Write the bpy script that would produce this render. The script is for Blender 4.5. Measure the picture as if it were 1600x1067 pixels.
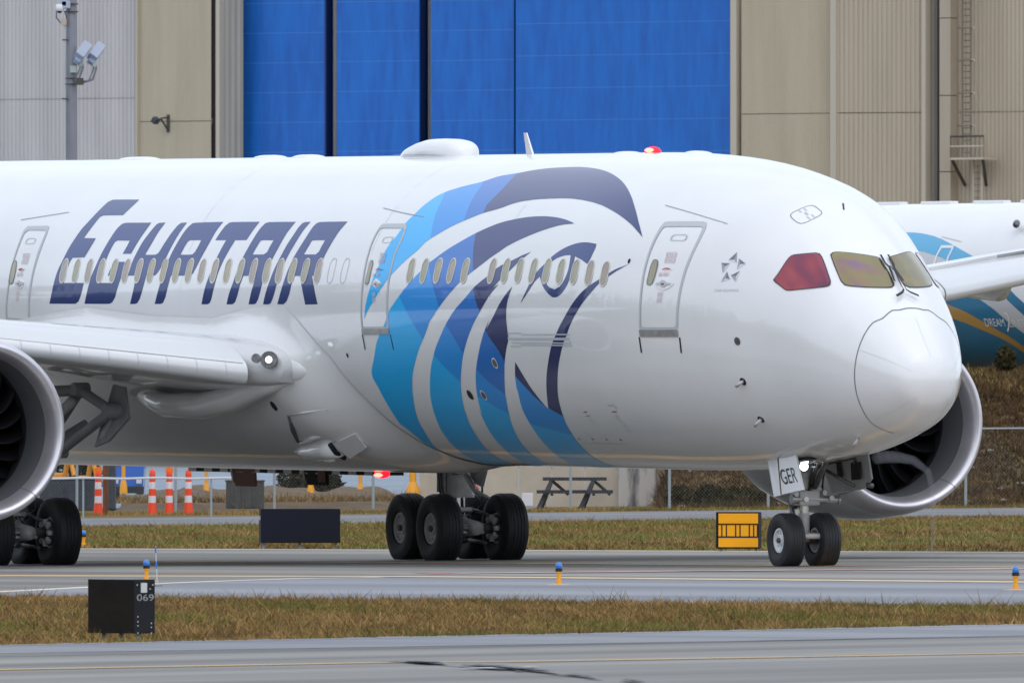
import bpy, bmesh, math, random
import numpy as np
from mathutils import Vector, Matrix
from mathutils.geometry import delaunay_2d_cdt
random.seed(7); RNG = np.random.default_rng(7)
for o in list(bpy.data.objects): bpy.data.objects.remove(o)
SC = bpy.context.scene; COL = SC.collection; R = math.radians; PI = math.pi

# ------------------------------------------------------------------ camera, sky, sun, exposure
EYE = 2.5                                   # height of the lens above the airfield datum
cam = bpy.data.cameras.new('camera'); camo = bpy.data.objects.new('camera', cam); COL.objects.link(camo)
camo.location = (0, 0, EYE); camo.rotation_euler = (PI/2, 0, 0)
cam.sensor_width = 36; cam.lens = 29850/1600*36; cam.shift_y = 186.5/1600
cam.clip_start = 1; cam.clip_end = 12000
SC.camera = camo
cam.dof.use_dof = True; cam.dof.focus_distance = 352; cam.dof.aperture_fstop = 18
SUN_EL, SUN_AZ = R(58), R(160)              # high sun behind the photographer, spread wide by thin overcast
w = bpy.data.worlds.new('World'); SC.world = w; w.use_nodes = True
nt = w.node_tree; nt.nodes.clear()
def nn(t, **k):
    n = nt.nodes.new(t)
    for a, b in k.items(): setattr(n, a, b)
    return n
out = nn('ShaderNodeOutputWorld'); bg = nn('ShaderNodeBackground')
sky = nn('ShaderNodeTexSky', sky_type='NISHITA', sun_disc=False, sun_elevation=SUN_EL, sun_rotation=SUN_AZ)
sky.air_density = 1.0; sky.dust_density = 3.0; sky.ozone_density = 1.0
tc = nn('ShaderNodeTexCoord'); mp = nn('ShaderNodeMapping'); mp.inputs['Scale'].default_value = (1, 1, 2.6)
nz = nn('ShaderNodeTexNoise'); nz.inputs['Scale'].default_value = 2.2; nz.inputs['Detail'].default_value = 6; nz.inputs['Roughness'].default_value = .55
rp = nn('ShaderNodeValToRGB')
rp.color_ramp.elements[0].position = .36; rp.color_ramp.elements[0].color = (6.6, 7.4, 8.7, 1)
rp.color_ramp.elements[1].position = .66; rp.color_ramp.elements[1].color = (9.3, 9.9, 10.8, 1)
mx = nn('ShaderNodeMix', data_type='RGBA'); mx.inputs[0].default_value = .7
L = nt.links.new
L(tc.outputs['Generated'], mp.inputs[0]); L(mp.outputs[0], nz.inputs['Vector']); L(nz.outputs[0], rp.inputs[0])
L(sky.outputs[0], mx.inputs[6]); L(rp.outputs[0], mx.inputs[7]); L(mx.outputs[2], bg.inputs[0])
bg.inputs[1].default_value = .108
L(bg.outputs[0], out.inputs[0])
sl = bpy.data.lights.new('sun', 'SUN'); sl.energy = .5; sl.angle = R(110); sl.color = (1, .97, .92)
so = bpy.data.objects.new('sun', sl); COL.objects.link(so)
sd = Vector((math.sin(SUN_AZ)*math.cos(SUN_EL), math.cos(SUN_AZ)*math.cos(SUN_EL), math.sin(SUN_EL)))
so.rotation_euler = sd.to_track_quat('Z', 'Y').to_euler(); so.location = (0, 300, 120)
vs = SC.view_settings; vs.view_transform = 'Standard'; vs.look = 'None'; vs.exposure = .42; vs.gamma = 1; vs.use_curve_mapping = False
SC.cycles.max_bounces = 6; SC.cycles.transparent_max_bounces = 12

# ------------------------------------------------------------------ helpers
def srgb(h):
    v = [int(h[i:i+2], 16)/255 for i in (0, 2, 4)]
    return tuple(c/12.92 if c <= .04045 else ((c+.055)/1.055)**2.4 for c in v)
MATS = {}
def mat(name, col, rough=.5, metal=0, coat=0, col2=None, scale=1., stretch=(1, 1, 1), detail=4, bump=0, bscale=None, emit=0, alpha=1, spec=.5, lo=.35, hi=.65, rvar=0, bdist=.02, rot=0, obj=True, croug=.03):
    if name in MATS: return MATS[name]
    m = bpy.data.materials.new(name); m.use_nodes = True; t = m.node_tree; b = t.nodes['Principled BSDF']
    b.inputs['Base Color'].default_value = (*col, 1); b.inputs['Roughness'].default_value = rough; b.inputs['Metallic'].default_value = metal
    b.inputs['Coat Weight'].default_value = coat; b.inputs['Coat Roughness'].default_value = croug; b.inputs['Specular IOR Level'].default_value = spec
    b.inputs['Alpha'].default_value = alpha
    if emit: b.inputs['Emission Color'].default_value = (*col, 1); b.inputs['Emission Strength'].default_value = emit
    if col2 or bump or rvar:
        c = t.nodes.new('ShaderNodeTexCoord'); p = t.nodes.new('ShaderNodeMapping'); p.inputs['Scale'].default_value = stretch; p.inputs['Rotation'].default_value = (0, 0, rot)
        pr = t.nodes.new('ShaderNodeMapping'); pr.inputs['Rotation'].default_value = (0, 0, rot)
        t.links.new(c.outputs['Object'], pr.inputs[0]); p.inputs['Rotation'].default_value = (0, 0, 0); t.links.new(pr.outputs[0], p.inputs[0])
        n = t.nodes.new('ShaderNodeTexNoise'); n.inputs['Scale'].default_value = scale; n.inputs['Detail'].default_value = detail; n.inputs['Roughness'].default_value = .6
        t.links.new(p.outputs[0], n.inputs['Vector'])
        if col2:
            r = t.nodes.new('ShaderNodeValToRGB'); r.color_ramp.elements[0].position = lo; r.color_ramp.elements[1].position = hi
            r.color_ramp.elements[0].color = (*col, 1); r.color_ramp.elements[1].color = (*col2, 1)
            t.links.new(n.outputs[0], r.inputs[0]); t.links.new(r.outputs[0], b.inputs['Base Color'])
        if rvar:
            q = t.nodes.new('ShaderNodeMapRange'); q.inputs[1].default_value = .3; q.inputs[2].default_value = .7; q.inputs[3].default_value = rough-rvar; q.inputs[4].default_value = rough+rvar
            t.links.new(n.outputs[0], q.inputs[0]); t.links.new(q.outputs[0], b.inputs['Roughness'])
        if bump:
            n2 = n
            if bscale:
                n2 = t.nodes.new('ShaderNodeTexNoise'); n2.inputs['Scale'].default_value = bscale; n2.inputs['Detail'].default_value = 3; t.links.new(p.outputs[0], n2.inputs['Vector'])
            bp = t.nodes.new('ShaderNodeBump'); bp.inputs['Strength'].default_value = bump; bp.inputs['Distance'].default_value = bdist
            t.links.new(n2.outputs[0], bp.inputs['Height']); t.links.new(bp.outputs[0], b.inputs['Normal'])
            if coat: t.links.new(bp.outputs[0], b.inputs['Coat Normal'])
    MATS[name] = m
    return m
def tag(o, label=None, cat=None, group=None, kind=None):
    if label: o['label'] = label
    if cat: o['category'] = cat
    if group: o['group'] = group
    if kind: o['kind'] = kind
    return o
def empty(name, loc=(0, 0, 0), rz=0):
    o = bpy.data.objects.new(name, None); o.location = loc; o.rotation_euler = (0, 0, rz); o.empty_display_size = .1; COL.objects.link(o); return o
def meshobj(name, verts, faces, mats, parent=None, smooth=False, fmat=None, normals=None, angle=None):
    me = bpy.data.meshes.new(name); me.from_pydata([tuple(map(float, v)) for v in verts], [], [tuple(map(int, f)) for f in faces])
    for m in (mats if isinstance(mats, (list, tuple)) else [mats]): me.materials.append(m)
    if fmat is not None: me.polygons.foreach_set('material_index', list(map(int, fmat)))
    if smooth or normals is not None: me.polygons.foreach_set('use_smooth', [True]*len(me.polygons))
    me.validate(); me.update()
    if angle: me.set_sharp_from_angle(angle=angle)
    if normals is not None and len(normals) == len(me.vertices): me.normals_split_custom_set_from_vertices([tuple(map(float, n)) for n in normals])
    o = bpy.data.objects.new(name, me); COL.objects.link(o)
    if parent: o.parent = parent
    return o
class MB:
    """collects verts and faces for one mesh"""
    def __init__(s): s.v = []; s.f = []; s.m = []
    def add(s, v, f, mi=0):
        b = len(s.v); s.v += [tuple(p) for p in v]; s.f += [tuple(i+b for i in q) for q in f]; s.m += [mi]*len(f)
    def box(s, c, d, mi=0, M=None, bev=0):
        x, y, z = d[0]/2, d[1]/2, d[2]/2
        if bev:
            bm = bmesh.new(); bmesh.ops.create_cube(bm, size=1)
            for q in bm.verts: q.co = Vector((q.co.x*d[0], q.co.y*d[1], q.co.z*d[2]))
            bmesh.ops.bevel(bm, geom=bm.edges[:], offset=bev, segments=2, affect='EDGES', profile=.6); bm.verts.index_update()
            v = [q.co.copy() for q in bm.verts]; f = [[a.index for a in q.verts] for q in bm.faces]; bm.free()
        else:
            v = [Vector((a*x, b*y, e*z)) for e in (-1, 1) for b in (-1, 1) for a in (-1, 1)]
            f = [(0, 2, 3, 1), (4, 5, 7, 6), (0, 1, 5, 4), (2, 6, 7, 3), (0, 4, 6, 2), (1, 3, 7, 5)]
        s.add([(M @ p if M else p)+Vector(c) for p in v], f, mi); return s
    def tube(s, pts, r, n=8, mi=0, cap=True):
        pts = [Vector(p) for p in pts]; rs = r if isinstance(r, (list, tuple)) else [r]*len(pts); ring = []
        up = None
        for i, p in enumerate(pts):
            t = (pts[min(i+1, len(pts)-1)]-pts[max(i-1, 0)]).normalized()
            if up is None:
                up = Vector((0, 0, 1)) if abs(t.z) < .9 else Vector((1, 0, 0))
            u = (up-t*up.dot(t)).normalized(); up = u; w_ = t.cross(u)
            ring.append([p+(u*math.cos(2*PI*k/n)+w_*math.sin(2*PI*k/n))*rs[i] for k in range(n)])
        v = [q for g in ring for q in g]; f = []
        for i in range(len(pts)-1):
            for k in range(n): f.append((i*n+k, i*n+(k+1) % n, (i+1)*n+(k+1) % n, (i+1)*n+k))
        if cap: f += [tuple(range(n-1, -1, -1)), tuple((len(pts)-1)*n+k for k in range(n))]
        s.add(v, f, mi); return s
    def lathe(s, prof, n=32, axis='x', c=(0, 0, 0), mi=0, a0=0, a1=2*PI):
        full = abs(a1-a0-2*PI) < 1e-6; m = n if full else n+1; v = []
        for (x, r) in prof:
            for k in range(m):
                a = a0+(a1-a0)*k/n; p, q = r*math.cos(a), r*math.sin(a)
                v.append({'x': (x, p, q), 'y': (q, x, p), 'z': (p, q, x)}[axis])
        f = []
        for i in range(len(prof)-1):
            for k in range(n if full else n):
                k2 = (k+1) % m if full else k+1
                f.append((i*m+k, (i+1)*m+k, (i+1)*m+k2, i*m+k2))
        s.add([Vector(p)+Vector(c) for p in v], f, mi); return s
    def quad(s, a, b, c, d, mi=0): s.add([a, b, c, d], [(0, 1, 2, 3)], mi); return s
    def plate(s, q, th, mi=0):
        """thick plate from a planar outline"""
        q = [Vector(p) for p in q]; n = (q[1]-q[0]).cross(q[2]-q[0]).normalized()*th; k = len(q)
        s.add(q+[p+n for p in q], [tuple(range(k-1, -1, -1)), tuple(range(k, 2*k))]+[(i, (i+1) % k, k+(i+1) % k, k+i) for i in range(k)], mi); return s
    def build(s, name, mats, parent=None, smooth=False, angle=None):
        return meshobj(name, s.v, s.f, mats, parent, smooth or bool(angle), s.m, None, angle)
def copy_tree(o, parent=None):
    c = o.copy(); COL.objects.link(c)
    if parent: c.parent = parent
    for ch in list(o.children): copy_tree(ch, c)
    return c
def gz(x, y):
    """height of the gently falling airfield"""
    x = np.clip(x, -90, 90); y = np.clip(y, 0, 1500)
    return -2.52467+.008441*x+.001522*y+EYE
GC = np.array([0, 0])
def text_mesh(s, size, parent, name, m, ext=.002, spacing=1., shear=0):
    cu = bpy.data.curves.new(name, 'FONT'); cu.body = s; cu.size = size; cu.extrude = ext; cu.space_character = spacing; cu.shear = shear
    t = bpy.data.objects.new(name+'_tmp', cu); COL.objects.link(t)
    bpy.context.view_layer.update()
    me = bpy.data.meshes.new_from_object(t.evaluated_get(bpy.context.evaluated_depsgraph_get()))
    bpy.data.objects.remove(t); me.name = name; me.materials.clear(); me.materials.append(m)
    o = bpy.data.objects.new(name, me); COL.objects.link(o)
    if parent: o.parent = parent
    return o
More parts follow.
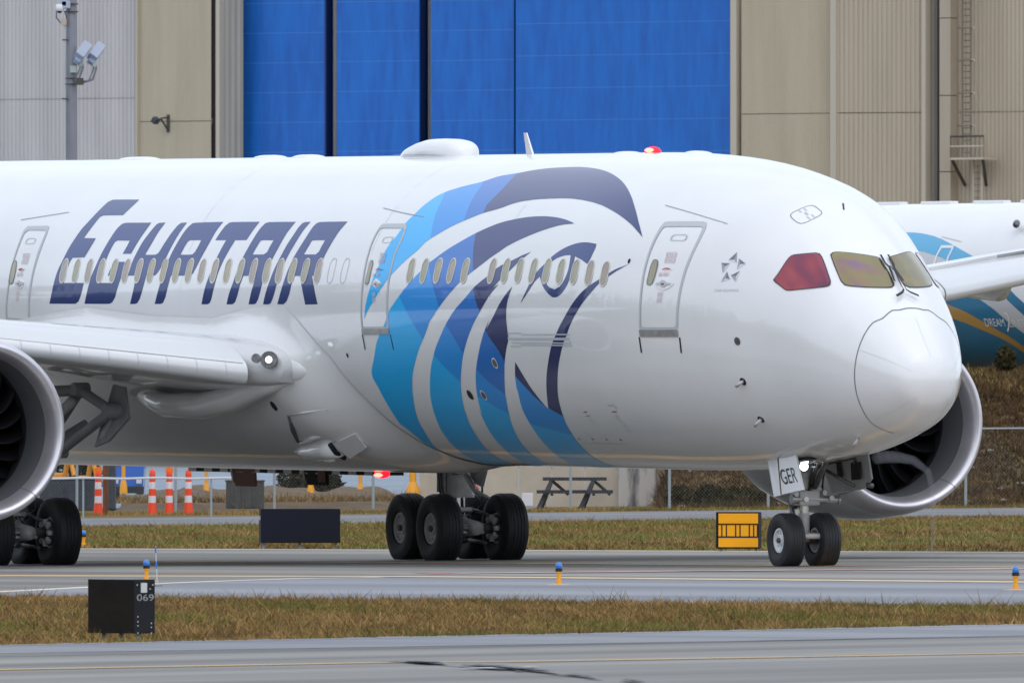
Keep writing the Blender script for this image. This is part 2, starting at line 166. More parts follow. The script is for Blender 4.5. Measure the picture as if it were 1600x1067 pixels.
# ------------------------------------------------------------------ paint and opening outlines on the hull, as (metres aft of the nose, angle round the hull)
FEATHERS=[{'o':[(7.542,0.529),(7.633,0.553),(7.728,0.577),(7.829,0.601),(7.934,0.625),(8.062,0.654),(8.208,0.686),(8.36,0.717),(8.508,0.746),(8.671,0.776),(8.847,0.808),(9.038,0.839),(9.25,0.871),(9.48,0.903),(9.708,0.932),(10.012,0.967),(10.329,0.999),(10.573,1.021),(10.835,1.044),(11.093,1.064),(11.35,1.082),(11.604,1.097),(11.849,1.11),(12.043,1.119),(12.238,1.127),(12.427,1.133),(12.6,1.138),(12.789,1.142),(12.965,1.143),(13.132,1.142),(13.278,1.141),(13.441,1.14),(13.611,1.138),(13.778,1.135),(13.931,1.132),(14.065,1.129),(14.195,1.124),(14.32,1.119),(14.443,1.113),(14.561,1.107),(14.675,1.099),(14.783,1.091),(14.89,1.082),(14.998,1.073),(15.109,1.065),(15.236,1.058),(15.373,1.051),(15.511,1.044),(15.642,1.036),(15.76,1.026),(15.858,1.015),(15.944,1.001),(16.027,0.987),(16.114,0.974),(16.211,0.962),(16.317,0.953),(16.435,0.943),(16.561,0.934),(16.688,0.925),(16.811,0.915),(16.923,0.905),(17.045,0.893),(17.167,0.881),(17.284,0.868),(17.391,0.854),(17.483,0.838),(17.554,0.822),(17.616,0.805),(17.67,0.786),(17.719,0.767),(17.766,0.749),(17.816,0.725),(17.86,0.699),(17.902,0.674),(17.942,0.653),(17.984,0.635),(18.027,0.617),(18.06,0.598),(18.082,0.576),(18.103,0.552),(18.128,0.527),(18.159,0.505),(18.21,0.481),(18.271,0.458),(18.325,0.435),(18.363,0.416),(18.397,0.397),(18.423,0.377),(18.441,0.355),(18.46,0.329),(18.482,0.302),(18.507,0.279),(18.543,0.255),(18.584,0.231),(18.622,0.207),(18.656,0.18),(18.69,0.152),(18.722,0.126),(18.751,0.103),(18.779,0.081),(18.806,0.058),(18.829,0.037),(18.851,0.016),(18.87,-0.004),(18.888,-0.029),(18.905,-0.055),(18.84,-0.034),(18.777,-0.012),(18.715,0.007),(18.62,0.03),(18.52,0.053),(18.45,0.071),(18.377,0.09),(18.305,0.11),(18.228,0.129),(18.149,0.15),(18.073,0.169),(18.002,0.188),(17.931,0.206),(17.857,0.224),(17.769,0.242),(17.674,0.261),(17.579,0.279),(17.475,0.3),(17.365,0.321),(17.255,0.341),(17.166,0.357),(17.073,0.372),(16.985,0.387),(16.909,0.402),(16.845,0.419),(16.79,0.437),(16.722,0.453),(16.638,0.467),(16.538,0.482),(16.431,0.496),(16.326,0.51),(16.218,0.525),(16.106,0.54),(15.992,0.555),(15.875,0.569),(15.774,0.58),(15.669,0.591),(15.561,0.602),(15.453,0.612),(15.345,0.622),(15.214,0.635),(15.081,0.648),(14.948,0.66),(14.812,0.671),(14.675,0.68),(14.532,0.689),(14.389,0.697),(14.252,0.706),(14.14,0.716),(14.029,0.727),(13.918,0.738),(13.804,0.748),(13.685,0.756),(13.562,0.763),(13.432,0.769),(13.298,0.773),(13.159,0.777),(13.019,0.781),(12.865,0.784),(12.701,0.786),(12.534,0.787),(12.366,0.789),(12.203,0.789),(12.014,0.79),(11.821,0.791),(11.627,0.79),(11.435,0.789),(11.253,0.786),(11.067,0.782),(10.878,0.778),(10.686,0.772),(10.49,0.766),(10.291,0.759),(10.089,0.75),(9.887,0.741),(9.715,0.731),(9.539,0.72),(9.362,0.708),(9.188,0.696),(9.021,0.684),(8.816,0.668),(8.613,0.651),(8.424,0.633),(8.26,0.618),(8.101,0.601),(7.948,0.582),(7.817,0.565),(7.677,0.547)],'b':[[(17.495,0.916),(17.312,0.845),(17.112,0.755),(16.975,0.673),(16.881,0.628),(16.783,0.583),(16.666,0.528),(16.572,0.478),(16.495,0.428)],[(16.443,1.044),(16.053,0.931),(15.944,0.877),(15.864,0.825),(15.787,0.778),(15.708,0.731),(15.602,0.677),(15.51,0.629),(15.4,0.582)],[(15.291,1.145),(15.148,1.057),(14.992,0.97),(14.887,0.888),(14.878,0.841),(14.894,0.797),(14.94,0.738),(14.851,0.689)]],'h':[]},{'o':[(10.467,0.589),(10.689,0.602),(10.913,0.614),(11.073,0.621),(11.238,0.627),(11.4,0.632),(11.578,0.636),(11.763,0.639),(11.943,0.641),(12.088,0.641),(12.238,0.641),(12.387,0.64),(12.532,0.638),(12.687,0.636),(12.845,0.632),(13.003,0.627),(13.156,0.622),(13.287,0.617),(13.421,0.611),(13.556,0.605),(13.687,0.598),(13.813,0.59),(13.948,0.58),(14.085,0.568),(14.222,0.556),(14.356,0.544),(14.481,0.531),(14.591,0.52),(14.699,0.508),(14.805,0.496),(14.91,0.484),(15.015,0.471),(15.133,0.457),(15.258,0.442),(15.384,0.427),(15.506,0.412),(15.618,0.397),(15.74,0.38),(15.864,0.362),(15.978,0.345),(16.071,0.332),(16.232,0.311),(16.321,0.295),(16.427,0.274),(16.531,0.253),(16.626,0.235),(16.721,0.217),(16.817,0.198),(16.916,0.179),(17.016,0.159),(17.116,0.138),(17.221,0.116),(17.329,0.093),(17.436,0.07),(17.544,0.047),(17.653,0.024),(17.744,0.002),(17.826,-0.026),(17.897,-0.054),(17.965,-0.076),(18.039,-0.097),(18.11,-0.115),(18.19,-0.135),(18.268,-0.154),(18.377,-0.181),(18.475,-0.21),(18.54,-0.233),(18.614,-0.26),(18.694,-0.288),(18.774,-0.316),(18.862,-0.341),(18.96,-0.367),(19.048,-0.394),(19.108,-0.42),(19.127,-0.445),(19.117,-0.471),(19.098,-0.496),(19.087,-0.522),(19.09,-0.547),(19.096,-0.572),(19.104,-0.598),(19.115,-0.623),(19.129,-0.651),(19.147,-0.679),(19.168,-0.707),(19.19,-0.733),(19.216,-0.765),(19.244,-0.797),(19.26,-0.822),(19.187,-0.845),(19.168,-0.863),(19.153,-0.886),(19.144,-0.913),(19.141,-0.941),(19.14,-0.966),(19.139,-0.99),(19.14,-1.014),(19.141,-1.039),(19.14,-1.063),(19.135,-1.086),(19.125,-1.109),(19.118,-1.132),(19.122,-1.156),(19.058,-1.122),(19.01,-1.09),(18.941,-1.056),(18.849,-1.022),(18.744,-0.985),(18.643,-0.949),(18.556,-0.914),(18.486,-0.883),(18.423,-0.852),(18.361,-0.822),(18.295,-0.792),(18.219,-0.762),(18.138,-0.732),(18.058,-0.703),(17.984,-0.676),(17.892,-0.644),(17.798,-0.612),(17.72,-0.584),(17.65,-0.558),(17.576,-0.531),(17.507,-0.509),(17.429,-0.482),(17.348,-0.454),(17.269,-0.429),(17.168,-0.4),(17.061,-0.371),(16.954,-0.343),(16.866,-0.319),(16.774,-0.295),(16.684,-0.27),(16.597,-0.248),(16.49,-0.222),(16.38,-0.198),(16.275,-0.173),(16.174,-0.146),(16.079,-0.119),(16.01,-0.099),(15.957,-0.075),(15.883,-0.059),(15.785,-0.039),(15.678,-0.017),(15.577,0.004),(15.476,0.025),(15.371,0.046),(15.266,0.067),(15.161,0.088),(15.071,0.105),(14.978,0.123),(14.885,0.141),(14.795,0.158),(14.711,0.173),(14.592,0.193),(14.469,0.212),(14.344,0.23),(14.242,0.244),(14.134,0.259),(14.026,0.273),(13.921,0.288),(13.816,0.303),(13.711,0.318),(13.611,0.333),(13.52,0.346),(13.421,0.36),(13.319,0.373),(13.223,0.385),(13.098,0.404),(12.969,0.422),(12.874,0.432),(12.763,0.444),(12.641,0.456),(12.516,0.468),(12.394,0.479),(12.263,0.49),(12.126,0.502),(11.985,0.513),(11.844,0.524),(11.706,0.534),(11.571,0.543),(11.432,0.552),(11.293,0.56),(11.156,0.568),(11.028,0.574),(10.892,0.579),(10.751,0.582),(10.608,0.585)],'b':[[(17.425,0.121),(17.282,0.084),(17.146,0.048),(17.004,0.009),(16.863,-0.031),(16.716,-0.071),(16.579,-0.11),(16.355,-0.172),(16.302,-0.195)],[(16.272,0.312),(16.139,0.271),(16.036,0.232),(15.925,0.19),(15.807,0.15),(15.693,0.11),(15.585,0.068),(15.5,0.032),(15.418,-0.002)],[(14.674,0.554),(14.61,0.515),(14.493,0.44),(14.355,0.367),(14.235,0.302),(14.135,0.249)]],'h':[]},{'o':[(11.8,0.384),(11.917,0.376),(12.036,0.368),(12.151,0.36),(12.28,0.348),(12.413,0.336),(12.549,0.324),(12.687,0.314),(12.828,0.304),(12.961,0.293),(13.092,0.277),(13.217,0.259),(13.313,0.245),(13.395,0.23),(13.493,0.217),(13.627,0.2),(13.773,0.181),(13.906,0.162),(14,0.146),(14.091,0.129),(14.18,0.111),(14.27,0.094),(14.36,0.077),(14.475,0.058),(14.593,0.038),(14.71,0.019),(14.82,-0.002),(14.922,-0.022),(15.02,-0.044),(15.115,-0.065),(15.204,-0.086),(15.305,-0.11),(15.404,-0.135),(15.502,-0.16),(15.601,-0.184),(15.701,-0.208),(15.787,-0.229),(15.862,-0.249),(15.933,-0.27),(15.999,-0.289),(16.081,-0.312),(16.168,-0.336),(16.25,-0.36),(16.329,-0.385),(16.409,-0.411),(16.489,-0.438),(16.57,-0.465),(16.657,-0.494),(16.747,-0.524),(16.838,-0.554),(16.922,-0.583),(16.992,-0.61),(17.059,-0.636),(17.125,-0.663),(17.195,-0.69),(17.289,-0.725),(17.39,-0.761),(17.502,-0.799),(17.402,-0.766),(17.312,-0.734),(17.231,-0.703),(17.309,-0.738),(17.401,-0.774),(17.498,-0.811),(17.589,-0.848),(17.673,-0.885),(17.755,-0.924),(17.837,-0.963),(17.918,-1.001),(17.99,-1.037),(18.061,-1.074),(18.131,-1.111),(18.204,-1.147),(18.286,-1.188),(18.366,-1.23),(18.454,-1.271),(18.547,-1.308),(18.65,-1.347),(18.743,-1.385),(18.844,-1.427),(18.98,-1.478),(19.168,-1.537),(18.878,-1.516),(18.483,-1.481),(18.11,-1.452),(17.77,-1.429),(17.478,-1.413),(17.289,-1.359),(17.185,-1.319),(17.109,-1.283),(17.035,-1.248),(16.963,-1.212),(16.898,-1.178),(16.831,-1.145),(16.757,-1.11),(16.67,-1.073),(16.578,-1.036),(16.486,-0.998),(16.399,-0.962),(16.327,-0.932),(16.255,-0.9),(16.184,-0.869),(16.116,-0.838),(16.049,-0.808),(15.963,-0.772),(15.874,-0.735),(15.791,-0.701),(15.719,-0.67),(15.641,-0.639),(15.559,-0.609),(15.483,-0.579),(15.536,-0.6),(15.448,-0.566),(15.368,-0.533),(15.285,-0.501),(15.214,-0.475),(15.139,-0.45),(15.062,-0.425),(14.989,-0.4),(14.91,-0.373),(14.831,-0.345),(14.753,-0.318),(14.677,-0.292),(14.603,-0.268),(14.527,-0.245),(14.45,-0.222),(14.374,-0.199),(14.29,-0.174),(14.204,-0.148),(14.118,-0.122),(14.039,-0.097),(14.115,-0.121),(14.196,-0.145),(14.28,-0.17),(14.2,-0.148),(14.124,-0.127),(14.049,-0.106),(13.972,-0.085),(13.889,-0.064),(13.803,-0.043),(13.716,-0.022),(13.631,-0.001),(13.558,0.018),(13.484,0.037),(13.409,0.057),(13.335,0.076),(13.261,0.095),(13.171,0.115),(13.077,0.134),(12.982,0.154),(12.892,0.173),(13.02,0.158),(13.149,0.143),(13.041,0.164),(12.935,0.185),(12.828,0.205),(12.714,0.225),(12.598,0.244),(12.484,0.264),(12.376,0.284),(12.271,0.305),(12.164,0.324),(12.075,0.339),(11.983,0.354),(11.89,0.369)],'b':[[(16.013,-0.271),(15.959,-0.285),(15.838,-0.316),(15.695,-0.353),(15.566,-0.383),(15.439,-0.413),(15.315,-0.442),(15.211,-0.469),(15.125,-0.5)],[(15.31,-0.058),(15.204,-0.086),(14.972,-0.148),(14.868,-0.182),(14.773,-0.216),(14.611,-0.28),(14.558,-0.303)],[(14.116,0.207),(13.985,0.139),(13.865,0.077),(13.731,0.021),(13.556,-0.034)]],'h':[]},{'o':[(12.269,0.156),(12.354,0.14),(12.44,0.124),(12.521,0.107),(12.611,0.086),(12.703,0.063),(12.793,0.04),(12.865,0.019),(12.941,-0.003),(13.019,-0.025),(13.096,-0.045),(13.189,-0.068),(13.288,-0.09),(13.389,-0.113),(13.313,-0.084),(13.243,-0.056),(13.32,-0.078),(13.401,-0.101),(13.483,-0.124),(13.562,-0.147),(13.627,-0.169),(13.694,-0.191),(13.762,-0.213),(13.831,-0.237),(13.901,-0.26),(13.974,-0.284),(14.05,-0.309),(14.128,-0.334),(14.205,-0.359),(14.276,-0.383),(14.352,-0.409),(14.425,-0.436),(14.496,-0.464),(14.566,-0.491),(14.64,-0.521),(14.716,-0.552),(14.792,-0.584),(14.866,-0.614),(14.928,-0.641),(14.989,-0.669),(15.053,-0.696),(15.124,-0.725),(15.087,-0.696),(15.057,-0.668),(15.109,-0.697),(15.169,-0.727),(15.229,-0.758),(15.284,-0.786),(15.35,-0.818),(15.42,-0.851),(15.487,-0.883),(15.551,-0.917),(15.618,-0.951),(15.686,-0.987),(15.756,-1.022),(15.823,-1.055),(15.893,-1.09),(15.966,-1.125),(16.043,-1.159),(16.144,-1.202),(16.256,-1.246),(16.369,-1.289),(16.494,-1.342),(16.62,-1.396),(16.933,-1.479),(17.134,-1.543),(16.348,-1.447),(15.691,-1.37),(15.463,-1.308),(15.318,-1.259),(15.197,-1.215),(15.083,-1.17),(14.981,-1.126),(14.879,-1.083),(14.797,-1.049),(14.715,-1.015),(14.631,-0.981),(14.543,-0.947),(14.434,-0.908),(14.317,-0.867),(14.206,-0.828),(14.107,-0.792),(14.021,-0.762),(13.934,-0.733),(13.848,-0.704),(13.768,-0.675),(13.685,-0.646),(13.601,-0.615),(13.532,-0.588),(13.487,-0.569),(13.493,-0.567),(13.44,-0.548),(13.368,-0.523),(13.291,-0.494),(13.22,-0.468),(13.154,-0.443),(13.084,-0.415),(13.015,-0.387),(12.951,-0.359),(12.893,-0.335),(12.83,-0.31),(12.764,-0.285),(12.701,-0.261),(12.645,-0.239),(12.581,-0.218),(12.515,-0.198),(12.468,-0.177),(12.453,-0.157),(12.457,-0.136),(12.462,-0.116),(12.463,-0.096),(12.466,-0.075),(12.471,-0.055),(12.474,-0.075),(12.472,-0.055),(12.472,-0.035),(12.468,-0.015),(12.46,0.008),(12.448,0.031),(12.432,0.052),(12.394,0.08),(12.35,0.107),(12.309,0.131)],'b':[[(14.877,-0.556),(14.734,-0.577),(14.474,-0.613),(14.317,-0.639),(14.154,-0.666),(13.986,-0.689),(13.829,-0.709),(13.623,-0.737)],[(14.281,-0.356),(14.233,-0.383),(14.112,-0.417),(13.968,-0.456),(13.834,-0.484),(13.698,-0.51),(13.457,-0.556),(13.266,-0.588)],[(13.531,-0.111),(13.416,-0.129),(13.221,-0.19),(13.11,-0.221),(13.007,-0.252),(12.931,-0.288),(12.875,-0.322),(12.815,-0.374)]],'h':[]},{'o':[(12.4,-0.325),(12.355,-0.349),(12.315,-0.374),(12.276,-0.399),(12.248,-0.419),(12.221,-0.44),(12.194,-0.463),(12.17,-0.486),(12.146,-0.507),(12.115,-0.531),(12.082,-0.555),(12.051,-0.578),(12.024,-0.6),(11.993,-0.622),(11.961,-0.645),(11.933,-0.667),(11.829,-0.634),(11.734,-0.601),(11.643,-0.569),(11.569,-0.543),(11.497,-0.517),(11.424,-0.49),(11.351,-0.464),(11.269,-0.436),(11.185,-0.407),(11.1,-0.378),(11.015,-0.35),(10.935,-0.324),(10.851,-0.296),(10.767,-0.268),(10.687,-0.241),(10.611,-0.216),(10.526,-0.192),(10.434,-0.168),(10.342,-0.145),(10.259,-0.123),(10.168,-0.098),(10.077,-0.073),(9.99,-0.049),(10.051,-0.069),(10.116,-0.09),(10.182,-0.11),(10.252,-0.131),(10.174,-0.109),(10.101,-0.087),(10.029,-0.066),(9.954,-0.044),(9.873,-0.023),(9.79,-0.001),(9.706,0.021),(9.623,0.042),(9.543,0.062),(9.461,0.081),(9.378,0.1),(9.294,0.117),(9.184,0.138),(9.067,0.157),(8.948,0.175),(8.822,0.192),(8.693,0.208),(8.577,0.223),(8.448,0.24),(8.322,0.257),(8.201,0.276),(8.08,0.292),(7.954,0.305),(7.831,0.316),(7.733,0.327),(7.638,0.337),(7.759,0.32),(7.881,0.302),(7.982,0.287),(8.094,0.27),(8.206,0.253),(8.321,0.235),(8.438,0.217),(8.55,0.198),(8.632,0.181),(8.713,0.163),(8.792,0.145),(8.869,0.127),(8.963,0.106),(9.056,0.085),(9.149,0.064),(9.239,0.041),(9.329,0.018),(9.417,-0.005),(9.507,-0.029),(9.595,-0.054),(9.681,-0.079),(9.747,-0.101),(9.813,-0.124),(9.883,-0.147),(9.957,-0.171),(9.905,-0.146),(9.984,-0.172),(10.07,-0.199),(10.157,-0.225),(10.243,-0.252),(10.326,-0.279),(10.41,-0.307),(10.493,-0.334),(10.574,-0.362),(10.651,-0.388),(10.728,-0.415),(10.803,-0.442),(10.877,-0.469),(10.946,-0.493),(11.016,-0.518),(11.084,-0.543),(11.149,-0.568),(11.226,-0.6),(11.299,-0.632),(11.373,-0.665),(11.454,-0.701),(11.54,-0.739),(11.617,-0.772),(11.684,-0.804),(11.745,-0.837),(11.809,-0.869),(11.888,-0.907),(11.969,-0.945),(12.045,-0.981),(12.122,-1.017),(12.198,-1.054),(12.278,-1.093),(12.363,-1.134),(12.444,-1.175),(12.514,-1.213),(12.579,-1.251),(12.642,-1.289),(12.702,-1.329),(12.772,-1.372),(12.936,-1.43),(13.194,-1.446),(13.494,-1.469),(13.791,-1.492),(13.948,-1.491),(13.978,-1.474),(14.02,-1.455),(14.076,-1.435),(14.142,-1.416),(14.211,-1.398),(14.277,-1.38),(14.331,-1.364),(14.366,-1.349),(14.339,-1.32),(14.25,-1.282),(14.158,-1.243),(14.063,-1.2),(13.969,-1.155),(13.873,-1.111),(13.8,-1.078),(13.726,-1.044),(13.656,-1.009),(13.591,-0.975),(13.532,-0.942),(13.476,-0.91),(13.422,-0.879),(13.371,-0.848),(13.323,-0.818),(13.279,-0.789),(13.229,-0.756),(13.182,-0.723),(13.133,-0.69),(13.078,-0.658),(13.021,-0.629),(12.954,-0.598),(12.89,-0.569),(12.838,-0.543),(12.806,-0.525),(12.812,-0.515),(12.775,-0.497),(12.725,-0.472),(12.671,-0.445),(12.618,-0.419),(12.564,-0.396),(12.507,-0.372),(12.451,-0.348)],'b':[[(13.613,-0.748),(13.346,-0.785),(13.153,-0.802),(12.942,-0.819),(12.727,-0.837),(12.505,-0.854),(12.192,-0.875),(11.888,-0.894),(11.508,-0.912)],[(12.658,-0.38),(12.601,-0.426),(12.479,-0.468),(12.339,-0.514),(12.21,-0.566),(12.077,-0.615),(11.911,-0.651),(11.736,-0.682),(11.586,-0.707),(11.459,-0.729),(11.385,-0.762)]],'h':[]},{'o':[(11.833,0.051),(11.777,0.072),(11.725,0.093),(11.671,0.113),(11.611,0.137),(11.547,0.162),(11.483,0.187),(11.417,0.211),(11.349,0.234),(11.276,0.255),(11.197,0.273),(11.109,0.29),(11.023,0.306),(10.945,0.324),(10.87,0.341),(10.787,0.358),(10.681,0.375),(10.563,0.393),(10.438,0.408),(10.306,0.422),(10.166,0.434),(10.026,0.444),(9.895,0.451),(9.756,0.456),(9.611,0.458),(9.455,0.458),(9.291,0.455),(9.129,0.452),(9.104,0.429),(9.111,0.409),(9.124,0.389),(9.134,0.371),(9.149,0.353),(9.178,0.333),(9.214,0.314),(9.357,0.327),(9.504,0.34),(9.66,0.35),(9.822,0.36),(9.801,0.333),(9.787,0.306),(9.778,0.284),(9.773,0.26),(9.78,0.237),(9.8,0.215),(9.83,0.194),(9.869,0.174),(9.941,0.148),(10.032,0.125),(10.145,0.106),(10.262,0.093),(10.429,0.092),(10.541,0.102),(10.654,0.116),(10.781,0.135),(10.9,0.158),(10.974,0.177),(11.046,0.199),(11.121,0.222),(11.221,0.205),(11.313,0.187),(11.385,0.167),(11.464,0.143),(11.548,0.12),(11.638,0.097),(11.734,0.074)],'b':[],'h':[(11.038,0.247),(11.01,0.275),(10.944,0.291),(10.854,0.307),(10.763,0.32),(10.657,0.334),(10.551,0.346),(10.402,0.356),(10.252,0.364),(10.021,0.368),(9.996,0.349),(9.976,0.33),(9.96,0.311),(9.948,0.288),(9.948,0.267),(9.963,0.245),(9.99,0.224),(10.027,0.204),(10.098,0.18),(10.187,0.16),(10.38,0.142),(10.599,0.152),(10.728,0.168),(10.847,0.188),(10.958,0.218)]}]
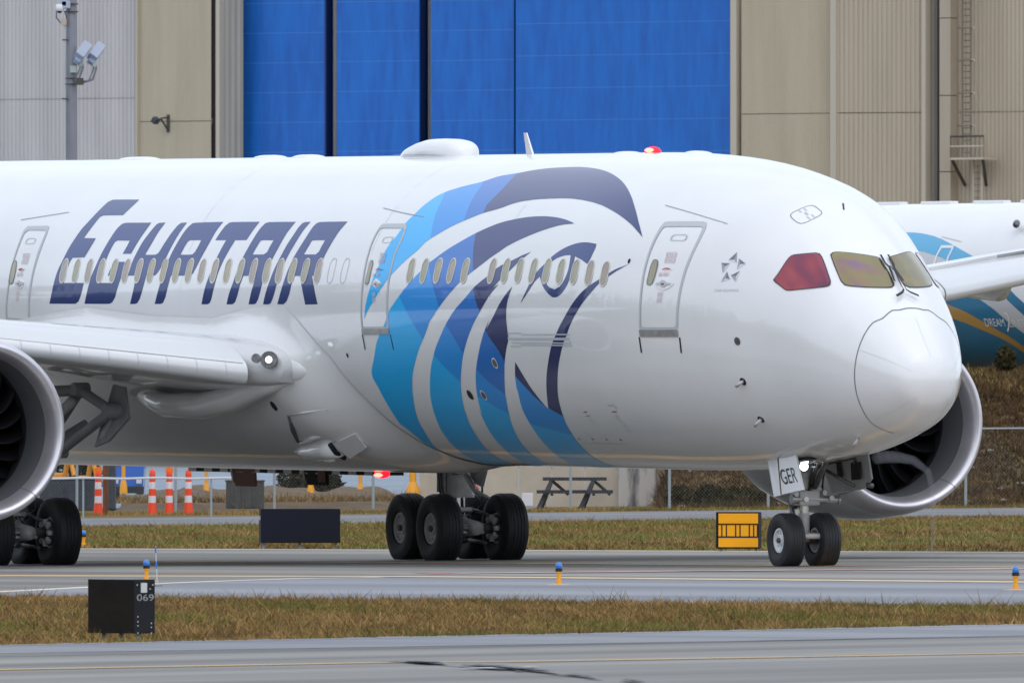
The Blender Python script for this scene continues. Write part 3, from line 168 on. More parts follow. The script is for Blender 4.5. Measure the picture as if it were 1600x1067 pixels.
LETTERS=[([(33.934,0.037),(33.88,0.079),(33.839,0.121),(33.816,0.157),(33.794,0.194),(33.762,0.231),(33.726,0.267),(33.679,0.297),(33.63,0.326),(33.58,0.367),(33.535,0.411),(33.488,0.447),(33.439,0.482),(33.389,0.521),(33.339,0.56),(33.276,0.591),(33.212,0.622),(33.161,0.654),(33.118,0.687),(33.074,0.72),(33.038,0.75),(32.989,0.791),(32.849,0.812),(32.663,0.813),(32.411,0.813),(32.123,0.813),(31.825,0.812),(31.547,0.812),(31.576,0.775),(31.617,0.74),(31.67,0.706),(31.732,0.672),(32.074,0.672),(32.416,0.672),(32.669,0.671),(32.797,0.659),(32.833,0.628),(32.865,0.593),(32.898,0.564),(32.933,0.536),(32.998,0.492),(32.699,0.491),(32.401,0.49),(32.435,0.455),(32.478,0.419),(32.529,0.385),(32.589,0.351),(32.882,0.35),(33.175,0.348),(33.245,0.317),(33.279,0.277),(33.316,0.234),(33.337,0.205),(33.358,0.176),(33.098,0.176),(32.84,0.176),(32.581,0.176),(32.323,0.176),(32.364,0.129),(32.415,0.089),(32.499,0.053),(32.643,0.037),(32.9,0.037),(33.158,0.037),(33.417,0.037),(33.675,0.037)],[]),([(32.2,0.037),(32.157,0.075),(32.118,0.113),(32.084,0.147),(32.052,0.185),(32.023,0.218),(31.975,0.251),(31.923,0.284),(31.876,0.325),(31.833,0.368),(31.785,0.407),(31.739,0.445),(31.7,0.482),(31.662,0.517),(31.627,0.546),(31.587,0.572),(31.484,0.601),(31.337,0.609),(31.104,0.609),(30.786,0.609),(30.435,0.609),(30.102,0.609),(30.134,0.568),(30.18,0.528),(30.229,0.489),(30.273,0.451),(30.319,0.413),(30.375,0.376),(30.779,0.376),(30.737,0.405),(30.706,0.432),(30.689,0.471),(31.019,0.472),(31.287,0.472),(31.385,0.461),(31.425,0.427),(31.462,0.385),(31.483,0.346),(31.5,0.309),(31.515,0.276),(31.53,0.243),(31.542,0.209),(31.558,0.176),(31.27,0.176),(30.983,0.176),(30.946,0.225),(31.221,0.225),(31.171,0.267),(31.102,0.293),(31.024,0.32),(30.761,0.32),(30.498,0.32),(30.509,0.273),(30.538,0.226),(30.574,0.193),(30.621,0.158),(30.663,0.13),(30.718,0.082),(30.834,0.05),(30.966,0.038),(31.197,0.037),(31.513,0.037),(31.865,0.037)],[]),([(29.978,0.037),(29.915,0.08),(29.868,0.122),(29.848,0.155),(29.838,0.19),(29.836,0.225),(30.227,0.225),(30.207,0.27),(30.191,0.313),(30.157,0.349),(30.116,0.384),(30.076,0.423),(30.032,0.462),(29.971,0.499),(29.906,0.534),(29.85,0.567),(29.797,0.595),(29.697,0.607),(29.413,0.609),(29.456,0.571),(29.498,0.534),(29.523,0.498),(29.551,0.46),(29.585,0.427),(29.625,0.398),(29.673,0.369),(29.402,0.369),(29.179,0.369),(29.058,0.38),(29.01,0.405),(28.969,0.435),(28.913,0.474),(28.858,0.515),(28.799,0.552),(28.745,0.584),(28.651,0.606),(28.368,0.608),(28.41,0.57),(28.453,0.533),(28.479,0.499),(28.507,0.463),(28.54,0.426),(28.571,0.391),(28.605,0.356),(28.646,0.325),(28.72,0.284),(28.8,0.251),(28.911,0.228),(29.022,0.225),(29.341,0.225),(29.373,0.18),(29.416,0.138),(29.462,0.102),(29.517,0.071),(29.624,0.043),(29.739,0.037)],[]),([(28.78,0.038),(28.733,0.069),(28.692,0.1),(28.654,0.13),(28.615,0.164),(28.578,0.2),(28.544,0.235),(28.509,0.271),(28.478,0.307),(28.45,0.341),(28.409,0.384),(28.366,0.426),(28.32,0.472),(28.278,0.515),(28.237,0.547),(28.19,0.574),(28.086,0.602),(27.959,0.606),(27.772,0.607),(27.518,0.609),(27.227,0.61),(26.927,0.611),(26.646,0.612),(26.69,0.581),(26.732,0.549),(26.753,0.515),(26.771,0.48),(26.799,0.445),(26.835,0.41),(26.881,0.375),(26.932,0.341),(26.976,0.31),(27.022,0.282),(27.11,0.242),(27.216,0.226),(27.202,0.225),(27.519,0.225),(27.836,0.225),(28.153,0.225),(28.187,0.18),(28.227,0.139),(28.275,0.083),(28.377,0.047),(28.49,0.038)],[(27.963,0.369),(27.93,0.399),(27.904,0.426),(27.856,0.461),(27.782,0.472),(27.54,0.473),(27.24,0.472),(27.258,0.433),(27.304,0.391),(27.388,0.372),(27.511,0.369),(27.716,0.369)]),([(26.528,0.037),(26.497,0.07),(26.468,0.102),(26.427,0.141),(26.382,0.18),(26.329,0.217),(26.275,0.253),(26.232,0.293),(26.193,0.334),(26.151,0.372),(26.112,0.409),(26.08,0.441),(26.051,0.472),(26.309,0.472),(26.567,0.472),(26.537,0.5),(26.509,0.528),(26.473,0.557),(26.434,0.582),(26.336,0.605),(26.175,0.61),(25.993,0.61),(25.751,0.611),(25.474,0.611),(25.188,0.611),(24.92,0.611),(24.96,0.575),(25.005,0.539),(25.04,0.506),(25.079,0.473),(25.346,0.472),(25.613,0.471),(25.655,0.44),(25.7,0.409),(25.757,0.368),(25.817,0.326),(25.861,0.293),(25.901,0.26),(25.933,0.228),(25.961,0.195),(25.99,0.158),(26.019,0.123),(26.066,0.074),(26.133,0.047),(26.234,0.037)],[]),([(25.333,0.037),(25.297,0.07),(25.258,0.102),(25.19,0.141),(25.123,0.181),(25.078,0.224),(25.04,0.267),(24.992,0.308),(24.941,0.348),(24.887,0.39),(24.837,0.432),(24.795,0.473),(24.759,0.511),(24.728,0.541),(24.692,0.568),(24.601,0.6),(24.45,0.608),(24.271,0.608),(24.031,0.609),(23.757,0.609),(23.474,0.609),(23.209,0.609),(23.27,0.568),(23.331,0.526),(23.357,0.495),(23.381,0.463),(23.408,0.431),(23.444,0.398),(23.487,0.364),(23.531,0.333),(23.591,0.296),(23.649,0.26),(23.691,0.224),(23.726,0.188),(23.755,0.151),(23.786,0.117),(23.86,0.068),(23.953,0.043),(24.054,0.038),(24.294,0.038),(24.252,0.074),(24.214,0.11),(24.174,0.145),(24.134,0.184),(24.104,0.224),(24.397,0.224),(24.691,0.224),(24.733,0.195),(24.774,0.167),(24.808,0.13),(24.844,0.096),(24.927,0.053),(25.051,0.038)],[(24.527,0.369),(24.491,0.397),(24.458,0.424),(24.397,0.467),(24.281,0.471),(24.062,0.471),(23.796,0.47),(23.846,0.424),(23.877,0.386),(23.993,0.37),(24.234,0.369)]),([(23.606,0.038),(23.566,0.074),(23.526,0.11),(23.465,0.153),(23.404,0.195),(23.355,0.231),(23.305,0.267),(23.261,0.296),(23.214,0.326),(23.172,0.355),(23.12,0.398),(23.073,0.439),(23.022,0.475),(22.975,0.51),(22.947,0.542),(22.922,0.571),(22.848,0.6),(22.746,0.607),(22.508,0.608),(22.567,0.575),(22.622,0.542),(22.665,0.499),(22.71,0.454),(22.749,0.424),(22.792,0.394),(22.834,0.363),(22.873,0.331),(22.912,0.298),(22.95,0.267),(22.997,0.227),(23.04,0.188),(23.069,0.151),(23.099,0.117),(23.174,0.072),(23.266,0.043),(23.367,0.038)],[]),([(22.935,0.039),(22.884,0.073),(22.838,0.107),(22.786,0.147),(22.736,0.188),(22.691,0.228),(22.646,0.267),(22.598,0.308),(22.547,0.348),(22.486,0.386),(22.424,0.423),(22.363,0.467),(22.316,0.509),(22.289,0.542),(22.263,0.57),(22.183,0.598),(22.062,0.606),(21.881,0.607),(21.636,0.608),(21.354,0.608),(21.063,0.609),(20.791,0.609),(20.861,0.571),(20.93,0.532),(20.978,0.489),(21.023,0.446),(21.071,0.403),(21.117,0.362),(21.15,0.328),(21.183,0.296),(21.26,0.253),(21.323,0.228),(21.468,0.224),(21.384,0.19),(21.306,0.157),(21.235,0.125),(21.142,0.082),(21.057,0.04),(21.343,0.039),(21.63,0.038),(21.703,0.078),(21.784,0.118),(21.856,0.151),(21.94,0.188),(22.033,0.224),(22.301,0.224),(22.329,0.196),(22.358,0.167),(22.378,0.135),(22.406,0.103),(22.51,0.058),(22.656,0.039)],[(22.113,0.369),(22.067,0.399),(22.029,0.427),(21.984,0.466),(21.869,0.469),(21.648,0.469),(21.38,0.469),(21.43,0.419),(21.455,0.389),(21.56,0.369),(21.837,0.369)])]
DOORS=[([(7.049,-0.064),(7.046,-0.041),(7.043,-0.009),(7.044,0.026),(7.045,0.059),(7.047,0.089),(7.05,0.119),(7.054,0.148),(7.059,0.178),(7.065,0.208),(7.073,0.239),(7.082,0.269),(7.09,0.3),(7.097,0.331),(7.105,0.363),(7.114,0.395),(7.121,0.425),(7.129,0.464),(7.134,0.502),(7.14,0.538),(7.142,0.569),(7.142,0.599),(7.14,0.625),(7.101,0.66),(6.977,0.671),(6.868,0.676),(6.72,0.684),(6.551,0.692),(6.377,0.701),(6.213,0.71),(6.073,0.718),(5.972,0.724),(5.853,0.719),(5.783,0.686),(5.755,0.645),(5.739,0.599),(5.735,0.564),(5.738,0.525),(5.742,0.488),(5.745,0.457),(5.751,0.425),(5.758,0.393),(5.765,0.361),(5.772,0.32),(5.778,0.28),(5.784,0.24),(5.789,0.204),(5.793,0.168),(5.798,0.134),(5.803,0.101),(5.807,0.069),(5.811,0.037),(5.812,-0.005),(5.815,-0.048),(5.883,-0.067),(6.038,-0.069),(6.206,-0.072),(6.378,-0.075),(6.547,-0.078),(6.702,-0.081),(6.837,-0.083),(6.941,-0.084),(7.031,-0.08)],[(6.991,-0.054),(6.989,-0.024),(6.988,0.018),(6.99,0.06),(6.992,0.09),(6.995,0.119),(6.999,0.149),(7.004,0.179),(7.011,0.21),(7.019,0.24),(7.027,0.271),(7.035,0.301),(7.042,0.332),(7.048,0.362),(7.053,0.393),(7.059,0.422),(7.063,0.459),(7.066,0.496),(7.069,0.53),(7.062,0.568),(7.052,0.6),(7.03,0.623),(6.941,0.631),(6.832,0.636),(6.684,0.643),(6.513,0.651),(6.337,0.66),(6.171,0.668),(6.03,0.676),(5.929,0.681),(5.843,0.674),(5.817,0.634),(5.799,0.596),(5.794,0.561),(5.795,0.523),(5.798,0.485),(5.802,0.454),(5.809,0.422),(5.816,0.39),(5.823,0.359),(5.827,0.318),(5.83,0.278),(5.834,0.239),(5.839,0.203),(5.843,0.167),(5.848,0.132),(5.853,0.099),(5.858,0.067),(5.862,0.036),(5.862,-0.004),(5.868,-0.038),(5.922,-0.054),(6.092,-0.057),(6.275,-0.06),(6.46,-0.064),(6.635,-0.067),(6.786,-0.069),(6.9,-0.07),(6.971,-0.066)]),([(19.066,-0.111),(19.067,-0.077),(19.07,-0.043),(19.069,-0.013),(19.07,0.021),(19.071,0.055),(19.072,0.087),(19.078,0.121),(19.086,0.157),(19.096,0.191),(19.105,0.224),(19.116,0.257),(19.128,0.289),(19.141,0.321),(19.156,0.36),(19.171,0.4),(19.185,0.437),(19.189,0.469),(19.189,0.501),(19.187,0.528),(19.15,0.575),(19.066,0.588),(18.879,0.589),(18.621,0.59),(18.334,0.59),(18.061,0.59),(17.93,0.576),(17.838,0.527),(17.822,0.488),(17.824,0.446),(17.84,0.407),(17.855,0.368),(17.853,0.335),(17.849,0.3),(17.846,0.265),(17.845,0.231),(17.844,0.198),(17.84,0.164),(17.831,0.128),(17.821,0.091),(17.813,0.056),(17.807,0.025),(17.801,-0.005),(17.796,-0.034),(17.785,-0.067),(17.776,-0.101),(17.87,-0.116),(18.104,-0.117),(18.354,-0.117),(18.596,-0.118),(18.807,-0.118),(18.962,-0.118)],[(19.004,-0.104),(19.008,-0.074),(19.012,-0.043),(19.011,-0.013),(19.012,0.021),(19.013,0.055),(19.015,0.087),(19.02,0.121),(19.028,0.157),(19.038,0.191),(19.048,0.224),(19.058,0.257),(19.07,0.289),(19.083,0.321),(19.098,0.36),(19.114,0.4),(19.127,0.437),(19.128,0.468),(19.123,0.498),(19.119,0.523),(19.094,0.551),(18.992,0.557),(18.815,0.557),(18.572,0.557),(18.303,0.556),(18.048,0.556),(17.962,0.546),(17.927,0.527),(17.908,0.49),(17.901,0.446),(17.913,0.407),(17.925,0.368),(17.923,0.335),(17.919,0.3),(17.916,0.265),(17.913,0.231),(17.91,0.198),(17.904,0.164),(17.895,0.128),(17.884,0.091),(17.877,0.056),(17.873,0.025),(17.869,-0.006),(17.867,-0.034),(17.86,-0.063),(17.853,-0.092),(17.925,-0.104),(18.193,-0.105),(18.476,-0.106),(18.73,-0.106),(18.915,-0.106)]),([(36.109,-0.068),(36.112,-0.028),(36.115,0.012),(36.108,0.041),(36.098,0.069),(36.088,0.098),(36.082,0.128),(36.079,0.16),(36.08,0.195),(36.082,0.229),(36.083,0.262),(36.086,0.296),(36.091,0.33),(36.099,0.363),(36.109,0.403),(36.12,0.444),(36.136,0.48),(36.163,0.519),(36.178,0.554),(36.091,0.586),(35.848,0.586),(35.606,0.587),(35.363,0.588),(35.121,0.589),(34.995,0.576),(34.933,0.528),(34.911,0.496),(34.896,0.458),(34.887,0.42),(34.882,0.386),(34.881,0.351),(34.881,0.317),(34.883,0.281),(34.888,0.244),(34.893,0.207),(34.897,0.17),(34.901,0.133),(34.906,0.099),(34.911,0.07),(34.915,0.042),(34.917,0.013),(34.915,-0.017),(34.912,-0.047),(34.915,-0.078),(35.153,-0.076),(35.392,-0.074),(35.63,-0.072),(35.869,-0.07)],[(36.049,-0.06),(36.05,-0.024),(36.051,0.012),(36.044,0.04),(36.034,0.069),(36.024,0.098),(36.018,0.128),(36.015,0.16),(36.016,0.195),(36.018,0.229),(36.019,0.262),(36.023,0.297),(36.028,0.331),(36.035,0.363),(36.04,0.402),(36.045,0.44),(36.054,0.474),(36.067,0.507),(36.065,0.535),(35.953,0.554),(35.723,0.555),(35.41,0.554),(35.098,0.553),(35.015,0.541),(35.004,0.516),(34.994,0.489),(34.988,0.455),(34.982,0.42),(34.974,0.386),(34.966,0.352),(34.961,0.317),(34.959,0.281),(34.961,0.244),(34.965,0.207),(34.968,0.17),(34.972,0.133),(34.978,0.099),(34.983,0.07),(34.986,0.041),(34.989,0.013),(34.987,-0.028),(34.99,-0.068),(35.254,-0.066),(35.519,-0.064),(35.784,-0.062)])]
SILLS=[[(7.038,-0.085),(6.792,-0.082),(6.552,-0.078),(6.316,-0.074),(6.083,-0.07),(5.853,-0.066),(5.818,-0.079),(5.83,-0.113),(6.064,-0.116),(6.3,-0.12),(6.54,-0.123),(6.783,-0.127),(7.032,-0.13),(7.044,-0.101)],[(19.025,-0.115),(18.628,-0.115),(18.232,-0.115),(17.836,-0.114),(17.79,-0.129),(17.823,-0.15),(18.224,-0.151),(18.627,-0.151),(19.03,-0.152),(19.052,-0.134)]]
DOORWIN=[[(6.877,0.234),(6.878,0.251),(6.876,0.274),(6.876,0.295),(6.878,0.323),(6.878,0.349),(6.855,0.379),(6.788,0.386),(6.722,0.376),(6.705,0.357),(6.692,0.339),(6.687,0.318),(6.686,0.294),(6.69,0.272),(6.702,0.248),(6.722,0.228),(6.778,0.215),(6.849,0.218)],[(18.93,0.186),(18.927,0.203),(18.922,0.225),(18.92,0.246),(18.921,0.266),(18.923,0.286),(18.924,0.302),(18.9,0.323),(18.833,0.325),(18.785,0.307),(18.778,0.29),(18.777,0.268),(18.778,0.246),(18.778,0.223),(18.78,0.2),(18.79,0.182),(18.846,0.169),(18.908,0.173)],[(36.023,0.185),(36.037,0.205),(36.042,0.229),(36.045,0.25),(36.049,0.275),(36.051,0.295),(36.027,0.323),(35.956,0.328),(35.887,0.317),(35.856,0.295),(35.834,0.273),(35.826,0.255),(35.824,0.235),(35.826,0.217),(35.837,0.197),(35.853,0.176),(35.941,0.168)]]
VENTS=[[(6.616,0.541),(6.629,0.568),(6.562,0.583),(6.465,0.588),(6.339,0.594),(6.213,0.6),(6.153,0.589),(6.151,0.561),(6.195,0.55),(6.295,0.545),(6.431,0.54),(6.57,0.534)],[(18.71,0.458),(18.701,0.484),(18.623,0.49),(18.463,0.491),(18.27,0.49),(18.262,0.454),(18.342,0.448),(18.486,0.448),(18.66,0.449)],[(35.8,0.456),(35.787,0.483),(35.693,0.492),(35.558,0.492),(35.397,0.492),(35.321,0.477),(35.345,0.456),(35.404,0.449),(35.546,0.448),(35.72,0.448)]]
HANDLES=[[(6.621,0.226),(6.584,0.242),(6.54,0.257),(6.476,0.267),(6.401,0.272),(6.311,0.272),(6.219,0.266),(6.131,0.255),(6.044,0.242),(6.093,0.227),(6.148,0.212),(6.233,0.2),(6.327,0.189),(6.418,0.194),(6.502,0.201),(6.565,0.212)],[(18.632,0.173),(18.543,0.191),(18.457,0.209),(18.287,0.191),(18.17,0.173),(18.28,0.155),(18.385,0.144),(18.538,0.157)],[(35.724,0.169),(35.637,0.196),(35.528,0.204),(35.39,0.19),(35.285,0.169),(35.343,0.147),(35.45,0.133),(35.596,0.144)]]
HGRIP=[[(6.568,0.231),(6.457,0.24),(6.426,0.254),(6.332,0.257),(6.273,0.245),(6.132,0.243),(6.123,0.234),(6.256,0.226),(6.291,0.211),(6.385,0.208),(6.44,0.221),(6.56,0.222)],[(18.603,0.176),(18.486,0.18),(18.47,0.189),(18.381,0.189),(18.345,0.18),(18.218,0.176),(18.209,0.168),(18.327,0.164),(18.355,0.153),(18.419,0.153),(18.468,0.164),(18.594,0.167)],[(35.677,0.176),(35.555,0.181),(35.534,0.19),(35.47,0.19),(35.428,0.182),(35.294,0.176),(35.282,0.165),(35.405,0.161),(35.442,0.15),(35.506,0.15),(35.549,0.161),(35.665,0.165)]]
RED=[[(6.419,0.232),(6.314,0.237),(6.313,0.227),(6.343,0.221),(6.389,0.224)],[(18.47,0.172),(18.349,0.172),(18.395,0.161)],[(35.56,0.172),(35.464,0.172),(35.498,0.159)],[(6.476,0.319),(6.449,0.332),(6.373,0.341),(6.272,0.342),(6.197,0.331),(6.252,0.334),(6.349,0.333),(6.421,0.327)],[(18.535,0.255),(18.465,0.271),(18.37,0.272),(18.271,0.263),(18.282,0.257),(18.371,0.265),(18.457,0.263)],[(35.512,0.253),(35.639,0.262),(35.606,0.27),(35.478,0.275),(35.355,0.264),(35.472,0.267)]]
TAGS=[[(6.54,0.449),(6.238,0.461),(6.209,0.426),(6.513,0.415)],[(6.518,0.409),(6.214,0.42),(6.2,0.385),(6.496,0.375)],[(6.576,0.302),(6.447,0.306),(6.447,0.282),(6.568,0.279)],[(6.417,0.307),(6.277,0.311),(6.278,0.288),(6.414,0.284)],[(6.482,0.173),(6.327,0.177),(6.334,0.146),(6.481,0.143)],[(6.486,0.135),(6.33,0.139),(6.342,0.108),(6.489,0.104)],[(18.569,0.378),(18.312,0.378),(18.277,0.344),(18.533,0.344)],[(18.543,0.337),(18.286,0.337),(18.27,0.309),(18.527,0.309)],[(18.651,0.239),(18.523,0.239),(18.525,0.222),(18.641,0.222)],[(18.485,0.239),(18.356,0.239),(18.358,0.222),(18.474,0.222)],[(18.523,0.116),(18.395,0.116),(18.398,0.09),(18.526,0.09)],[(18.51,0.083),(18.382,0.083),(18.396,0.056),(18.518,0.056)],[(35.676,0.38),(35.365,0.38),(35.316,0.345),(35.628,0.346)],[(35.615,0.34),(35.328,0.34),(35.321,0.306),(35.617,0.306)],[(35.702,0.242),(35.582,0.242),(35.581,0.22),(35.693,0.22)],[(35.547,0.245),(35.428,0.245),(35.421,0.22),(35.533,0.22)],[(35.599,0.12),(35.456,0.12),(35.459,0.09),(35.595,0.09)],[(35.584,0.084),(35.456,0.085),(35.467,0.054),(35.595,0.054)]]
COCKPIT=[[(3.542,0.475),(3.522,0.502),(3.504,0.529),(3.489,0.556),(3.478,0.582),(3.469,0.611),(3.462,0.642),(3.456,0.671),(3.452,0.694),(3.443,0.722),(3.422,0.748),(3.379,0.771),(3.326,0.791),(3.281,0.808),(3.225,0.829),(3.163,0.854),(3.103,0.879),(3.051,0.902),(3.011,0.92),(2.926,0.943),(2.824,0.932),(2.772,0.921),(2.71,0.908),(2.645,0.892),(2.584,0.877),(2.517,0.86),(2.445,0.841),(2.381,0.823),(2.334,0.809),(2.294,0.783),(2.297,0.752),(2.329,0.727),(2.373,0.701),(2.413,0.682),(2.465,0.658),(2.529,0.631),(2.6,0.603),(2.677,0.576),(2.754,0.55),(2.828,0.528),(2.894,0.509),(2.948,0.494),(3.02,0.475),(3.094,0.458),(3.158,0.447),(3.218,0.447),(3.278,0.452),(3.342,0.456),(3.414,0.46),(3.472,0.464)],[(2.745,1.013),(2.75,1.05),(2.727,1.075),(2.695,1.1),(2.662,1.121),(2.622,1.147),(2.581,1.176),(2.542,1.204),(2.507,1.231),(2.471,1.26),(2.436,1.291),(2.403,1.321),(2.375,1.351),(2.346,1.383),(2.318,1.418),(2.294,1.451),(2.275,1.477),(2.231,1.513),(2.168,1.518),(2.093,1.519),(2.04,1.519),(1.979,1.52),(1.917,1.52),(1.858,1.519),(1.783,1.514),(1.707,1.508),(1.649,1.502),(1.594,1.487),(1.561,1.423),(1.568,1.389),(1.581,1.348),(1.601,1.302),(1.625,1.256),(1.654,1.212),(1.684,1.172),(1.718,1.132),(1.757,1.091),(1.8,1.052),(1.845,1.016),(1.887,0.984),(1.925,0.959),(1.971,0.932),(2.02,0.908),(2.065,0.892),(2.162,0.89),(2.21,0.898),(2.266,0.91),(2.323,0.922),(2.392,0.936),(2.468,0.951),(2.543,0.967),(2.609,0.982),(2.677,0.997)]]
SEAM=[(1.344,-1.345),(1.357,-1.257),(1.378,-1.173),(1.39,-1.107),(1.404,-1.037),(1.408,-0.964),(1.395,-0.885),(1.375,-0.802),(1.355,-0.72),(1.336,-0.628),(1.319,-0.533),(1.304,-0.439),(1.292,-0.367),(1.28,-0.295),(1.269,-0.223),(1.26,-0.153),(1.247,-0.061),(1.235,0.03),(1.226,0.118),(1.219,0.198),(1.212,0.279),(1.207,0.358),(1.204,0.434),(1.201,0.51),(1.198,0.585),(1.195,0.696),(1.186,0.8),(1.153,0.881),(1.121,0.962),(1.124,1.046),(1.137,1.121),(1.145,1.209),(1.105,1.329),(1.108,1.46),(1.107,1.587)]
WIPER=[[(2.263,1.521),(2.188,1.519),(2.114,1.516),(2.053,1.516),(2.01,1.528),(1.965,1.538),(1.915,1.535),(1.854,1.528),(1.785,1.52),(1.715,1.51),(1.649,1.502)],[(1.965,1.538),(1.912,1.556),(1.855,1.568),(1.789,1.567),(1.712,1.56),(1.645,1.554),(1.575,1.55),(1.511,1.547),(1.428,1.552),(1.371,1.509),(1.34,1.449),(1.315,1.379)]]
STAR=[[(4.61,0.565),(4.728,0.487),(4.598,0.5)],[(4.61,0.565),(4.598,0.5),(4.514,0.484)],[(4.728,0.487),(4.598,0.5),(4.514,0.484)],[(4.498,0.522),(4.296,0.503),(4.409,0.483)],[(4.498,0.522),(4.409,0.483),(4.446,0.437)],[(4.296,0.503),(4.409,0.483),(4.446,0.437)],[(4.878,0.451),(4.662,0.466),(4.743,0.431)],[(4.878,0.451),(4.743,0.431),(4.761,0.382)],[(4.662,0.466),(4.743,0.431),(4.761,0.382)],[(4.666,0.4),(4.541,0.35),(4.635,0.348)],[(4.666,0.4),(4.635,0.348),(4.736,0.315)],[(4.541,0.35),(4.635,0.348),(4.736,0.315)],[(4.366,0.434),(4.542,0.38),(4.415,0.384)],[(4.542,0.38),(4.415,0.384),(4.386,0.346)],[(4.366,0.434),(4.415,0.384),(4.386,0.346)]]
GUTTERS=[[(7.492,0.791),(7.087,0.782),(6.702,0.775),(6.33,0.768),(5.965,0.762),(5.606,0.757),(5.264,0.755)],[(19.558,0.717),(19.014,0.695),(18.479,0.675),(17.947,0.658),(17.419,0.643)],[(36.631,0.637),(36.101,0.653),(35.574,0.668),(35.216,0.679),(34.856,0.689),(34.498,0.7)]]
TICKS=[[(7.075,-0.133),(7.076,-0.185),(7.088,-0.238)],[(5.794,-0.118),(5.798,-0.171),(5.813,-0.226)],[(19.058,-0.153),(19.047,-0.203),(19.053,-0.253)],[(17.767,-0.152),(17.751,-0.202),(17.751,-0.253)],[(3.925,1.565),(3.695,1.512)]]
CARGO=[[(12.458,-0.137),(11.838,-0.137)],[(11.848,-0.147),(11.314,-0.146),(10.782,-0.144),(10.254,-0.141),(9.734,-0.139)],[(12.492,-0.171),(11.94,-0.17),(11.389,-0.169),(10.84,-0.168),(10.294,-0.166),(9.757,-0.163)],[(12.391,-0.177),(11.87,-0.177),(11.35,-0.177),(10.831,-0.176),(10.316,-0.174),(9.808,-0.173),(9.708,-0.194)],[(12.331,-0.199),(11.802,-0.199),(11.273,-0.198),(10.746,-0.197),(10.223,-0.196),(9.708,-0.194)],[(12.424,-0.221),(11.979,-0.223)],[(11.965,-0.212),(11.39,-0.212),(10.816,-0.212),(10.246,-0.211),(9.686,-0.209)],[(12.437,-0.137),(12.449,-0.171)]]
PORTS=[[(13.394,-0.305),(13.318,-0.296),(13.242,-0.307),(13.215,-0.321),(13.202,-0.337),(13.211,-0.35),(13.229,-0.364),(13.318,-0.372),(13.405,-0.358),(13.428,-0.345),(13.435,-0.331),(13.419,-0.318)],[(14.507,-0.531),(14.42,-0.523),(14.349,-0.537),(14.33,-0.553),(14.327,-0.57),(14.382,-0.594),(14.481,-0.6),(14.515,-0.589),(14.542,-0.578),(14.551,-0.554)],[(15.115,-0.533),(15.04,-0.524),(14.977,-0.535),(14.96,-0.55),(14.956,-0.565),(14.99,-0.589),(15.069,-0.598),(15.146,-0.586),(15.162,-0.573),(15.162,-0.559)]]
SMALL=[(4.209,-0.095),(4.272,-0.414),(4.315,-0.759),(2.19,-1.169),(19.941,-0.292),(15.479,0.259),(7.663,0.356),(23.644,-0.619)]
SEAMLINES=[[(12.031,-0.986),(11.594,-0.985),(11.158,-0.984),(10.722,-0.983),(10.288,-0.982),(9.859,-0.981)],[(1.178,0.297),(1.002,0.324),(0.833,0.357),(0.673,0.393),(0.518,0.427),(0.378,0.451),(0.285,0.433)],[(1.301,-0.904),(1.07,-0.872),(0.869,-0.856),(0.691,-0.853),(0.523,-0.85),(0.373,-0.843),(0.284,-0.869)],[(0.93,1.565),(0.757,1.555),(0.596,1.55),(0.439,1.547),(0.306,1.565)]]
PLACARD=[(4.137,1.059),(4.157,1.093),(4.149,1.114),(4.138,1.142),(4.128,1.173),(4.12,1.203),(4.114,1.227),(4.099,1.254),(4.075,1.277),(4,1.295),(3.94,1.297),(3.866,1.298),(3.793,1.3),(3.732,1.286),(3.703,1.243),(3.699,1.217),(3.7,1.184),(3.705,1.149),(3.715,1.117),(3.727,1.093),(3.754,1.067),(3.792,1.048),(3.884,1.037),(3.978,1.039),(4.069,1.044)]
STARTXT=[(4.863,0.232),(4.266,0.278),(4.863,0.256)]
TRACKWIN=[(20.61,0.258),(20.009,0.258)]
WINX=[33.423,32.815,32.201,31.597,30.971,30.378,29.755,29.158,28.547,27.938,27.321,26.717,26.113,25.496,24.882,24.267,23.633,23.025,22.424,21.832,21.22,16.96,16.348,15.731,15.13,14.503,13.296,12.689,12.076,11.465,10.862,10.253,9.643,9.029,8.425]
PLUGX=[20.61,20.005]
O2=(3.354,686.785,9.345)
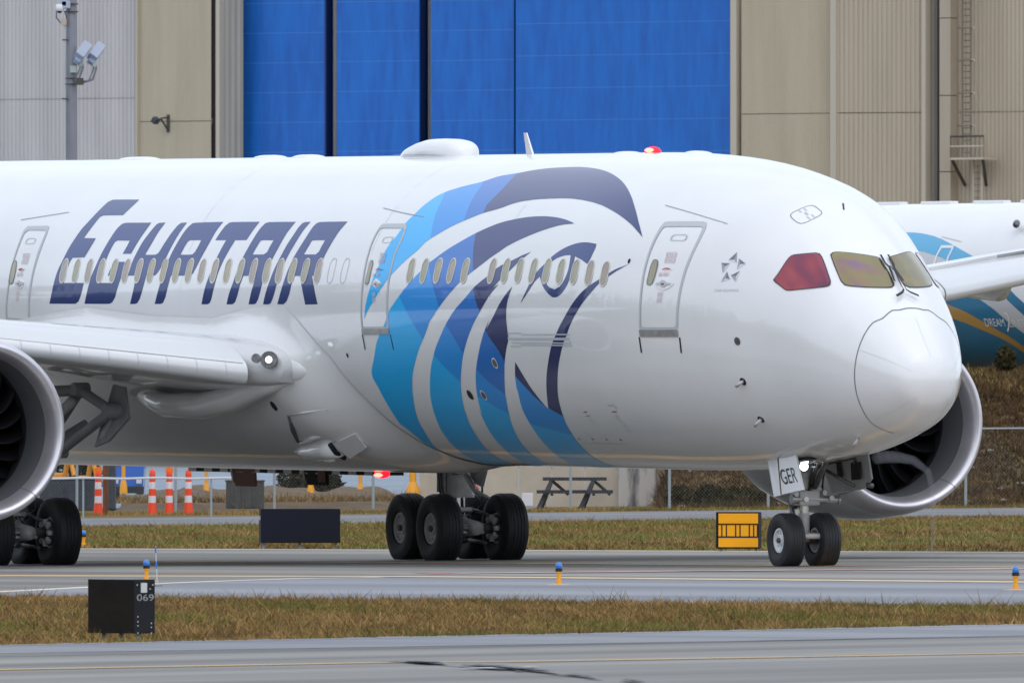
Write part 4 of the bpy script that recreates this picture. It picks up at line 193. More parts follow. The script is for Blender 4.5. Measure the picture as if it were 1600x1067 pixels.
LIV2={'ARC':[(18.557,2.435),(18.988,2.434),(19.382,2.437),(19.881,2.455),(20.521,2.494),(21.077,2.545),(21.584,2.602),(22.024,2.655),(22.516,2.714),(22.938,2.764),(23.34,2.808),(23.672,2.851),(24.033,2.899),(23.717,2.943),(23.372,2.966),(22.94,2.941),(22.429,2.896),(22.022,2.858),(21.623,2.815),(21.164,2.771),(20.828,2.746),(20.377,2.713),(20,2.697),(19.506,2.665),(18.918,2.625),(18.756,2.533)],'PALE':[(18.922,2.628),(19.509,2.668),(20.003,2.701),(20.384,2.717),(20.835,2.75),(21.172,2.775),(21.627,2.819),(22.026,2.861),(22.409,2.894),(22.841,2.93),(22.897,3.045),(22.459,3.046),(21.996,3.047),(21.532,3.049),(21.093,3.049),(20.691,3.046),(20.352,3.039),(19.983,3.011),(19.631,2.966),(19.269,2.921),(19.186,2.827),(19.073,2.73)],'TEAL':[(19.967,3.244),(23.578,3.109),(25.914,2.991),(27.827,2.975),(24.605,4.719),(20.008,4.719),(16.667,4.719)],'GOLD':[(21.077,3.247),(21.424,3.293),(21.769,3.338),(22.088,3.372),(22.443,3.409),(22.783,3.45),(23.057,3.491),(23.335,3.538),(23.604,3.586),(23.84,3.63),(24.08,3.673),(24.313,3.717),(24.526,3.764),(24.779,3.841),(25,3.925),(25.132,3.982),(25.267,4.051),(25.381,4.132),(25.45,4.228),(25.447,4.339),(24.239,4.72),(24.816,4.439),(24.929,4.294),(24.917,4.186),(24.841,4.1),(24.742,4.032),(24.597,3.956),(24.422,3.887),(24.216,3.828),(23.981,3.78),(23.721,3.739),(23.449,3.7),(23.142,3.658),(22.82,3.616),(22.534,3.581),(22.242,3.555),(21.963,3.525),(21.679,3.48),(21.35,3.425),(21.005,3.372)],'GREY':[(23.288,3.241),(23.674,3.215),(24.032,3.192),(24.584,3.172),(24.838,3.246),(25.084,3.318),(25.3,3.373),(25.532,3.433),(25.749,3.493),(25.966,3.554),(26.215,3.629),(26.447,3.712),(26.615,3.796),(26.677,3.873),(26.416,4.013),(25.861,4.197),(25.865,4.077),(25.8,3.968),(25.689,3.872),(25.547,3.792),(25.405,3.728),(25.134,3.649),(24.833,3.575),(24.565,3.497),(24.278,3.421),(24.031,3.371),(23.762,3.323),(23.544,3.285)],'WHITE':[(24.95,3.091),(25.27,3.062),(25.59,3.033),(25.921,3.012),(26.244,3.002),(26.618,2.994),(27.02,2.988),(27.432,2.982),(27.827,2.975),(27.86,3.063),(27.871,3.15),(27.857,3.236),(27.815,3.324),(27.752,3.413),(27.662,3.503),(27.539,3.598),(27.386,3.696),(27.157,3.631),(26.898,3.565),(26.628,3.5),(26.354,3.44),(26.102,3.386),(25.884,3.34),(25.559,3.266),(25.27,3.195)],'DOOR':[(21.04,2.884),(21.084,2.764),(21.167,2.663),(21.183,2.632),(21.521,2.633),(21.859,2.634),(21.889,2.676),(21.795,2.788),(21.816,2.886),(21.43,2.885)],'DOORI':[(21.132,2.884),(21.176,2.764),(21.25,2.681),(21.285,2.668),(21.794,2.669),(21.793,2.699),(21.711,2.788),(21.724,2.885)],'TXT':[(23.588,3.625),(24.64,3.627),(24.846,3.637),(25.555,3.639)],'SWO':[(24.77,3.461),(24.888,3.47),(24.938,3.509),(24.89,3.575),(24.77,3.644),(24.631,3.695)],'GUT':[(20.992,2.508),(21.386,2.534),(21.776,2.559),(22.163,2.583)]}
MARKS=[([(10.427,-0.678),(10.277,-0.677),(10.308,-0.685),(10.458,-0.686)],0),([(10.461,-0.709),(10.273,-0.708),(10.309,-0.717),(10.497,-0.718)],1),([(9.176,-0.669),(8.975,-0.668),(9.012,-0.678),(9.214,-0.679)],2)]
DOTS=[(11.788,-0.937),(11.167,-0.935),(10.552,-0.934),(9.948,-0.935)]
TINY=[[(10.42,-0.742),(10.427,-0.759)],[(10.421,-0.767),(10.399,-0.781)],[(9.199,-0.709),(9.046,-0.711)],[(9.23,-0.73),(9.091,-0.758)],[(9.178,-0.78),(9.091,-0.804)],[(9.203,-0.829),(9.171,-0.858)],[(9.202,-0.624),(8.921,-0.621)],[(8.895,-0.63),(8.933,-0.649)]]
# ------------------------------------------------------------------ materials
M_white = mat('aircraft_white_paint', (.80, .81, .82), .28, coat=1., bump=.05, bscale=.55, bdist=.05, col2=(.77, .78, .79), scale=.7)
M_cyan = mat('livery_cyan', (.0, .46, .95), .3, metal=.15, coat=.55, spec=.35, bump=.05, bscale=.55, bdist=.05)
M_azure = mat('livery_azure', (.0, .29, .80), .3, metal=.15, coat=.55, spec=.35, bump=.05, bscale=.55, bdist=.05)
M_blue = mat('livery_blue', (.0, .16, .58), .3, metal=.15, coat=.55, spec=.35, bump=.05, bscale=.55, bdist=.05)
M_navy = mat('livery_navy', (.016, .03, .16), .3, metal=.5, coat=.55, spec=.35, bump=.05, bscale=.55, bdist=.05)
M_letter = mat('livery_lettering_blue', (.014, .04, .19), .3, metal=.5, coat=.55, spec=.35, bump=.05, bscale=.55, bdist=.05)
M_grey = mat('light_grey_trim', (.50, .53, .56), .4)
M_seal3 = mat('radome_seal', (.19, .19, .2), .5)
M_seal2 = mat('mid_grey_seal', (.33, .35, .37), .5)
M_line = mat('dark_grey_line', (.12, .12, .13), .5)
M_black = mat('black_rubber_trim', (.012, .012, .014), .45)
M_red = mat('red_marking', srgb('A3182A'), .4)
M_pink = mat('pale_red_marking', (.62, .52, .54), .5)
PANES = [mat('cabin_window_shade_%s' % n, c, .12, coat=.5, col2=c2, scale=3, stretch=(6, 6, .6)) for n, c, c2 in (('sand', (.37, .32, .19), (.30, .26, .15)), ('olive', (.33, .31, .19), (.27, .26, .16)), ('rose', (.36, .29, .22), (.29, .24, .18)))]
M_pane = PANES[1]
M_frame = mat('cabin_window_frame', (.62, .62, .58), .35)
M_plate = mat('sill_metal', (.45, .45, .45), .4, metal=.6, col2=(.33, .33, .33), scale=6)
M_tyre = mat('tyre_rubber', (.016, .017, .021), .62, bump=.15, bscale=14, bdist=.01, col2=(.024, .024, .027), scale=5)
M_rim = mat('wheel_grey_metal', (.60, .58, .59), .42, metal=.1, col2=(.50, .48, .49), scale=5)
M_rimw = mat('wheel_white_enamel', (.72, .73, .74), .35)
M_gear = mat('gear_grey_enamel', (.52, .52, .52), .42, col2=(.38, .37, .37), scale=4)
M_geard = mat('gear_dark_steel', (.10, .10, .105), .4, metal=.5, col2=(.2, .2, .2), scale=8)
M_chrome = mat('oleo_chrome', (.7, .7, .7), .15, metal=1)
M_lip = mat('inlet_lip_aluminium', (.74, .72, .76), .36, metal=.75, col2=(.66, .64, .68), scale=2, stretch=(1, 1, 1))
M_cowl = mat('nacelle_paint', (.50, .51, .52), .3, coat=.8)
M_liner = mat('inlet_acoustic_liner', (.10, .105, .115), .5)
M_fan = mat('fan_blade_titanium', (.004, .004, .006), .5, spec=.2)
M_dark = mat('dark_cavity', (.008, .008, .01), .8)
M_wing = mat('wing_light_grey_paint', (.62, .63, .64), .3, coat=.7, col2=(.57, .58, .59), scale=.6)
M_slat = mat('slat_bare_metal_paint', (.66, .67, .68), .3, metal=.25, coat=.5)
M_fair = mat('belly_fairing_paint', (.80, .80, .80), .3, coat=.8, bump=.04, bscale=.5, bdist=.04, col2=(.75, .75, .75), scale=.5)
M_brown = mat('brown_panel', srgb('6A4538'), .6)
M_lampw = mat('landing_lamp_glow', (.80, 1, .92), emit=1.3)
M_lampb = mat('taxi_lamp_glow', (.85, .92, 1), emit=6)
M_beacon = mat('red_beacon_glow', (1, .004, .012), emit=3)
M_beacon2 = mat('red_beacon_core', (1, .14, .10), emit=4)
M_doorgrey = mat('gear_door_inner_grey', (.33, .35, .36), .45, col2=(.25, .27, .28), scale=2)

# ------------------------------------------------------------------ the airliner: body frame x aft of the nose tip, y to starboard, z above the window line
KS = np.array([0., .2, .4, .6, .8, 1., 1.2, 1.4, 1.6, 1.8, 2., 2.2, 2.4, 2.7, 3., 3.3, 3.6])
TT = np.array([-2.000, -1.757, -1.519, -1.285, -0.975, -0.627, -0.264, 0.147, 0.571, 0.965, 1.339, 1.624, 1.814, 2.028, 2.152, 2.202, 2.205])
BB = np.array([-2.000, -2.245, -2.478, -2.637, -2.812, -2.957, -3.063, -3.184, -3.303, -3.402, -3.478, -3.549, -3.618, -3.688, -3.720, -3.722, -3.720])
WW = np.array([0.000, 0.247, 0.527, 0.694, 0.865, 1.056, 1.254, 1.442, 1.598, 1.785, 2.035, 2.299, 2.500, 2.749, 2.866, 2.885, 2.885])
def spl_m(xk, yk):
    n = len(xk); h = np.diff(xk); A = np.zeros((n, n)); b = np.zeros(n); A[0, 0] = 1
    for i in range(1, n-1):
        A[i, i-1] = h[i-1]; A[i, i] = 2*(h[i-1]+h[i]); A[i, i+1] = h[i]; b[i] = 6*((yk[i+1]-yk[i])/h[i]-(yk[i]-yk[i-1])/h[i-1])
    A[-1, -2] = h[-1]; A[-1, -1] = 2*h[-1]; b[-1] = 6*(0-(yk[-1]-yk[-2])/h[-1])
    return np.linalg.solve(A, b)
SM = [spl_m(KS, q) for q in (TT, BB, WW)]
def spl(yk, m, xq):
    xq = np.clip(xq, KS[0], KS[-1]); i = np.clip(np.searchsorted(KS, xq)-1, 0, len(KS)-2)
    a = KS[i+1]-xq; c = xq-KS[i]; h = KS[i+1]-KS[i]
    return m[i]*a**3/6/h+m[i+1]*c**3/6/h+(yk[i]/h-m[i]*h/6)*a+(yk[i+1]/h-m[i+1]*h/6)*c
def sec(x):
    s = np.sqrt(np.maximum(x-.18, 0)); t, b, w_ = (spl(q, m, s) for q, m in zip((TT, BB, WW), SM))
    k = np.clip((x-44)/18, 0, 1)                          # tail taper, far outside the picture
    b = b+k**1.6*(t-.35-b); w_ = w_*(1-.93*k**1.5)
    return (t+b)/2, (t-b)/2, w_
def skin(x, th, off=0.):
    """point(s) and normal(s) on the fuselage skin"""
    x = np.asarray(x, float); th = np.asarray(th, float)
    def P(x, th):
        zm, h, w_ = sec(x); return np.stack([x+0*th, w_*np.cos(th), zm+h*np.sin(th)], -1)
    p = P(x, th); e = 1e-3; xa = np.maximum(x-e, .18001)
    du = P(x+e, th)-P(xa, th); dv = P(x, th+e)-P(x, th-e)
    n = np.cross(dv, du); n /= np.maximum(np.linalg.norm(n, axis=-1, keepdims=True), 1e-12)
    sgn = np.sign(n[..., 1]*np.cos(th)+n[..., 2]*np.sin(th)); n *= np.where(sgn == 0, 1, sgn)[..., None]
    return p+n*off, n
LIFT = 5.74                                               # the Empty stands on the ground, window line 5.74 m up
AR = np.array([[-.4201, -.9075, -.0038], [.9074, -.4200, -.0117], [.0090, -.0083, .9999]])
q_, r_ = np.linalg.qr(AR); AR = q_*np.sign(np.diag(r_))
AN = np.array([7.7446, 347.3288, 3.4662+EYE])-AR @ np.array([0, 0, LIFT])
AIR = empty('airliner')
AIR.matrix_world = Matrix([[*AR[i], AN[i]] for i in range(3)]+[[0, 0, 0, 1]])
tag(AIR, 'white airliner with blue falcon-head livery taxiing on its wheels across the picture', 'airliner')
class AB(MB):
    """mesh builder in the airliner's frame"""
    def build(s, name, mats, parent=None, smooth=False, angle=None, normals=None):
        v = np.array([tuple(p) for p in s.v], float)
        if parent is None or parent is AIR: v[:, 2] += LIFT; parent = AIR
        return meshobj(name, v, s.f, mats, parent, smooth or bool(angle), s.m, normals, angle)
def up(v): v = np.array(v, float); v[..., 2] += LIFT; return v
# fuselage skin
xs = np.concatenate([np.array([0, .03, .06, .1, .15, .2, .25, .3, .35, .4, .5, .6, .7, .8, .9, 1, 1.1, 1.2, 1.3, 1.4, 1.5, 1.6, 1.7, 1.8, 1.9, 2, 2.1, 2.2, 2.3, 2.4, 2.5, 2.6, 2.7, 2.8, 2.9, 3, 3.1, 3.2, 3.3, 3.4, 3.5, 3.6])**2+.18, np.arange(13.6, 44, 1.), np.arange(44, 62.1, 1.5)])
xs[0] = .1801
NT = 224
th = np.arange(NT)*2*PI/NT
P_, N_ = skin(xs[:, None]+0*th, th+0*xs[:, None]); v = up(P_.reshape(-1, 3)); nv = len(xs)
f = [(i*NT+k, i*NT+(k+1) % NT, (i+1)*NT+(k+1) % NT, (i+1)*NT+k) for i in range(nv-1) for k in range(NT)]
f += [tuple(range(NT-1, -1, -1)), tuple((nv-1)*NT+k for k in range(NT))]
meshobj('fuselage', v, f, M_white, AIR, True)
def inside(P, poly):
    x, y = P[:, 0], P[:, 1]; c = np.zeros(len(P), bool); q = np.asarray(poly); j = len(q)-1
    for i in range(len(q)):
        xi, yi = q[i]; xj, yj = q[j]
        if yi != yj: c ^= ((yi > y) != (yj > y)) & (x < (xj-xi)*(y-yi)/(yj-yi)+xi)
        j = i
    return c
RAD = 2.9
def decal(name, outline, mats, lines=(), holes=(), off=.004, parent=None, dx=.14, dv=.07, skirt=False, tri=skin):
    """a painted or bonded piece that follows the skin; outline in (x, angle)"""
    S_ = np.array([1, RAD]); o = np.array(outline)*S_; H = [np.array(h)*S_ for h in holes if len(h)]; Ln = [np.array(l)*S_ for l in lines]
    V = [Vector(p) for p in o]; E = [(i, (i+1) % len(o)) for i in range(len(o))]
    for h in H: b = len(V); V += [Vector(p) for p in h]; E += [(b+i, b+(i+1) % len(h)) for i in range(len(h))]
    for l in Ln: b = len(V); V += [Vector(p) for p in l]; E += [(b+i, b+i+1) for i in range(len(l)-1)]
    lo, hi = o.min(0), o.max(0)
    gx, gy = np.meshgrid(np.arange(lo[0]+dx*.37, hi[0], dx), np.arange(lo[1]+dv*.41, hi[1], dv)); G = np.stack([gx.ravel(), gy.ravel()], 1)
    if len(G):
        G = G[inside(G, o)]; V += [Vector(p) for p in G]
    r = delaunay_2d_cdt(V, E, [], 0, 1e-5); vv = np.array([tuple(p) for p in r[0]]); ff = np.array([t for t in r[2] if len(t) == 3])
    c = vv[ff].mean(1); k = inside(c, o)
    for h in H: k &= ~inside(c, h)
    ff = ff[k]; c = c[k]; fm = np.zeros(len(ff), int)
    for l in Ln:
        i = np.argsort(l[:, 1]); fm += (c[:, 0] < np.interp(c[:, 1], l[i, 1], l[i, 0])).astype(int)
    p, n = tri(vv[:, 0], vv[:, 1]/RAD, off)
    a = p[ff]; nf = np.cross(a[:, 1]-a[:, 0], a[:, 2]-a[:, 0]); fl = (nf*n[ff].mean(1)).sum(1) < 0; ff[fl] = ff[fl][:, ::-1]
    F_ = [tuple(t) for t in ff]; FM = list(fm)
    p = list(p); n = list(n)
    if skirt:
        for loop in [o]+H:
            q0, n0 = tri(loop[:, 0], loop[:, 1]/RAD, off); q1, _ = tri(loop[:, 0], loop[:, 1]/RAD, -.004); b = len(p); m = len(loop)
            ce = q0.mean(0); on = q0-ce; on /= np.linalg.norm(on, axis=1)[:, None]
            p += list(q0)+list(q1); n += list(on)+list(on)
            for i in range(m): F_.append((b+i, b+(i+1) % m, b+m+(i+1) % m, b+m+i)); FM.append(0)
    parent = parent or AIR
    return meshobj(name, up(p) if parent is AIR or parent.parent is AIR else p, F_, mats, parent, True, FM, n)
def ribbon(name, line, width, m, off=.006, parent=None, tri=skin, closed=False):
    l = np.array(line)*np.array([1, RAD]); n_ = len(l)
    # resample
    seg = [l[0]]
    for i in range(n_-1):
        k = max(1, int(np.hypot(*(l[i+1]-l[i]))/.15))
        for j in range(1, k+1): seg.append(l[i]+(l[i+1]-l[i])*j/k)
    l = np.array(seg); t = np.gradient(l, axis=0); t /= np.linalg.norm(t, axis=1)[:, None]+1e-9; s = np.stack([-t[:, 1], t[:, 0]], 1)*width/2
    A, B = l+s, l-s; q = np.concatenate([A, B]); p, n = tri(q[:, 0], q[:, 1]/RAD, off); k = len(l)
    F_ = [(i, i+1, k+i+1, k+i) for i in range(k-1)]
    return meshobj(name, up(p) if (parent is None or parent is AIR) else p, F_, m, parent or AIR, True, None, n)
def blob(c, rx, rv, n=20): return [(c[0]+rx*math.cos(2*PI*k/n), c[1]+rv/RAD*math.sin(2*PI*k/n)) for k in range(n)]
def mirror(poly): return [(x, PI-t) for x, t in poly]
# livery
BANDS = [[M_cyan, M_azure, M_blue, M_navy], [M_cyan, M_azure, M_blue, M_navy], [M_cyan, M_azure, M_blue, M_navy], [M_cyan, M_azure, M_blue, M_navy], [M_cyan, M_azure, M_navy], [M_letter]]
for d, b in zip(FEATHERS, BANDS): decal('livery_feather', d['o'], b, d['b'], [d['h']])
for o_, h_ in LETTERS: decal('lettering', o_, M_letter, (), [h_])
# doors, each with seal, sill, pane, handle and placards
for i, (o_, n_) in enumerate(DOORS):
    ou, inn = np.array(o_), np.array(n_)
    d = decal('door_seal', o_, M_grey, (), [n_], off=.008, dx=.1)
    decal('door_line', n_, M_seal2, (), [[tuple(q) for q in inn.mean(0)+(inn-inn.mean(0))*np.array([.985, .994])]], off=.0095, dx=.1)
for s_ in SILLS: decal('door_sill', s_, M_plate, off=.02, skirt=True, dx=.1)
for s_ in DOORWIN: d = decal('door_window', s_, M_pane, off=.009, dx=.1)
for s_ in DOORWIN: q = np.array(s_); decal('door_window_rim', [tuple(p) for p in q.mean(0)+(q-q.mean(0))*np.array([1.22, 1.06])], M_geard, (), [s_], off=.011, dx=.1)
for s_ in VENTS: q = np.array(s_); decal('vent_flap', s_, M_grey, (), [[tuple(p) for p in q.mean(0)+(q-q.mean(0))*np.array([.86, .82])]], off=.012, dx=.1)
for s_, g_ in zip(HANDLES, HGRIP): decal('handle_recess', s_, M_white, off=.014, skirt=True, dx=.1); decal('door_handle', g_, M_grey, off=.03, skirt=True, dx=.1)
for s_ in RED: decal('red_mark', s_, M_red, off=.034, dx=.1)
for s_ in TAGS:
    q = np.array(s_); decal('door_placard', s_, M_pink, (), [[tuple(p) for p in q.mean(0)+(q-q.mean(0))*.8]], off=.013, dx=.1)
    for k in (.38, .65):
        a = q[0]+(q[3]-q[0])*k; b = q[1]+(q[2]-q[1])*k; ribbon('placard_line', [tuple(a+(b-a)*.18), tuple(a+(b-a)*.8)], .012, M_pink, .013)
# cabin windows: two groups, pitch 0.61 m
def stadium(x, hw=.135, hh=.235, n=9):
    t0 = .2585; r = []
    for k in range(n): a = PI*k/(n-1); r.append((x+hw*math.cos(a), t0+(hh-hw+hw*math.sin(a))/RAD))
    for k in range(n): a = PI+PI*k/(n-1); r.append((x+hw*math.cos(a), t0-(hh-hw-hw*math.sin(a))/RAD))
    return r
wx = WINX
for x in wx:
    p = decal('cabin_window', stadium(x, .125, .225), PANES[int(RNG.integers(0, 3))], off=.006, dx=.1, dv=.1)
    decal('window_frame', stadium(x, .150, .252), M_frame, (), [stadium(x, .125, .225)], off=.012, dx=.4, dv=.07, skirt=True, parent=p)
for x in PLUGX: decal('plugged_window', stadium(x, .145, .25), M_grey, (), [stadium(x, .128, .235)], off=.007)
# cockpit
def glass(name, cols, ang, sc, seed):
    """coated pane: interference tints run in soft bands across the glass"""
    m = bpy.data.materials.new(name); m.use_nodes = True; t = m.node_tree; b = t.nodes['Principled BSDF']
    tc = t.nodes.new('ShaderNodeTexCoord'); mp = t.nodes.new('ShaderNodeMapping'); mp.inputs['Rotation'].default_value = ang; mp.inputs['Location'].default_value = (0, 0, seed)
    wv = t.nodes.new('ShaderNodeTexNoise'); wv.inputs['Scale'].default_value = sc; wv.inputs['Detail'].default_value = 2; mp2 = t.nodes.new('ShaderNodeMapping'); mp2.inputs['Scale'].default_value = (.35, .35, 1.2)
    r = t.nodes.new('ShaderNodeValToRGB'); e = r.color_ramp.elements
    while len(e) < len(cols): e.new(.5)
    for k, c in enumerate(cols): e[k].position = .30+.42*k/(len(cols)-1); e[k].color = (*srgb(c), 1)
    for p, q in ((tc.outputs['Object'], mp.inputs[0]), (mp.outputs[0], mp2.inputs[0]), (mp2.outputs[0], wv.inputs['Vector']), (wv.outputs[0], r.inputs[0]), (r.outputs[0], b.inputs['Base Color'])): t.links.new(p, q)
    b.inputs['Roughness'].default_value = .12; b.inputs['Metallic'].default_value = .6; b.inputs['Coat Weight'].default_value = .8; return m
G1 = glass('coated_side_glass', ('6A2448', '8E2E42', 'A44248', 'BC6456'), (0, R(35), 0), 2.0, 3.1)
G2 = glass('coated_front_glass', ('7A5C78', '84704E', '7C7650', '94804E', '75754F'), (0, R(15), 0), 2.6, 1.7)
for k, s_ in enumerate(COCKPIT):
    for mir in (False, True):
        q = mirror(s_) if mir else s_; a = np.array(q); c = a.mean(0)
        inn = [tuple(p) for p in c+(a-c)*np.array([.962, .962])]
        out_ = [tuple(p) for p in c+(a-c)*np.array([1.10, 1.10])]
        w_ = decal('cockpit_window', inn, G2 if k else G1, off=.010, dx=.1, dv=.07)
        decal('window_seal', q, M_black, (), [inn], off=.013, dx=.1, dv=.07, parent=w_)
for q in WIPER[:1]: 
    for mir in (0, 1): ribbon('wiper_blade', mirror(q) if mir else q, .085, M_black, .06)
for q in WIPER[1:]:
    for mir in (0, 1): ribbon('wiper_arm', mirror(q) if mir else q, .05, M_black, .09)
for s_ in (SEAM, mirror(SEAM)): ribbon('radome_seam', s_, .02, M_seal3, .004)
for k, s_ in enumerate(SEAMLINES[1:]):
    ribbon('lightning_strip', s_, .018, M_frame, .009)
    if k < 2: ribbon('lightning_strip', mirror(s_), .018, M_frame, .009)
ribbon('panel_edge', SEAMLINES[0], .03, M_frame, .008)
for s_ in GUTTERS: ribbon('rain_gutter', s_, .016, M_seal2, .01)
for s_ in TICKS: ribbon('door_guide_mark', s_, .045, M_black, .006)
for s_ in CARGO: ribbon('cargo_door_line', s_, .022, M_grey, .008)
for k, s_ in enumerate(PORTS):
    q = np.array(s_); decal('valve_port', s_, M_rimw if k < 2 else M_dark, off=.009, dx=.1); 
    if k < 2: decal('valve_disc', [tuple(p) for p in q.mean(0)+(q-q.mean(0))*.78], M_geard, off=.012, dx=.1)
for k, (x, t) in enumerate(SMALL):
    if k == 5: continue
    r = .075 if k in (0, 1, 2) else (.1 if k == 7 else .04)
    decal('sensor_port', blob((x, t), r, r*1.2), M_dark if k != 0 else M_geard, off=.008, dx=.1)
    if k in (1, 2, 3):
        p, n = skin(x, t, 0.0); b = AB(); b.tube([p, p+n*.08+np.array([-.02, 0, 0]), p+n*.11+np.array([.12, 0, -.05])], .035); b.build('air_data_probe', M_rim, smooth=True)
p = decal('exit_hatch_mark', PLACARD, M_line, (), [[tuple(q) for q in np.array(PLACARD).mean(0)+(np.array(PLACARD)-np.array(PLACARD).mean(0))*.955]], off=.006, dx=.1)
pc = np.array(PLACARD).mean(0)
for dx, dv_, ww, m_ in ((.12, .08, .04, M_pink), (.15, -.06, .04, M_pink), (-.14, .08, .04, M_grey), (-.13, -.06, .04, M_pink), (.0, .0, .06, M_grey)):
    c = pc+np.array([dx, dv_/RAD]); ribbon('hatch_placard', [(c[0]-.05, c[1]), (c[0]+.05, c[1])], ww, m_, .007)
ST = [srgb('D6D8DE'), srgb('9A9DA8'), srgb('6D7079')]
SMT = [mat('emblem_grey_%s' % n, c, .4, coat=.5) for n, c in zip(('light', 'middle', 'deep'), ST)]
for k, s_ in enumerate(STAR): decal('alliance_emblem', s_, SMT[(2, 1, 0)[k % 3] if k % 3 != 1 else 1], off=.007, dx=.1)
def skin_text(s, a, b, h, m, name='lettering', off=.007):
    """print text on the skin from point a to point b, both (x, angle)"""
    o = text_mesh(s, 1, AIR, name, m, 0); me = o.data; c = np.array([tuple(q.co) for q in me.vertices]); W_ = c[:, 0].max()
    u = c[:, 0]/W_; x = a[0]+(b[0]-a[0])*u; t = a[1]+(b[1]-a[1])*u+c[:, 1]/.72*h/RAD
    p, n = skin(x, t, off); p = up(p)
    for q, r in zip(me.vertices, p): q.co = r
    me.update(); return o
skin_text('STAR ALLIANCE', STARTXT[0], STARTXT[1], .055, M_grey)
for m_, c_ in MARKS: decal('stencil_mark', m_, (M_red, mat('yellow_stencil', srgb('C79A2E'), .5), mat('orange_stencil', srgb('B8643A'), .5))[int(c_)], off=.007)
for d_ in DOTS: decal('stencil_mark', blob(d_, .03, .03, 10), M_line, off=.007)
for t_ in TINY: ribbon('stencil_line', t_, .035, M_grey, .006)
M_fseam = mat('skin_joint', (.70, .71, .73), .4, coat=.5)
for x_ in (13.2, 19.0, 27.6): ribbon('skin_joint', [(x_, a_) for a_ in np.linspace(-1.45, 1.55, 30)], .016, M_fseam, .0035)
ribbon('skin_joint', [(x_, -.86) for x_ in np.linspace(7.5, 18.0, 30)], .014, M_fseam, .0035)
# roof pieces
def roof_bump(name, x0, x1, hw, h, m, flat=.5):
    b = AB(); nx, ny = 24, 14; v = []
    for i in range(nx+1):
        u = i/nx; x = x0+(x1-x0)*u; k = (1-abs(2*u-1)**(2+flat*3))**.6
        for j in range(ny+1):
            a = PI*j/ny; y = hw*math.cos(a)*k**.5; p, n = skin(x, PI/2-math.asin(max(-1, min(1, y/2.9))), 0)
            v.append((x, y, p[2]-.03+h*k*math.sin(a)**.7))
    b.add(v, [(i*(ny+1)+j, (i+1)*(ny+1)+j, (i+1)*(ny+1)+j+1, i*(ny+1)+j+1) for i in range(nx) for j in range(ny)])
    return b.build(name, m, smooth=True)
def hump():
    b = AB(); nx, ny = 30, 18; v = []
    prof = np.array([(20.4, 0), (20.43, .12), (20.52, .21), (20.7, .28), (21.0, .31), (21.5, .32), (21.9, .31), (22.25, .26), (22.6, .18), (22.85, .08), (23.05, 0)])
    for i in range(nx+1):
        u = i/nx; u = .5-.5*math.cos(PI*u); x = 20.4+2.65*u; h = np.interp(x, prof[:, 0], prof[:, 1])+.03; hw = .40*(1-abs(2*u-1)**5)**.5+.02
        for j in range(ny+1):
            a = PI*j/ny; y = hw*math.copysign(abs(math.cos(a))**.7, math.cos(a)); p, n = skin(x, PI/2-math.asin(y/2.9), 0)
            v.append((x, y, p[2]-.03+h*math.sin(a)**.55))
    b.add(v, [(i*(ny+1)+j, (i+1)*(ny+1)+j, (i+1)*(ny+1)+j+1, i*(ny+1)+j+1) for i in range(nx) for j in range(ny)])
    h_ = b.build('antenna_radome', M_white, smooth=True)
hump()
ribbon('radome_rivets', [(20.4+.11*k, PI/2-.145) for k in range(24)], .02, M_grey, .05)
for x0, x1, h in ((35.3, 36.8, .05), (29.2, 30.15, .05), (27.4, 28.3, .05), (13.0, 13.5, .03), (9.9, 10.4, .04)): roof_bump('roof_antenna', x0, x1, .25, h+.03, M_white, .9)
b = AB(); b.add([(17.45, -.02, 2.19), (17.45, .02, 2.19), (17.72, .02, 2.19), (17.72, -.02, 2.19), (17.74, -.012, 2.61), (17.74, .012, 2.61), (17.86, .012, 2.61), (17.86, -.012, 2.61)], [(0, 1, 5, 4), (1, 2, 6, 5), (2, 3, 7, 6), (3, 0, 4, 7), (4, 5, 6, 7)]); b.build('blade_antenna', M_white)
def beacon(x, z, s):
    b = AB(); b.lathe([(z, .15), (z+s*.05, .15), (z+s*.10, .11), (z+s*.125, 0.001)], 16, 'z', (x, 0, 0), 0); bb = b.build('beacon_light', M_beacon, smooth=True)
    b = AB()
    b.lathe([(-.045, .001), (-.035, .06), (0, .10), (.035, .06), (.045, .001)], 12, 'z', (x-.06, .10, z+s*.055), 0)
    b.v = [(p[0], p[1], p[2]+LIFT) for p in b.v]; b.build('beacon_lamp', M_beacon2, bb, smooth=True)
beacon(12.12, 2.19, 1); beacon(24.45, -3.90, -1)
# belly fairing
XE = np.array([(-PI/2, 18.6), (-1.136, 19.03), (-.64, 19.85), (-.3, 20.75), (-.062, 22.0), (.03, 22.6)]); TU = np.array([(18, .03), (22.6, .03), (24, .02), (26, -.053), (29, -.04), (32.1, .015), (34, -.03), (36, -.085), (40, -.2), (46, -.5)])
b = AB(); nu, nx = 110, 120; v = []; tl = np.linspace(.03, -PI-.03, nu+1)
sm = lambda t: np.clip(t, 0, 1)**2*(3-2*np.clip(t, 0, 1))
for t in tl:
    ts = t if t > -PI/2 else -PI-t
    xe = np.interp(ts, XE[:, 0], XE[:, 1])
    for i in range(nx+1):
        x = xe+(46-xe)*(i/nx)**1.35; tu = np.interp(x, TU[:, 0], TU[:, 1]); tt = -PI/2+(ts+PI/2)*(tu+PI/2)/(.03+PI/2)
        a = np.interp(tt, [-PI/2, -1.2, -.75, -.3, .05], [.15, .22, .38, .46, .12])
        e = .016+a*float(sm((x-xe)/2.8))*float(sm((tu+.012-tt)/.35+.02))*float(1-sm((x-39)/7))
        p, n = skin(x, tt if t > -PI/2 else -PI-tt, e); v.append(tuple(p))
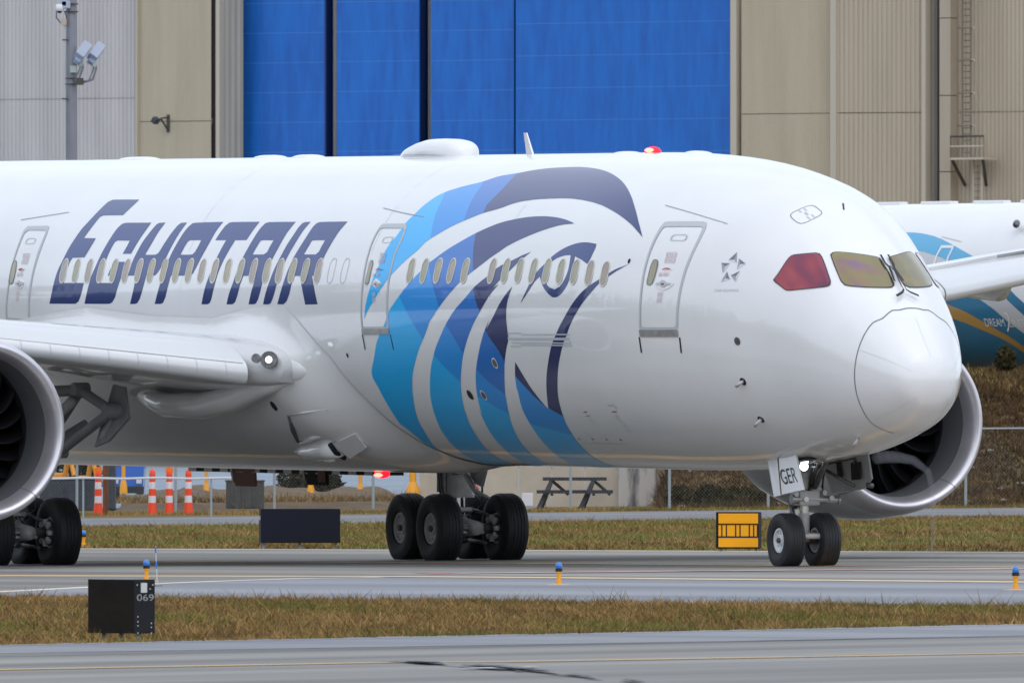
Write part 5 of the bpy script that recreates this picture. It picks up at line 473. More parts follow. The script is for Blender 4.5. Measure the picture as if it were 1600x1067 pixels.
b.add(v, [(i*(nx+1)+j, (i+1)*(nx+1)+j, (i+1)*(nx+1)+j+1, i*(nx+1)+j+1) for i in range(nu) for j in range(nx)])
b.build('belly_fairing', M_fair, smooth=True)
def fair(x, th, off=0.):
    x = np.asarray(x, float); th = np.asarray(th, float); xe = np.interp(th, XE[:, 0], XE[:, 1]); tu = np.interp(x, TU[:, 0], TU[:, 1])
    a = np.interp(th, [-PI/2, -1.2, -.75, -.3, .05], [.15, .22, .38, .46, .12])
    return skin(x, th, .016+a*sm((x-xe)/2.8)*sm((tu+.012-th)/.35+.02)+off)
# intake scoops on the fairing
def fair_pt(x, t, off): p, n = fair(x, t, off); return p
b = AB(); q = [fair_pt(22.92, -.65, .012), fair_pt(21.4, -.63, .012), fair_pt(21.6, -.79, .012), fair_pt(23.6, -.86, .012)]
b.add(q, [(0, 1, 2, 3)]); b.build('air_inlet_floor', M_white)
b = AB(); b.tube([fair_pt(22.95, -.64, .01), fair_pt(23.25, -.75, .03), fair_pt(23.75, -.87, .01)], [.025, .05, .03]); b.build('air_inlet_lip', M_geard, smooth=True)
b = AB(); b.tube([fair_pt(22.95, -.64, .0), fair_pt(22.2, -.627, .005), fair_pt(21.3, -.63, -.01)], [.03, .025, .01]); b.build('inlet_side_wall', M_fair, smooth=True)
b = AB(); b.tube([fair_pt(23.75, -.88, .0), fair_pt(22.8, -.83, .005), fair_pt(21.5, -.79, -.02)], [.03, .05, .01]); b.build('inlet_side_wall', M_fair, smooth=True)
b = AB(); b.tube([fair_pt(24.7, -.99, -.03), fair_pt(24.1, -.985, .01), fair_pt(23.4, -.97, .02), fair_pt(22.8, -.945, .03), fair_pt(22.2, -.93, .03)], [.03, .13, .18, .19, .17], 18); b.build('ram_air_fairing', M_fair, smooth=True)
b = AB(); b.tube([fair_pt(23.1, -1.0, .17), fair_pt(22.85, -.99, .18), fair_pt(22.55, -.985, .18)], [.02, .05, .03], 10); b.build('small_blister', M_fair, smooth=True)
b = AB(); b.plate([fair_pt(22.05, -.87, .06), fair_pt(21.06, -.83, .03), fair_pt(21.12, -.95, .05), fair_pt(22.0, -1.0, .12)], .03); b.build('ram_air_door', M_white)
b = AB(); b.tube([fair_pt(22.15, -.865, .06), fair_pt(22.2, -.93, .12), fair_pt(22.3, -1.005, .10)], .05, 10); b.build('ram_air_mouth', M_dark, smooth=True)
p_ = fair_pt(23.35, -.575, .006); o_ = fair_pt(23.35, -.575, .05)-p_; b = AB(); b.tube([p_-o_*.3, p_+o_*.02], .11, 16); b.build('vent_hole', M_dark)
# ------------------------------------------------------------------ wings (one lofted surface a side), slats, engines
WY = np.array([2.2, 3.6, 5.4, 7.24, 9.73, 12, 14.8, 17.2, 20, 23, 26, 28.5, 29.8])
WX = np.array([21.75, 22.7, 23.85, 25.0, 26.6, 28.05, 29.8, 31.3, 33.05, 34.9, 36.8, 38.7, 40.6])
WZ = np.array([-2.32, -2.18, -1.9, -1.63, -1.30, -1.02, -.69, -.39, -.02, .42, .86, 1.3, 1.6])
WC = np.array([12.2, 11, 9.7, 8.6, 7.3, 6.3, 5.4, 4.8, 4.1, 3.3, 2.6, 1.7, .6])
WT = np.array([1.0, .93, .80, .70, .66, .64, .62, .60, .52, .44, .36, .24, .1])
def wsec(y):
    return [float(np.interp(y, WY, q)) for q in (WX, WZ, WC, WT)]
def wing_point(y, u, side):
    x, z, c, t = wsec(y)
    return None
def airfoil(c, t):
    """outline of the wing box behind the slat: lower lip, nose, crest, trailing edge, back underneath"""
    up_ = [(0.10, .10*t), (0.03, .30*t), (0.06, .48*t), (.20, .66*t), (.5, .82*t), (1.1, .95*t), (.22*c, 1.05*t), (.38*c, 1.04*t), (.55*c, .93*t), (.75*c, .70*t), (.9*c, .46*t), (c, .28*t)]
    lw = [(c, .24*t), (.85*c, .22*t), (.65*c, .08*t), (.45*c, -.06*t), (.28*c, -.10*t), (.14*c, -.06*t), (.05*c+.1, .02*t)]
    return up_+lw
def wing(side):
    ys = [2.2, 2.7, 3.2, 3.62, 5.4, 7.24, 9.73, 12, 14.8, 17.2, 20, 23, 26, 28.5, 29.8]; b = AB(); m = None; v = []
    for y in ys:
        x, z, c, t = wsec(y); pr = airfoil(c, t)
        if y > 3.6: pr = [(px+.30 if i < 5 else px, pz+(.03 if i < 3 else 0)) for i, (px, pz) in enumerate(pr)]
        else:
            k = float(np.interp(y, [2.2, 2.7, 3.2, 3.62], [-1.0, .05, .5, .45])); pr = [(px-(k if i in (1, 2) else k*.8 if i in (0, 3, 18) else k*.4 if i in (4, 17) else 0), pz) for i, (px, pz) in enumerate(pr)]
        m = len(pr); v += [(x+px, side*y, z+pz) for px, pz in pr]
    fs = [(i*m+k, i*m+(k+1) % m, (i+1)*m+(k+1) % m, (i+1)*m+k) for i in range(len(ys)-1) for k in range(m)]
    if side > 0: fs = [f[::-1] for f in fs]
    n = (len(ys)-1)*m; fs.append(tuple(n+k for k in range(m)))
    b.add(v, fs); w_ = b.build('wing', M_wing, angle=R(50))
    # slats
    for (a, e) in ([(3.64, 8.6)] + [(10.9, 14.7), (14.75, 18.6), (18.65, 22.4), (22.45, 26.2), (26.25, 28.6)]):
        b = AB(); v = []; yy = np.linspace(a, e, 7)
        pr = [(.16, -.005), (.02, .02), (-.055, .09), (-.085, .19), (-.06, .31), (.0, .395), (.09, .455), (.3, .57), (.6, .70), (.95, .80), (.95, .785), (.5, .52), (.25, .3), (.15, .12)]
        for y in yy:
            x, z, c, t = wsec(y); s = .45+.55*np.interp(y, [3.6, 9.7, 28], [1, .72, .4]); s2 = t/.93
            v += [(x+px*s, side*y, z+pz*s2*1.0) for px, pz in pr]
        m = len(pr); fs = [(i*m+k, i*m+(k+1) % m, (i+1)*m+(k+1) % m, (i+1)*m+k) for i in range(6) for k in range(m)]
        if side > 0: fs = [f[::-1] for f in fs]
        fs += [tuple(range(m)), tuple(6*m+k for k in range(m))]
        b.add(v, fs); sl_ = b.build('slat', M_slat, angle=R(35))
        if a < 5 and side > 0:           # rivet rows of the inboard slat
            for y in np.arange(a+.35, e, .48):
                x, z, c, t = wsec(y); s = .45+.55*np.interp(y, [3.6, 9.7, 28], [1, .72, .4]); s2 = t/.93; b = AB()
                b.tube([(x+px*s-.004, side*y, z+pz*s2+LIFT+.002) for px, pz in pr[2:6]], .006, 4); b.build('slat_seam', M_grey, sl_)
            b = AB(); b.tube([(wsec(y)[0]+.0, side*y, wsec(y)[1]+.40*wsec(y)[3]/.93+LIFT+.004) for y in (3.7, 5, 6.5, 8.5)], .007, 4); b.build('slat_seam', M_grey, sl_)
    # flap track fairings
    for y, l in ((6.4, 4.2), (13.0, 3.6), (18.4, 3.0)):
        x, z, c, t = wsec(y); b = AB(); b.tube([(x+c*.45, side*y, z-.05), (x+c*.6, side*y, z-.22), (x+c*.85, side*y, z-.2), (x+c*.85+l*.5, side*y, z+.02)], [.03, .26, .22, .02], 12); b.build('flap_track_fairing', M_wing, smooth=True)
    # inboard landing lamp in the root leading edge
    return w_
for s in (1, -1): wing(s)
b = AB(); L0 = np.array([22.15, 3.42, -1.70]); LN = np.array([-.80, .58, .12]); LN /= np.linalg.norm(LN)
b.tube([L0-LN*.06, L0+LN*.012], [.17, .165], 24); b.tube([L0-LN*.06+[.16, .2, .03], L0+LN*.012+[.16, .2, .03]], .09, 14); b.build('lamp_window', M_geard)
b = AB(); b.tube([L0+LN*.01, L0+LN*.03, L0+LN*.045], [.07, .06, .02], 18); b.build('landing_light', M_lampw, smooth=True)
for sd in (1, -1):                         # root fairing and the rounded fillet under the wing root
    b = AB(); b.tube([(21.45, sd*2.66, -1.90), (21.6, sd*2.67, -1.90), (21.9, sd*2.68, -1.88), (22.3, sd*2.70, -1.86), (22.9, sd*2.72, -1.83), (24, sd*2.75, -1.78), (26, sd*2.6, -1.7)], [.02, .14, .27, .38, .46, .5, .5], 28); b.build('root_fairing', M_fair, smooth=True)
    b = AB(); b.tube([(22.3, sd*2.95, -2.05), (23.1, sd*3.05, -2.18), (24.3, sd*3.15, -2.44), (25.7, sd*3.2, -2.60), (27.4, sd*3.25, -2.60), (29.5, sd*2.75, -2.45), (31.5, sd*2.2, -2.3)], [.12, .22, .26, .26, .24, .18, .04], 20); b.build('root_fillet', M_fair, smooth=True)
# engines: nacelle > lip, liner, fan blades, spinner
def engine():
    b = AB(); out_ = [(.62, 1.80), (1.0, 1.855), (1.6, 1.90), (2.4, 1.905), (3.2, 1.85), (4.0, 1.74), (4.7, 1.60), (4.7, 1.55), (3.9, 1.6)]
    b.lathe(out_, 64, 'x'); b.lathe([(3.9, 1.6), (4.0, .9), (5.6, .72), (6.2, .5), (7.0, .12)], 32, 'x')
    n = b.build('engine_nacelle', M_cowl, angle=R(40))
    lip = MB(); lip.lathe([(.62, 1.803), (.4, 1.775), (.22, 1.74), (.1, 1.705), (.03, 1.665), (0, 1.625), (.015, 1.585), (.06, 1.545), (.14, 1.505), (.26, 1.47), (.42, 1.44)], 96, 'x'); lip.v = [(p[0], p[1], p[2]+LIFT) for p in lip.v]; lip.build('inlet_lip', M_lip, n, True)
    b = MB(); b.lathe([(.42, 1.44), (.7, 1.41), (1.0, 1.395), (1.22, 1.395)], 64, 'x'); b.v = [(p[0], p[1], p[2]+LIFT) for p in b.v]; b.build('inlet_liner', M_liner, n, True)
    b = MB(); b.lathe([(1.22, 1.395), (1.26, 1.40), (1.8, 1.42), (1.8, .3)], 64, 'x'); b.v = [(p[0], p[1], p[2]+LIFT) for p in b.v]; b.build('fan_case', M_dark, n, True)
    b = MB(); b.lathe([(.85, .001), (.95, .12), (1.15, .27), (1.45, .40), (1.8, .43)], 32, 'x'); b.v = [(p[0], p[1], p[2]+LIFT) for p in b.v]; b.build('spinner', M_geard, n, True)
    bl = MB(); v = []
    for i in range(9):
        u = i/8; r = .38+1.0*u; tw = R(25+35*u); ch = .16+.07*math.sin(PI*u*.8)
        for e, k in ((-1, 0), (-.9, .016), (1, .004), (-.9, -.016)): 
            ax, tg = ch*e*math.cos(tw), ch*e*math.sin(tw)+k; v.append((1.5-.08*u+ax+(-.05*math.sin(PI*u)), tg-.12*math.sin(PI*u), r))
    fs = [(i*4+k, i*4+(k+1) % 4, (i+1)*4+(k+1) % 4, (i+1)*4+k) for i in range(8) for k in range(4)]; bl.add(v, fs)
    first = bl.build('fan_blade', M_fan, n, True); first.location = (0, 0, LIFT)
    for k in range(1, 20):
        c = first.copy(); COL.objects.link(c); c.parent = n; c.location = (0, 0, LIFT); c.rotation_euler = (k*2*PI/20, 0, 0)
    for a in (R(40), R(-40)):              # lip joints
        b = MB(); b.tube([(x-.004, (r+.006)*math.cos(a-PI/2), (r+.006)*math.sin(a-PI/2)+LIFT) if False else (x-.003, (r+.004)*math.sin(a), -(r+.004)*math.cos(a)+LIFT) for x, r in ((.42, 1.432), (.26, 1.462), (.14, 1.497), (.06, 1.537), (.015, 1.578), (-.002, 1.625), (.03, 1.669), (.1, 1.709), (.4, 1.779), (.62, 1.806))], .006, 4); b.build('lip_joint', M_line, n)
    return n
EX, EYY, EZ = 21.28, 9.73, -3.0
e1 = engine(); e1.location = (EX, EYY, EZ)
e2 = copy_tree(e1, AIR); e2.location = (EX, -EYY, EZ)
for s in (1, -1):
    b = AB(); x, z, c, t = wsec(9.73)
    b.add([(24.2, s*EYY-.18, -1.2), (24.2, s*EYY+.18, -1.2), (23.4, s*EYY, -1.12), (28.5, s*EYY-.25, -2.2), (28.5, s*EYY+.25, -2.2), (28.2, s*EYY-.22, z+.2), (28.2, s*EYY+.22, z+.2), (26.7, s*EYY-.2, z+.35), (26.7, s*EYY+.2, z+.35), (24.0, s*EYY-.2, -1.45), (24.0, s*EYY+.2, -1.45)], [(2, 0, 7, 8), (2, 8, 1), (2, 9, 0), (2, 1, 10), (0, 9, 3, 5), (0, 5, 7), (1, 8, 6), (1, 6, 4, 10), (7, 5, 6, 8), (9, 10, 4, 3)]); b.build('engine_pylon', M_wing)
# vapour vortex drawn up from the ground into the far inlet
# ------------------------------------------------------------------ landing gear
def tyre_mesh(name, r, wd, rim, m, flat):
    b = MB(); h = wd/2; pr = [(-h*.55, rim), (-h*.86, rim+.03), (-h*.98, rim+(r-rim)*.35), (-h, rim+(r-rim)*.52), (-h*.95, rim+(r-rim)*.72), (-h*.82, r*.95), (-h*.62, r*.985)]
    for g in (-.42, -.14, .14, .42): pr += [(h*g-.016, r*.999), (h*g-.012, r*.982), (h*g+.012, r*.982), (h*g+.016, r*.999)]
    pr += [(-a, q) for a, q in pr[6::-1]]
    b.lathe(pr, 56, 'y'); v = np.array(b.v); lim = -(r-flat); k = v[:, 2] < lim+.06
    v[k, 2] = np.maximum(v[k, 2], lim); 
    bul = np.clip((lim+.25-v[:, 2])/.25, 0, 1)*.03; v[:, 1] += np.sign(v[:, 1])*bul*(np.abs(v[:, 1]) > h*.7)
    return [tuple(p) for p in v], b.f
def wheel(parent, loc, r, wd, rim, flat, outward, mr, brake):
    v, f = tyre_mesh('tyre', r, wd, rim, M_tyre, flat); t = meshobj('tyre', v, f, M_tyre, parent, True); t.data.set_sharp_from_angle(angle=R(35)); t.location = loc
    h = wd/2; s = outward; b = MB()
    b.lathe([(s*h*.60, rim+.012), (s*h*.74, rim+.005), (s*h*.74, rim-.03), (s*h*.52, rim-.05), (s*h*.42, rim*.55), (s*h*.48, rim*.42), (s*h*.62, rim*.40), (s*h*.66, rim*.36), (s*h*.66, .001)], 40, 'y')
    for k in range(10):
        a = 2*PI*k/10; b.box((math.cos(a)*rim*.72, s*h*.50, math.sin(a)*rim*.72), (.05, .03, .05))
    b.build('wheel_rim', mr, t, angle=R(30))
    b = MB(); b.tube([(0, s*h*.6, 0), (0, s*h*.86, 0)], rim*.22, 10); b.box((0, s*h*.88, 0), (rim*.12, .02, rim*.4)); b.box((0, s*h*.88, 0), (rim*.4, .021, rim*.12)); b.build('hub_cap', M_geard, t)
    b = MB(); b.lathe([(-s*h*.60, rim+.012), (-s*h*.74, rim+.005), (-s*h*.74, rim-.03), (-s*h*.2, rim-.06), (-s*h*.2, .05)], 32, 'y'); b.build('wheel_rim', mr, t, angle=R(30))
    if brake:
        b = MB(); b.lathe([(-s*h*.3, rim*.82), (-s*h*1.02, rim*.82), (-s*h*1.02, rim*.3)], 24, 'y', mi=0); b.build('brake_pack', M_geard, t, angle=R(30))
        b = MB()
        for k in range(8):
            a = 2*PI*k/8; M = Matrix.Rotation(-a, 3, 'Y'); b.box((math.cos(a)*rim*.68, -s*h*1.08, math.sin(a)*rim*.68), (.13, .09, .10), 0, M, .02); b.tube([(math.cos(a)*rim*.68, -s*h*1.05, math.sin(a)*rim*.68), (math.cos(a)*rim*.68, -s*h*1.27, math.sin(a)*rim*.68)], .035, 8)
        b.build('brake_piston', M_rim, t)
    return t
def main_gear(side):
    y0 = side*4.81; g = AB(); X = 31.46; r = .685; zc = -5.74+.632
    g.tube([(X, y0, zc+.18), (X, y0, zc+.62)], .17, 20, 1); g.tube([(X, y0, zc+.60), (X, y0, zc+.66), (X, y0, zc+.67), (X, y0, -4.02), (X, y0, -4.0), (X, y0, -2.0)], [.35, .35, .33, .33, .38, .38], 28)
    g.tube([(X, y0, zc-.14), (X, y0, zc+.25)], .2, 20)
    st = g.build('main_gear_leg', [M_gear, M_chrome], angle=R(35))
    b = AB(); b.tube([(X-.95, y0, zc), (X-.3, y0, zc+.02), (X+.3, y0, zc+.02), (X+.95, y0, zc)], [.14, .19, .19, .14], 14); b.build('bogie_beam', M_gear, smooth=True)
    for dx in (-.73, .73):
        b = AB(); b.tube([(X+dx, y0-.62, zc), (X+dx, y0+.62, zc)], .1, 12); b.build('axle', M_geard, smooth=True)
        for s in (-1, 1): wheel(AIR, (X+dx, y0+s*.71, zc+LIFT), r, .53, .30, .053, s, M_rim, True)
        for s in (-1, 1):
            b = AB(); b.tube([(X+dx-.12, y0+s*.28, zc+.26), (X+dx*.3, y0+s*.24, zc+.36), (X, y0+s*.2, zc+.3)], .035, 6); b.build('brake_rod', M_geard, smooth=True); b = AB(); b.tube([(X+dx, y0+s*.3, zc-.3), (X, y0+s*.26, zc-.24)], .035, 6); b.build('brake_rod', M_geard, smooth=True)
    b = AB(); b.plate([(X+.28, y0-.14, zc+.22), (X+.28, y0+.14, zc+.22), (X+.62, y0+.06, zc+.62), (X+.62, y0-.06, zc+.62)], .06); b.plate([(X+.62, y0-.06, zc+.62), (X+.62, y0+.06, zc+.62), (X+.3, y0+.16, zc+1.0), (X+.3, y0-.16, zc+1.0)], .06); b.build('torque_link', M_gear)
    for i, (ya, za, zb, rr) in enumerate(((.36, zc+.55, -3.55, .022), (-.36, zc+.5, -3.7, .022), (.42, zc+1.1, -3.2, .018))):
        b = AB(); b.tube([(X-.2, y0+ya*.6, zc+.25), (X-.3, y0+ya*1.15, zc+.45), (X-.22, y0+ya*1.25, (za+zb)/2), (X-.1, y0+ya*.95, zb)], rr, 6); b.build('hydraulic_hose', M_black, smooth=True)
    for (a, c, rr) in (((X-.05, y0+.33, -4.4), (X-.05, y0+.33, -3.6), .12), ((X-.3, y0+.1, -4.05), (X-.3, y0+.1, -3.5), .13), ((X+.05, y0-.36, -4.25), (X+.05, y0-.36, -3.9), .1)):
        b = AB(); b.tube([a, c], rr, 12); b.build('gear_actuator', M_geard, angle=R(40))
    b = AB(); b.tube([(X, y0, -3.9), (X-.1, y0-side*1.6, -3.0)], .11, 12); b.build('side_brace', M_gear, smooth=True)
    b = AB(); b.tube([(X-.1, y0, -3.75), (X-2.2, y0-side*.4, -2.5)], .1, 12); b.build('drag_brace', M_gear, smooth=True)
    b = AB(); b.box((X-.36, y0, zc+.36), (.1, .34, .10), bev=.03); b.build('brake_manifold', M_plate); b = AB(); b.box((X-.75, y0+.18, zc-.02), (.12, .12, .2), bev=.03); b.build('brake_manifold', M_plate); b = AB(); b.box((X-.75, y0-.18, zc-.02), (.12, .12, .2), bev=.03); b.build('brake_manifold', M_plate)
main_gear(1); main_gear(-1)
# leg door of the far gear, hung beside the leg
b = AB(); b.plate([(30.4, -4.55, -3.8), (29.35, -4.5, -3.78), (29.75, -4.55, -4.28), (30.1, -4.58, -4.22), (30.3, -4.58, -4.1)], .06); b.build('gear_leg_door', M_doorgrey)
b = AB(); b.tube([(30.35, -4.5, -4.05), (29.9, -4.48, -4.35), (29.25, -4.45, -4.47)], [.06, .05, .02], 8); b.build('door_link', M_gear, smooth=True)
# near gear bay: braces and hanging door seen under the wing
b = AB()
for a, c, r in (((30.7, 4.3, -2.35), (29.4, 4.2, -2.32), .11), ((29.4, 4.2, -2.32), (28.1, 4.1, -2.72), .10), ((28.1, 4.1, -2.72), (30.3, 4.3, -3.55), .10), ((30.7, 4.3, -2.5), (30.2, 4.25, -3.6), .13), ((30.2, 4.25, -2.9), (29.5, 4.2, -2.4), .09)):
    b.tube([a, c], r, 10)
for p in ((29.4, 4.2, -2.32), (28.1, 4.1, -2.72), (30.25, 4.3, -3.5)): b.tube([Vector(p)-Vector((0, .16, 0)), Vector(p)+Vector((0, .16, 0))], .15, 12)
b.build('folding_brace', M_doorgrey, angle=R(40))
b = AB(); b.plate([(28.5, 3.9, -2.2), (27.95, 3.9, -2.25), (27.65, 3.95, -2.85), (28.4, 4.05, -3.3), (29.0, 4.08, -3.42)], .05); b.build('bay_door', M_doorgrey)
b = AB(); b.plate([(28.3, 3.98, -2.6), (28.15, 3.98, -2.6), (28.6, 4.1, -3.25), (28.75, 4.1, -3.25)], .08); b.build('door_hinge', M_gear)
# underside door edges with dark and light segments, and two hanging brown flaps
for k in range(24):
    x = 39.7-.39*k
    b = AB(); b.box((x-.19, -2.9, -4.0), (.385, .5, .10)); b.build('door_edge_segment', M_dark if k % 2 else M_plate)
for x0, w_, zz in ((37.4, 1.05, -4.27), (33.9, 1.05, -4.21)):
    b = AB(); b.plate([(x0, -2.6, -3.9), (x0-w_, -2.6, -3.9), (x0-w_+.28, -2.75, zz-.06), (x0+.2, -2.75, zz-.06)], .05, 0)
    b.plate([(x0+.12, -2.57, -3.9), (x0, -2.57, -3.9), (x0+.18, -2.7, zz+.02), (x0+.24, -2.7, zz+.02)], .03, 1); b.build('hanging_flap', [M_brown if x0 > 35 else M_dark, M_plate])
b = AB(); b.plate([(33.2, -2.56, -3.9), (32.85, -2.56, -3.9), (33.13, -2.71, -4.205), (33.48, -2.71, -4.205)], .03); b.build('hanging_flap', M_brown)
# nose gear
def nose_gear():
    X = 5.65; zc = -5.46+.482; g = AB()
    g.tube([(X, 0, zc-.02), (X, 0, zc+.5)], .105, 20, 0); g.tube([(X, 0, zc+.48), (X, 0, zc+.66)], .085, 20, 1); g.tube([(X, 0, zc+.64), (X, 0, zc+.67), (X, 0, zc+.675), (X, 0, zc+.94), (X, 0, zc+.95), (X, 0, -3.3)], [.15, .15, .135, .135, .165, .165], 24, 0)
    g.build('nose_gear_leg', [M_gear, M_chrome], angle=R(35))
    b = AB(); b.tube([(X, -.42, zc), (X, .42, zc)], .07, 12); b.build('axle', M_geard, smooth=True)
    for s in (-1, 1): wheel(AIR, (X, s*.365, zc+LIFT), .508, .41, .225, .026, s, M_rimw if s > 0 else M_rim, False)
    b = AB(); b.tube([(X-.1, 0, zc+.08), (X-.30, 0, zc+.08)], .05, 12); b.tube([(X-.30, -.16, zc+.08), (X-.30, .16, zc+.08)], .055, 12); b.tube([(X-.30, -.17, zc+.08), (X-.30, -.2, zc+.08)], .07, 12); b.build('tow_fitting', M_gear, angle=R(40))
    b = AB(); b.tube([(X-.2, .32, -4.22), (X-.2, -.58, -4.24)], .075, 14); b.tube([(X-.2, -.58, -4.24), (X-.2, -.62, -4.24)], .095, 14); b.tube([(X-.2, .32, -4.22), (X-.2, .36, -4.22)], .1, 14); b.build('steering_actuator', M_plate, angle=R(40))
    b = AB(); b.box((X-.1, 0, -4.2), (.34, .42, .28), bev=.05); b.box((X-.1, -.2, -4.05), (.2, .24, .16), bev=.03); b.box((X-.12, .22, -4.08), (.18, .16, .22), bev=.03); b.build('steering_collar', M_gear)
    for k, (y, z) in enumerate(((.1, -4.22), (-.28, -4.1), (.3, -4.12), (-.42, -4.2))):
        b = AB(); b.tube([(X-.32, y, z), (X-.18, y, z)], .05, 10); b.build('hydraulic_fitting', M_chrome if k == 0 else M_plate, angle=R(40))
    b = AB(); b.tube([(X+.35, .12, -4.25), (X+.12, .12, zc+.3)], .05, 8); b.tube([(X+.36, .12, -4.2), (X+.1, .12, -4.35)], .06, 8); b.build('torque_link', M_geard, smooth=True)
    b = AB(); b.tube([(X-.2, -.12, -4.0), (X-.9, -.14, -3.3)], .06, 10); b.tube([(X-.12, -.05, -4.0), (X-.7, -.08, -3.3)], .04, 10); b.build('drag_brace', M_geard, smooth=True)
    for k, (y, z, x2) in enumerate(((.18, -3.75, .1), (-.02, -3.8, .25), (.26, -3.9, .15), (-.3, -3.85, .2))):
        b = AB(); b.tube([(X-.15, y, -4.1), (X-x2-.1, y+.05, z), (X-x2-.2, y, -3.4)], .018, 6); b.build('hydraulic_hose', M_black, smooth=True)
    b = AB(); b.tube([(X-.05, .0, -3.62), (X-.55, .02, -3.62)], .02, 6); b.build('lamp_bracket', M_gear)
    for (x, y, z, r) in ((5.24, .2, -3.61, .085), (5.13, -.16, -3.6, .05)):
        b = AB(); b.tube([(x+.14, y, z), (x, y, z)], [r*.6, r*1.1], 16); b.build('taxi_light_housing', M_geard, smooth=True)
        b = AB(); b.lathe([(-.03, .001), (-.02, r*.7), (0, r)], 18, 'x', (x-.012, y, z)); b.build('taxi_light', M_lampb, smooth=True)
    # doors
    d1 = AB(); d1.plate([(5.33, .64, -3.42), (4.62, .64, -3.36), (4.07, .74, -4.03), (4.985, .74, -4.125)], -.035); d1.build('nose_gear_door', M_white)
    d2 = AB(); d2.plate([(5.84, .62, -3.52), (5.80, .63, -3.45), (5.36, .64, -3.43), (5.015, .74, -4.13), (5.32, .74, -4.16)], -.035); d2.build('nose_gear_door', M_white)
    b = AB(); b.plate([(5.36, .645, -3.43), (5.335, .645, -3.43), (4.99, .745, -4.125), (5.015, .745, -4.125)], -.04); b.build('door_edge_stripe', M_brown)
    d3 = AB(); d3.plate([(6.3, -.62, -3.45), (4.25, -.62, -3.36), (4.45, -.8, -3.85), (4.9, -.86, -4.04), (6.25, -.86, -4.12)], .04); dd = d3.build('nose_gear_door', M_doorgrey)
    b = AB(); b.plate([(5.0, -.655, -3.55), (4.6, -.655, -3.53), (4.72, -.72, -3.85), (5.1, -.72, -3.87)], -.012); b.build('door_cutout', M_dark); b = AB(); b.plate([(5.62, -.65, -3.5), (5.42, -.65, -3.5), (5.5, -.73, -3.82), (5.7, -.73, -3.83)], -.012); b.build('door_cutout', M_dark)
    b = AB(); b.tube([(5.75, -.3, -3.6), (5.0, -.72, -3.98)], .035, 8); b.build('door_rod', M_geard, smooth=True); b = AB(); b.tube([(4.75, -.6, -3.36), (4.85, -.66, -3.56)], .03, 8); b.build('door_rod', M_geard, smooth=True); b = AB(); b.tube([(4.55, -.78, -3.95), (4.42, -.8, -3.97)], .05, 8); b.build('door_rod', M_geard, smooth=True)
    b = AB(); b.plate([(6.2, -.55, -3.62), (4.5, -.5, -3.45), (4.3, .55, -3.44), (5.9, .58, -3.58)], .02); b.build('wheel_bay', M_dark)
    o = text_mesh('GER', 1, AIR, 'lettering', M_black, 0); me = o.data; c = np.array([tuple(q.co) for q in me.vertices]); c[:, 0] -= c[:, 0].min(); c[:, 0] /= c[:, 0].max(); c[:, 1] -= c[:, 1].min(); c[:, 1] /= c[:, 1].max()
    A, B, D, E_ = (np.array(p) for p in ((5.19, .70, -3.93), (4.31, .70, -3.87), (4.70, .65, -3.46), (5.33, .65, -3.52)))
    return me, c, o
me, c, o = nose_gear()
# letters lie on the door plane: corners (forward/aft, low/high)
def bil(u, w_):
    lo = np.array([4.952, 0, -3.941])*(1-u)+np.array([4.327, 0, -3.888])*u
    hi = np.array([5.217, 0, -3.673])*(1-u)+np.array([4.564, 0, -3.608])*u
    return lo*(1-w_)+hi*w_
nrm = np.array([0, .0045, 0])
for q, (a, b_) in zip(me.vertices, c[:, :2]):
    p = bil(a, b_); p[1] = .64+.147*(-3.4-p[2])+.042; q.co = (p[0], p[1], p[2]+LIFT)
me.update()
# ------------------------------------------------------------------ the parked airliner beyond the bank
A2 = R(40); B2 = empty('parked_airliner')
B2.matrix_world = Matrix([[math.sin(A2), math.cos(A2), 0, O2[0]], [-math.cos(A2), math.sin(A2), 0, O2[1]], [0, 0, 1, O2[2]-LIFT], [0, 0, 0, 1]])
tag(B2, 'parked airliner with teal, gold and pale blue bands behind the grassy bank', 'airliner')
fu = bpy.data.objects.new('fuselage', bpy.data.objects['fuselage'].data); COL.objects.link(fu); fu.parent = B2
M_teal = mat('teal_paint', srgb('0E6F96'), .3, coat=1); M_pale = mat('pale_blue_paint', srgb('49A6D2'), .3, coat=1); M_gold = mat('gold_paint', srgb('B08A4A'), .3, coat=1); M_silver = mat('silver_grey_paint', (.52, .54, .56), .3, coat=1)
_P = AIR
def decal2(name, o_, m, off): return decal(name, o_, m, off=off, parent=B2, dx=.3, dv=.08)
decal2('livery_band', LIV2['TEAL'], M_teal, .005); decal2('livery_band', LIV2['PALE'], M_silver, .005); decal2('livery_band', LIV2['ARC'], M_pale, .008)
decal2('livery_band', LIV2['GREY'], M_silver, .011); decal2('livery_band', LIV2['WHITE'], M_white, .014); decal2('livery_band', LIV2['GOLD'], M_gold, .011)
decal('door_seal', LIV2['DOOR'], M_white, (), [LIV2['DOORI']], off=.02, parent=B2)
for o in B2.children:
    if o.name.split('.')[0] in ('livery_band', 'door_seal'):
        for v_ in o.data.vertices: v_.co.z += LIFT
def text2(s, a, b, h, off=.03):
    o = text_mesh(s, 1, B2, 'lettering', M_white, 0); me = o.data; c = np.array([tuple(q.co) for q in me.vertices]); u = c[:, 0]/c[:, 0].max()
    x = a[0]+(b[0]-a[0])*u; t = a[1]+(b[1]-a[1])*u-c[:, 1]/.72*h/RAD; p, n = skin(x, t, off)
    for q, r in zip(me.vertices, up(p)): q.co = r
    me.update()
text2('DREAM', LIV2['TXT'][0], LIV2['TXT'][1], .30); 
ta, tb = np.array(LIV2['TXT'][2]), np.array(LIV2['TXT'][3]); text2('LINER', ta, ta+(tb-ta)*1.3, .30)
def sk2(x, th, off=0): p, n = skin(x, th, off); return p, n
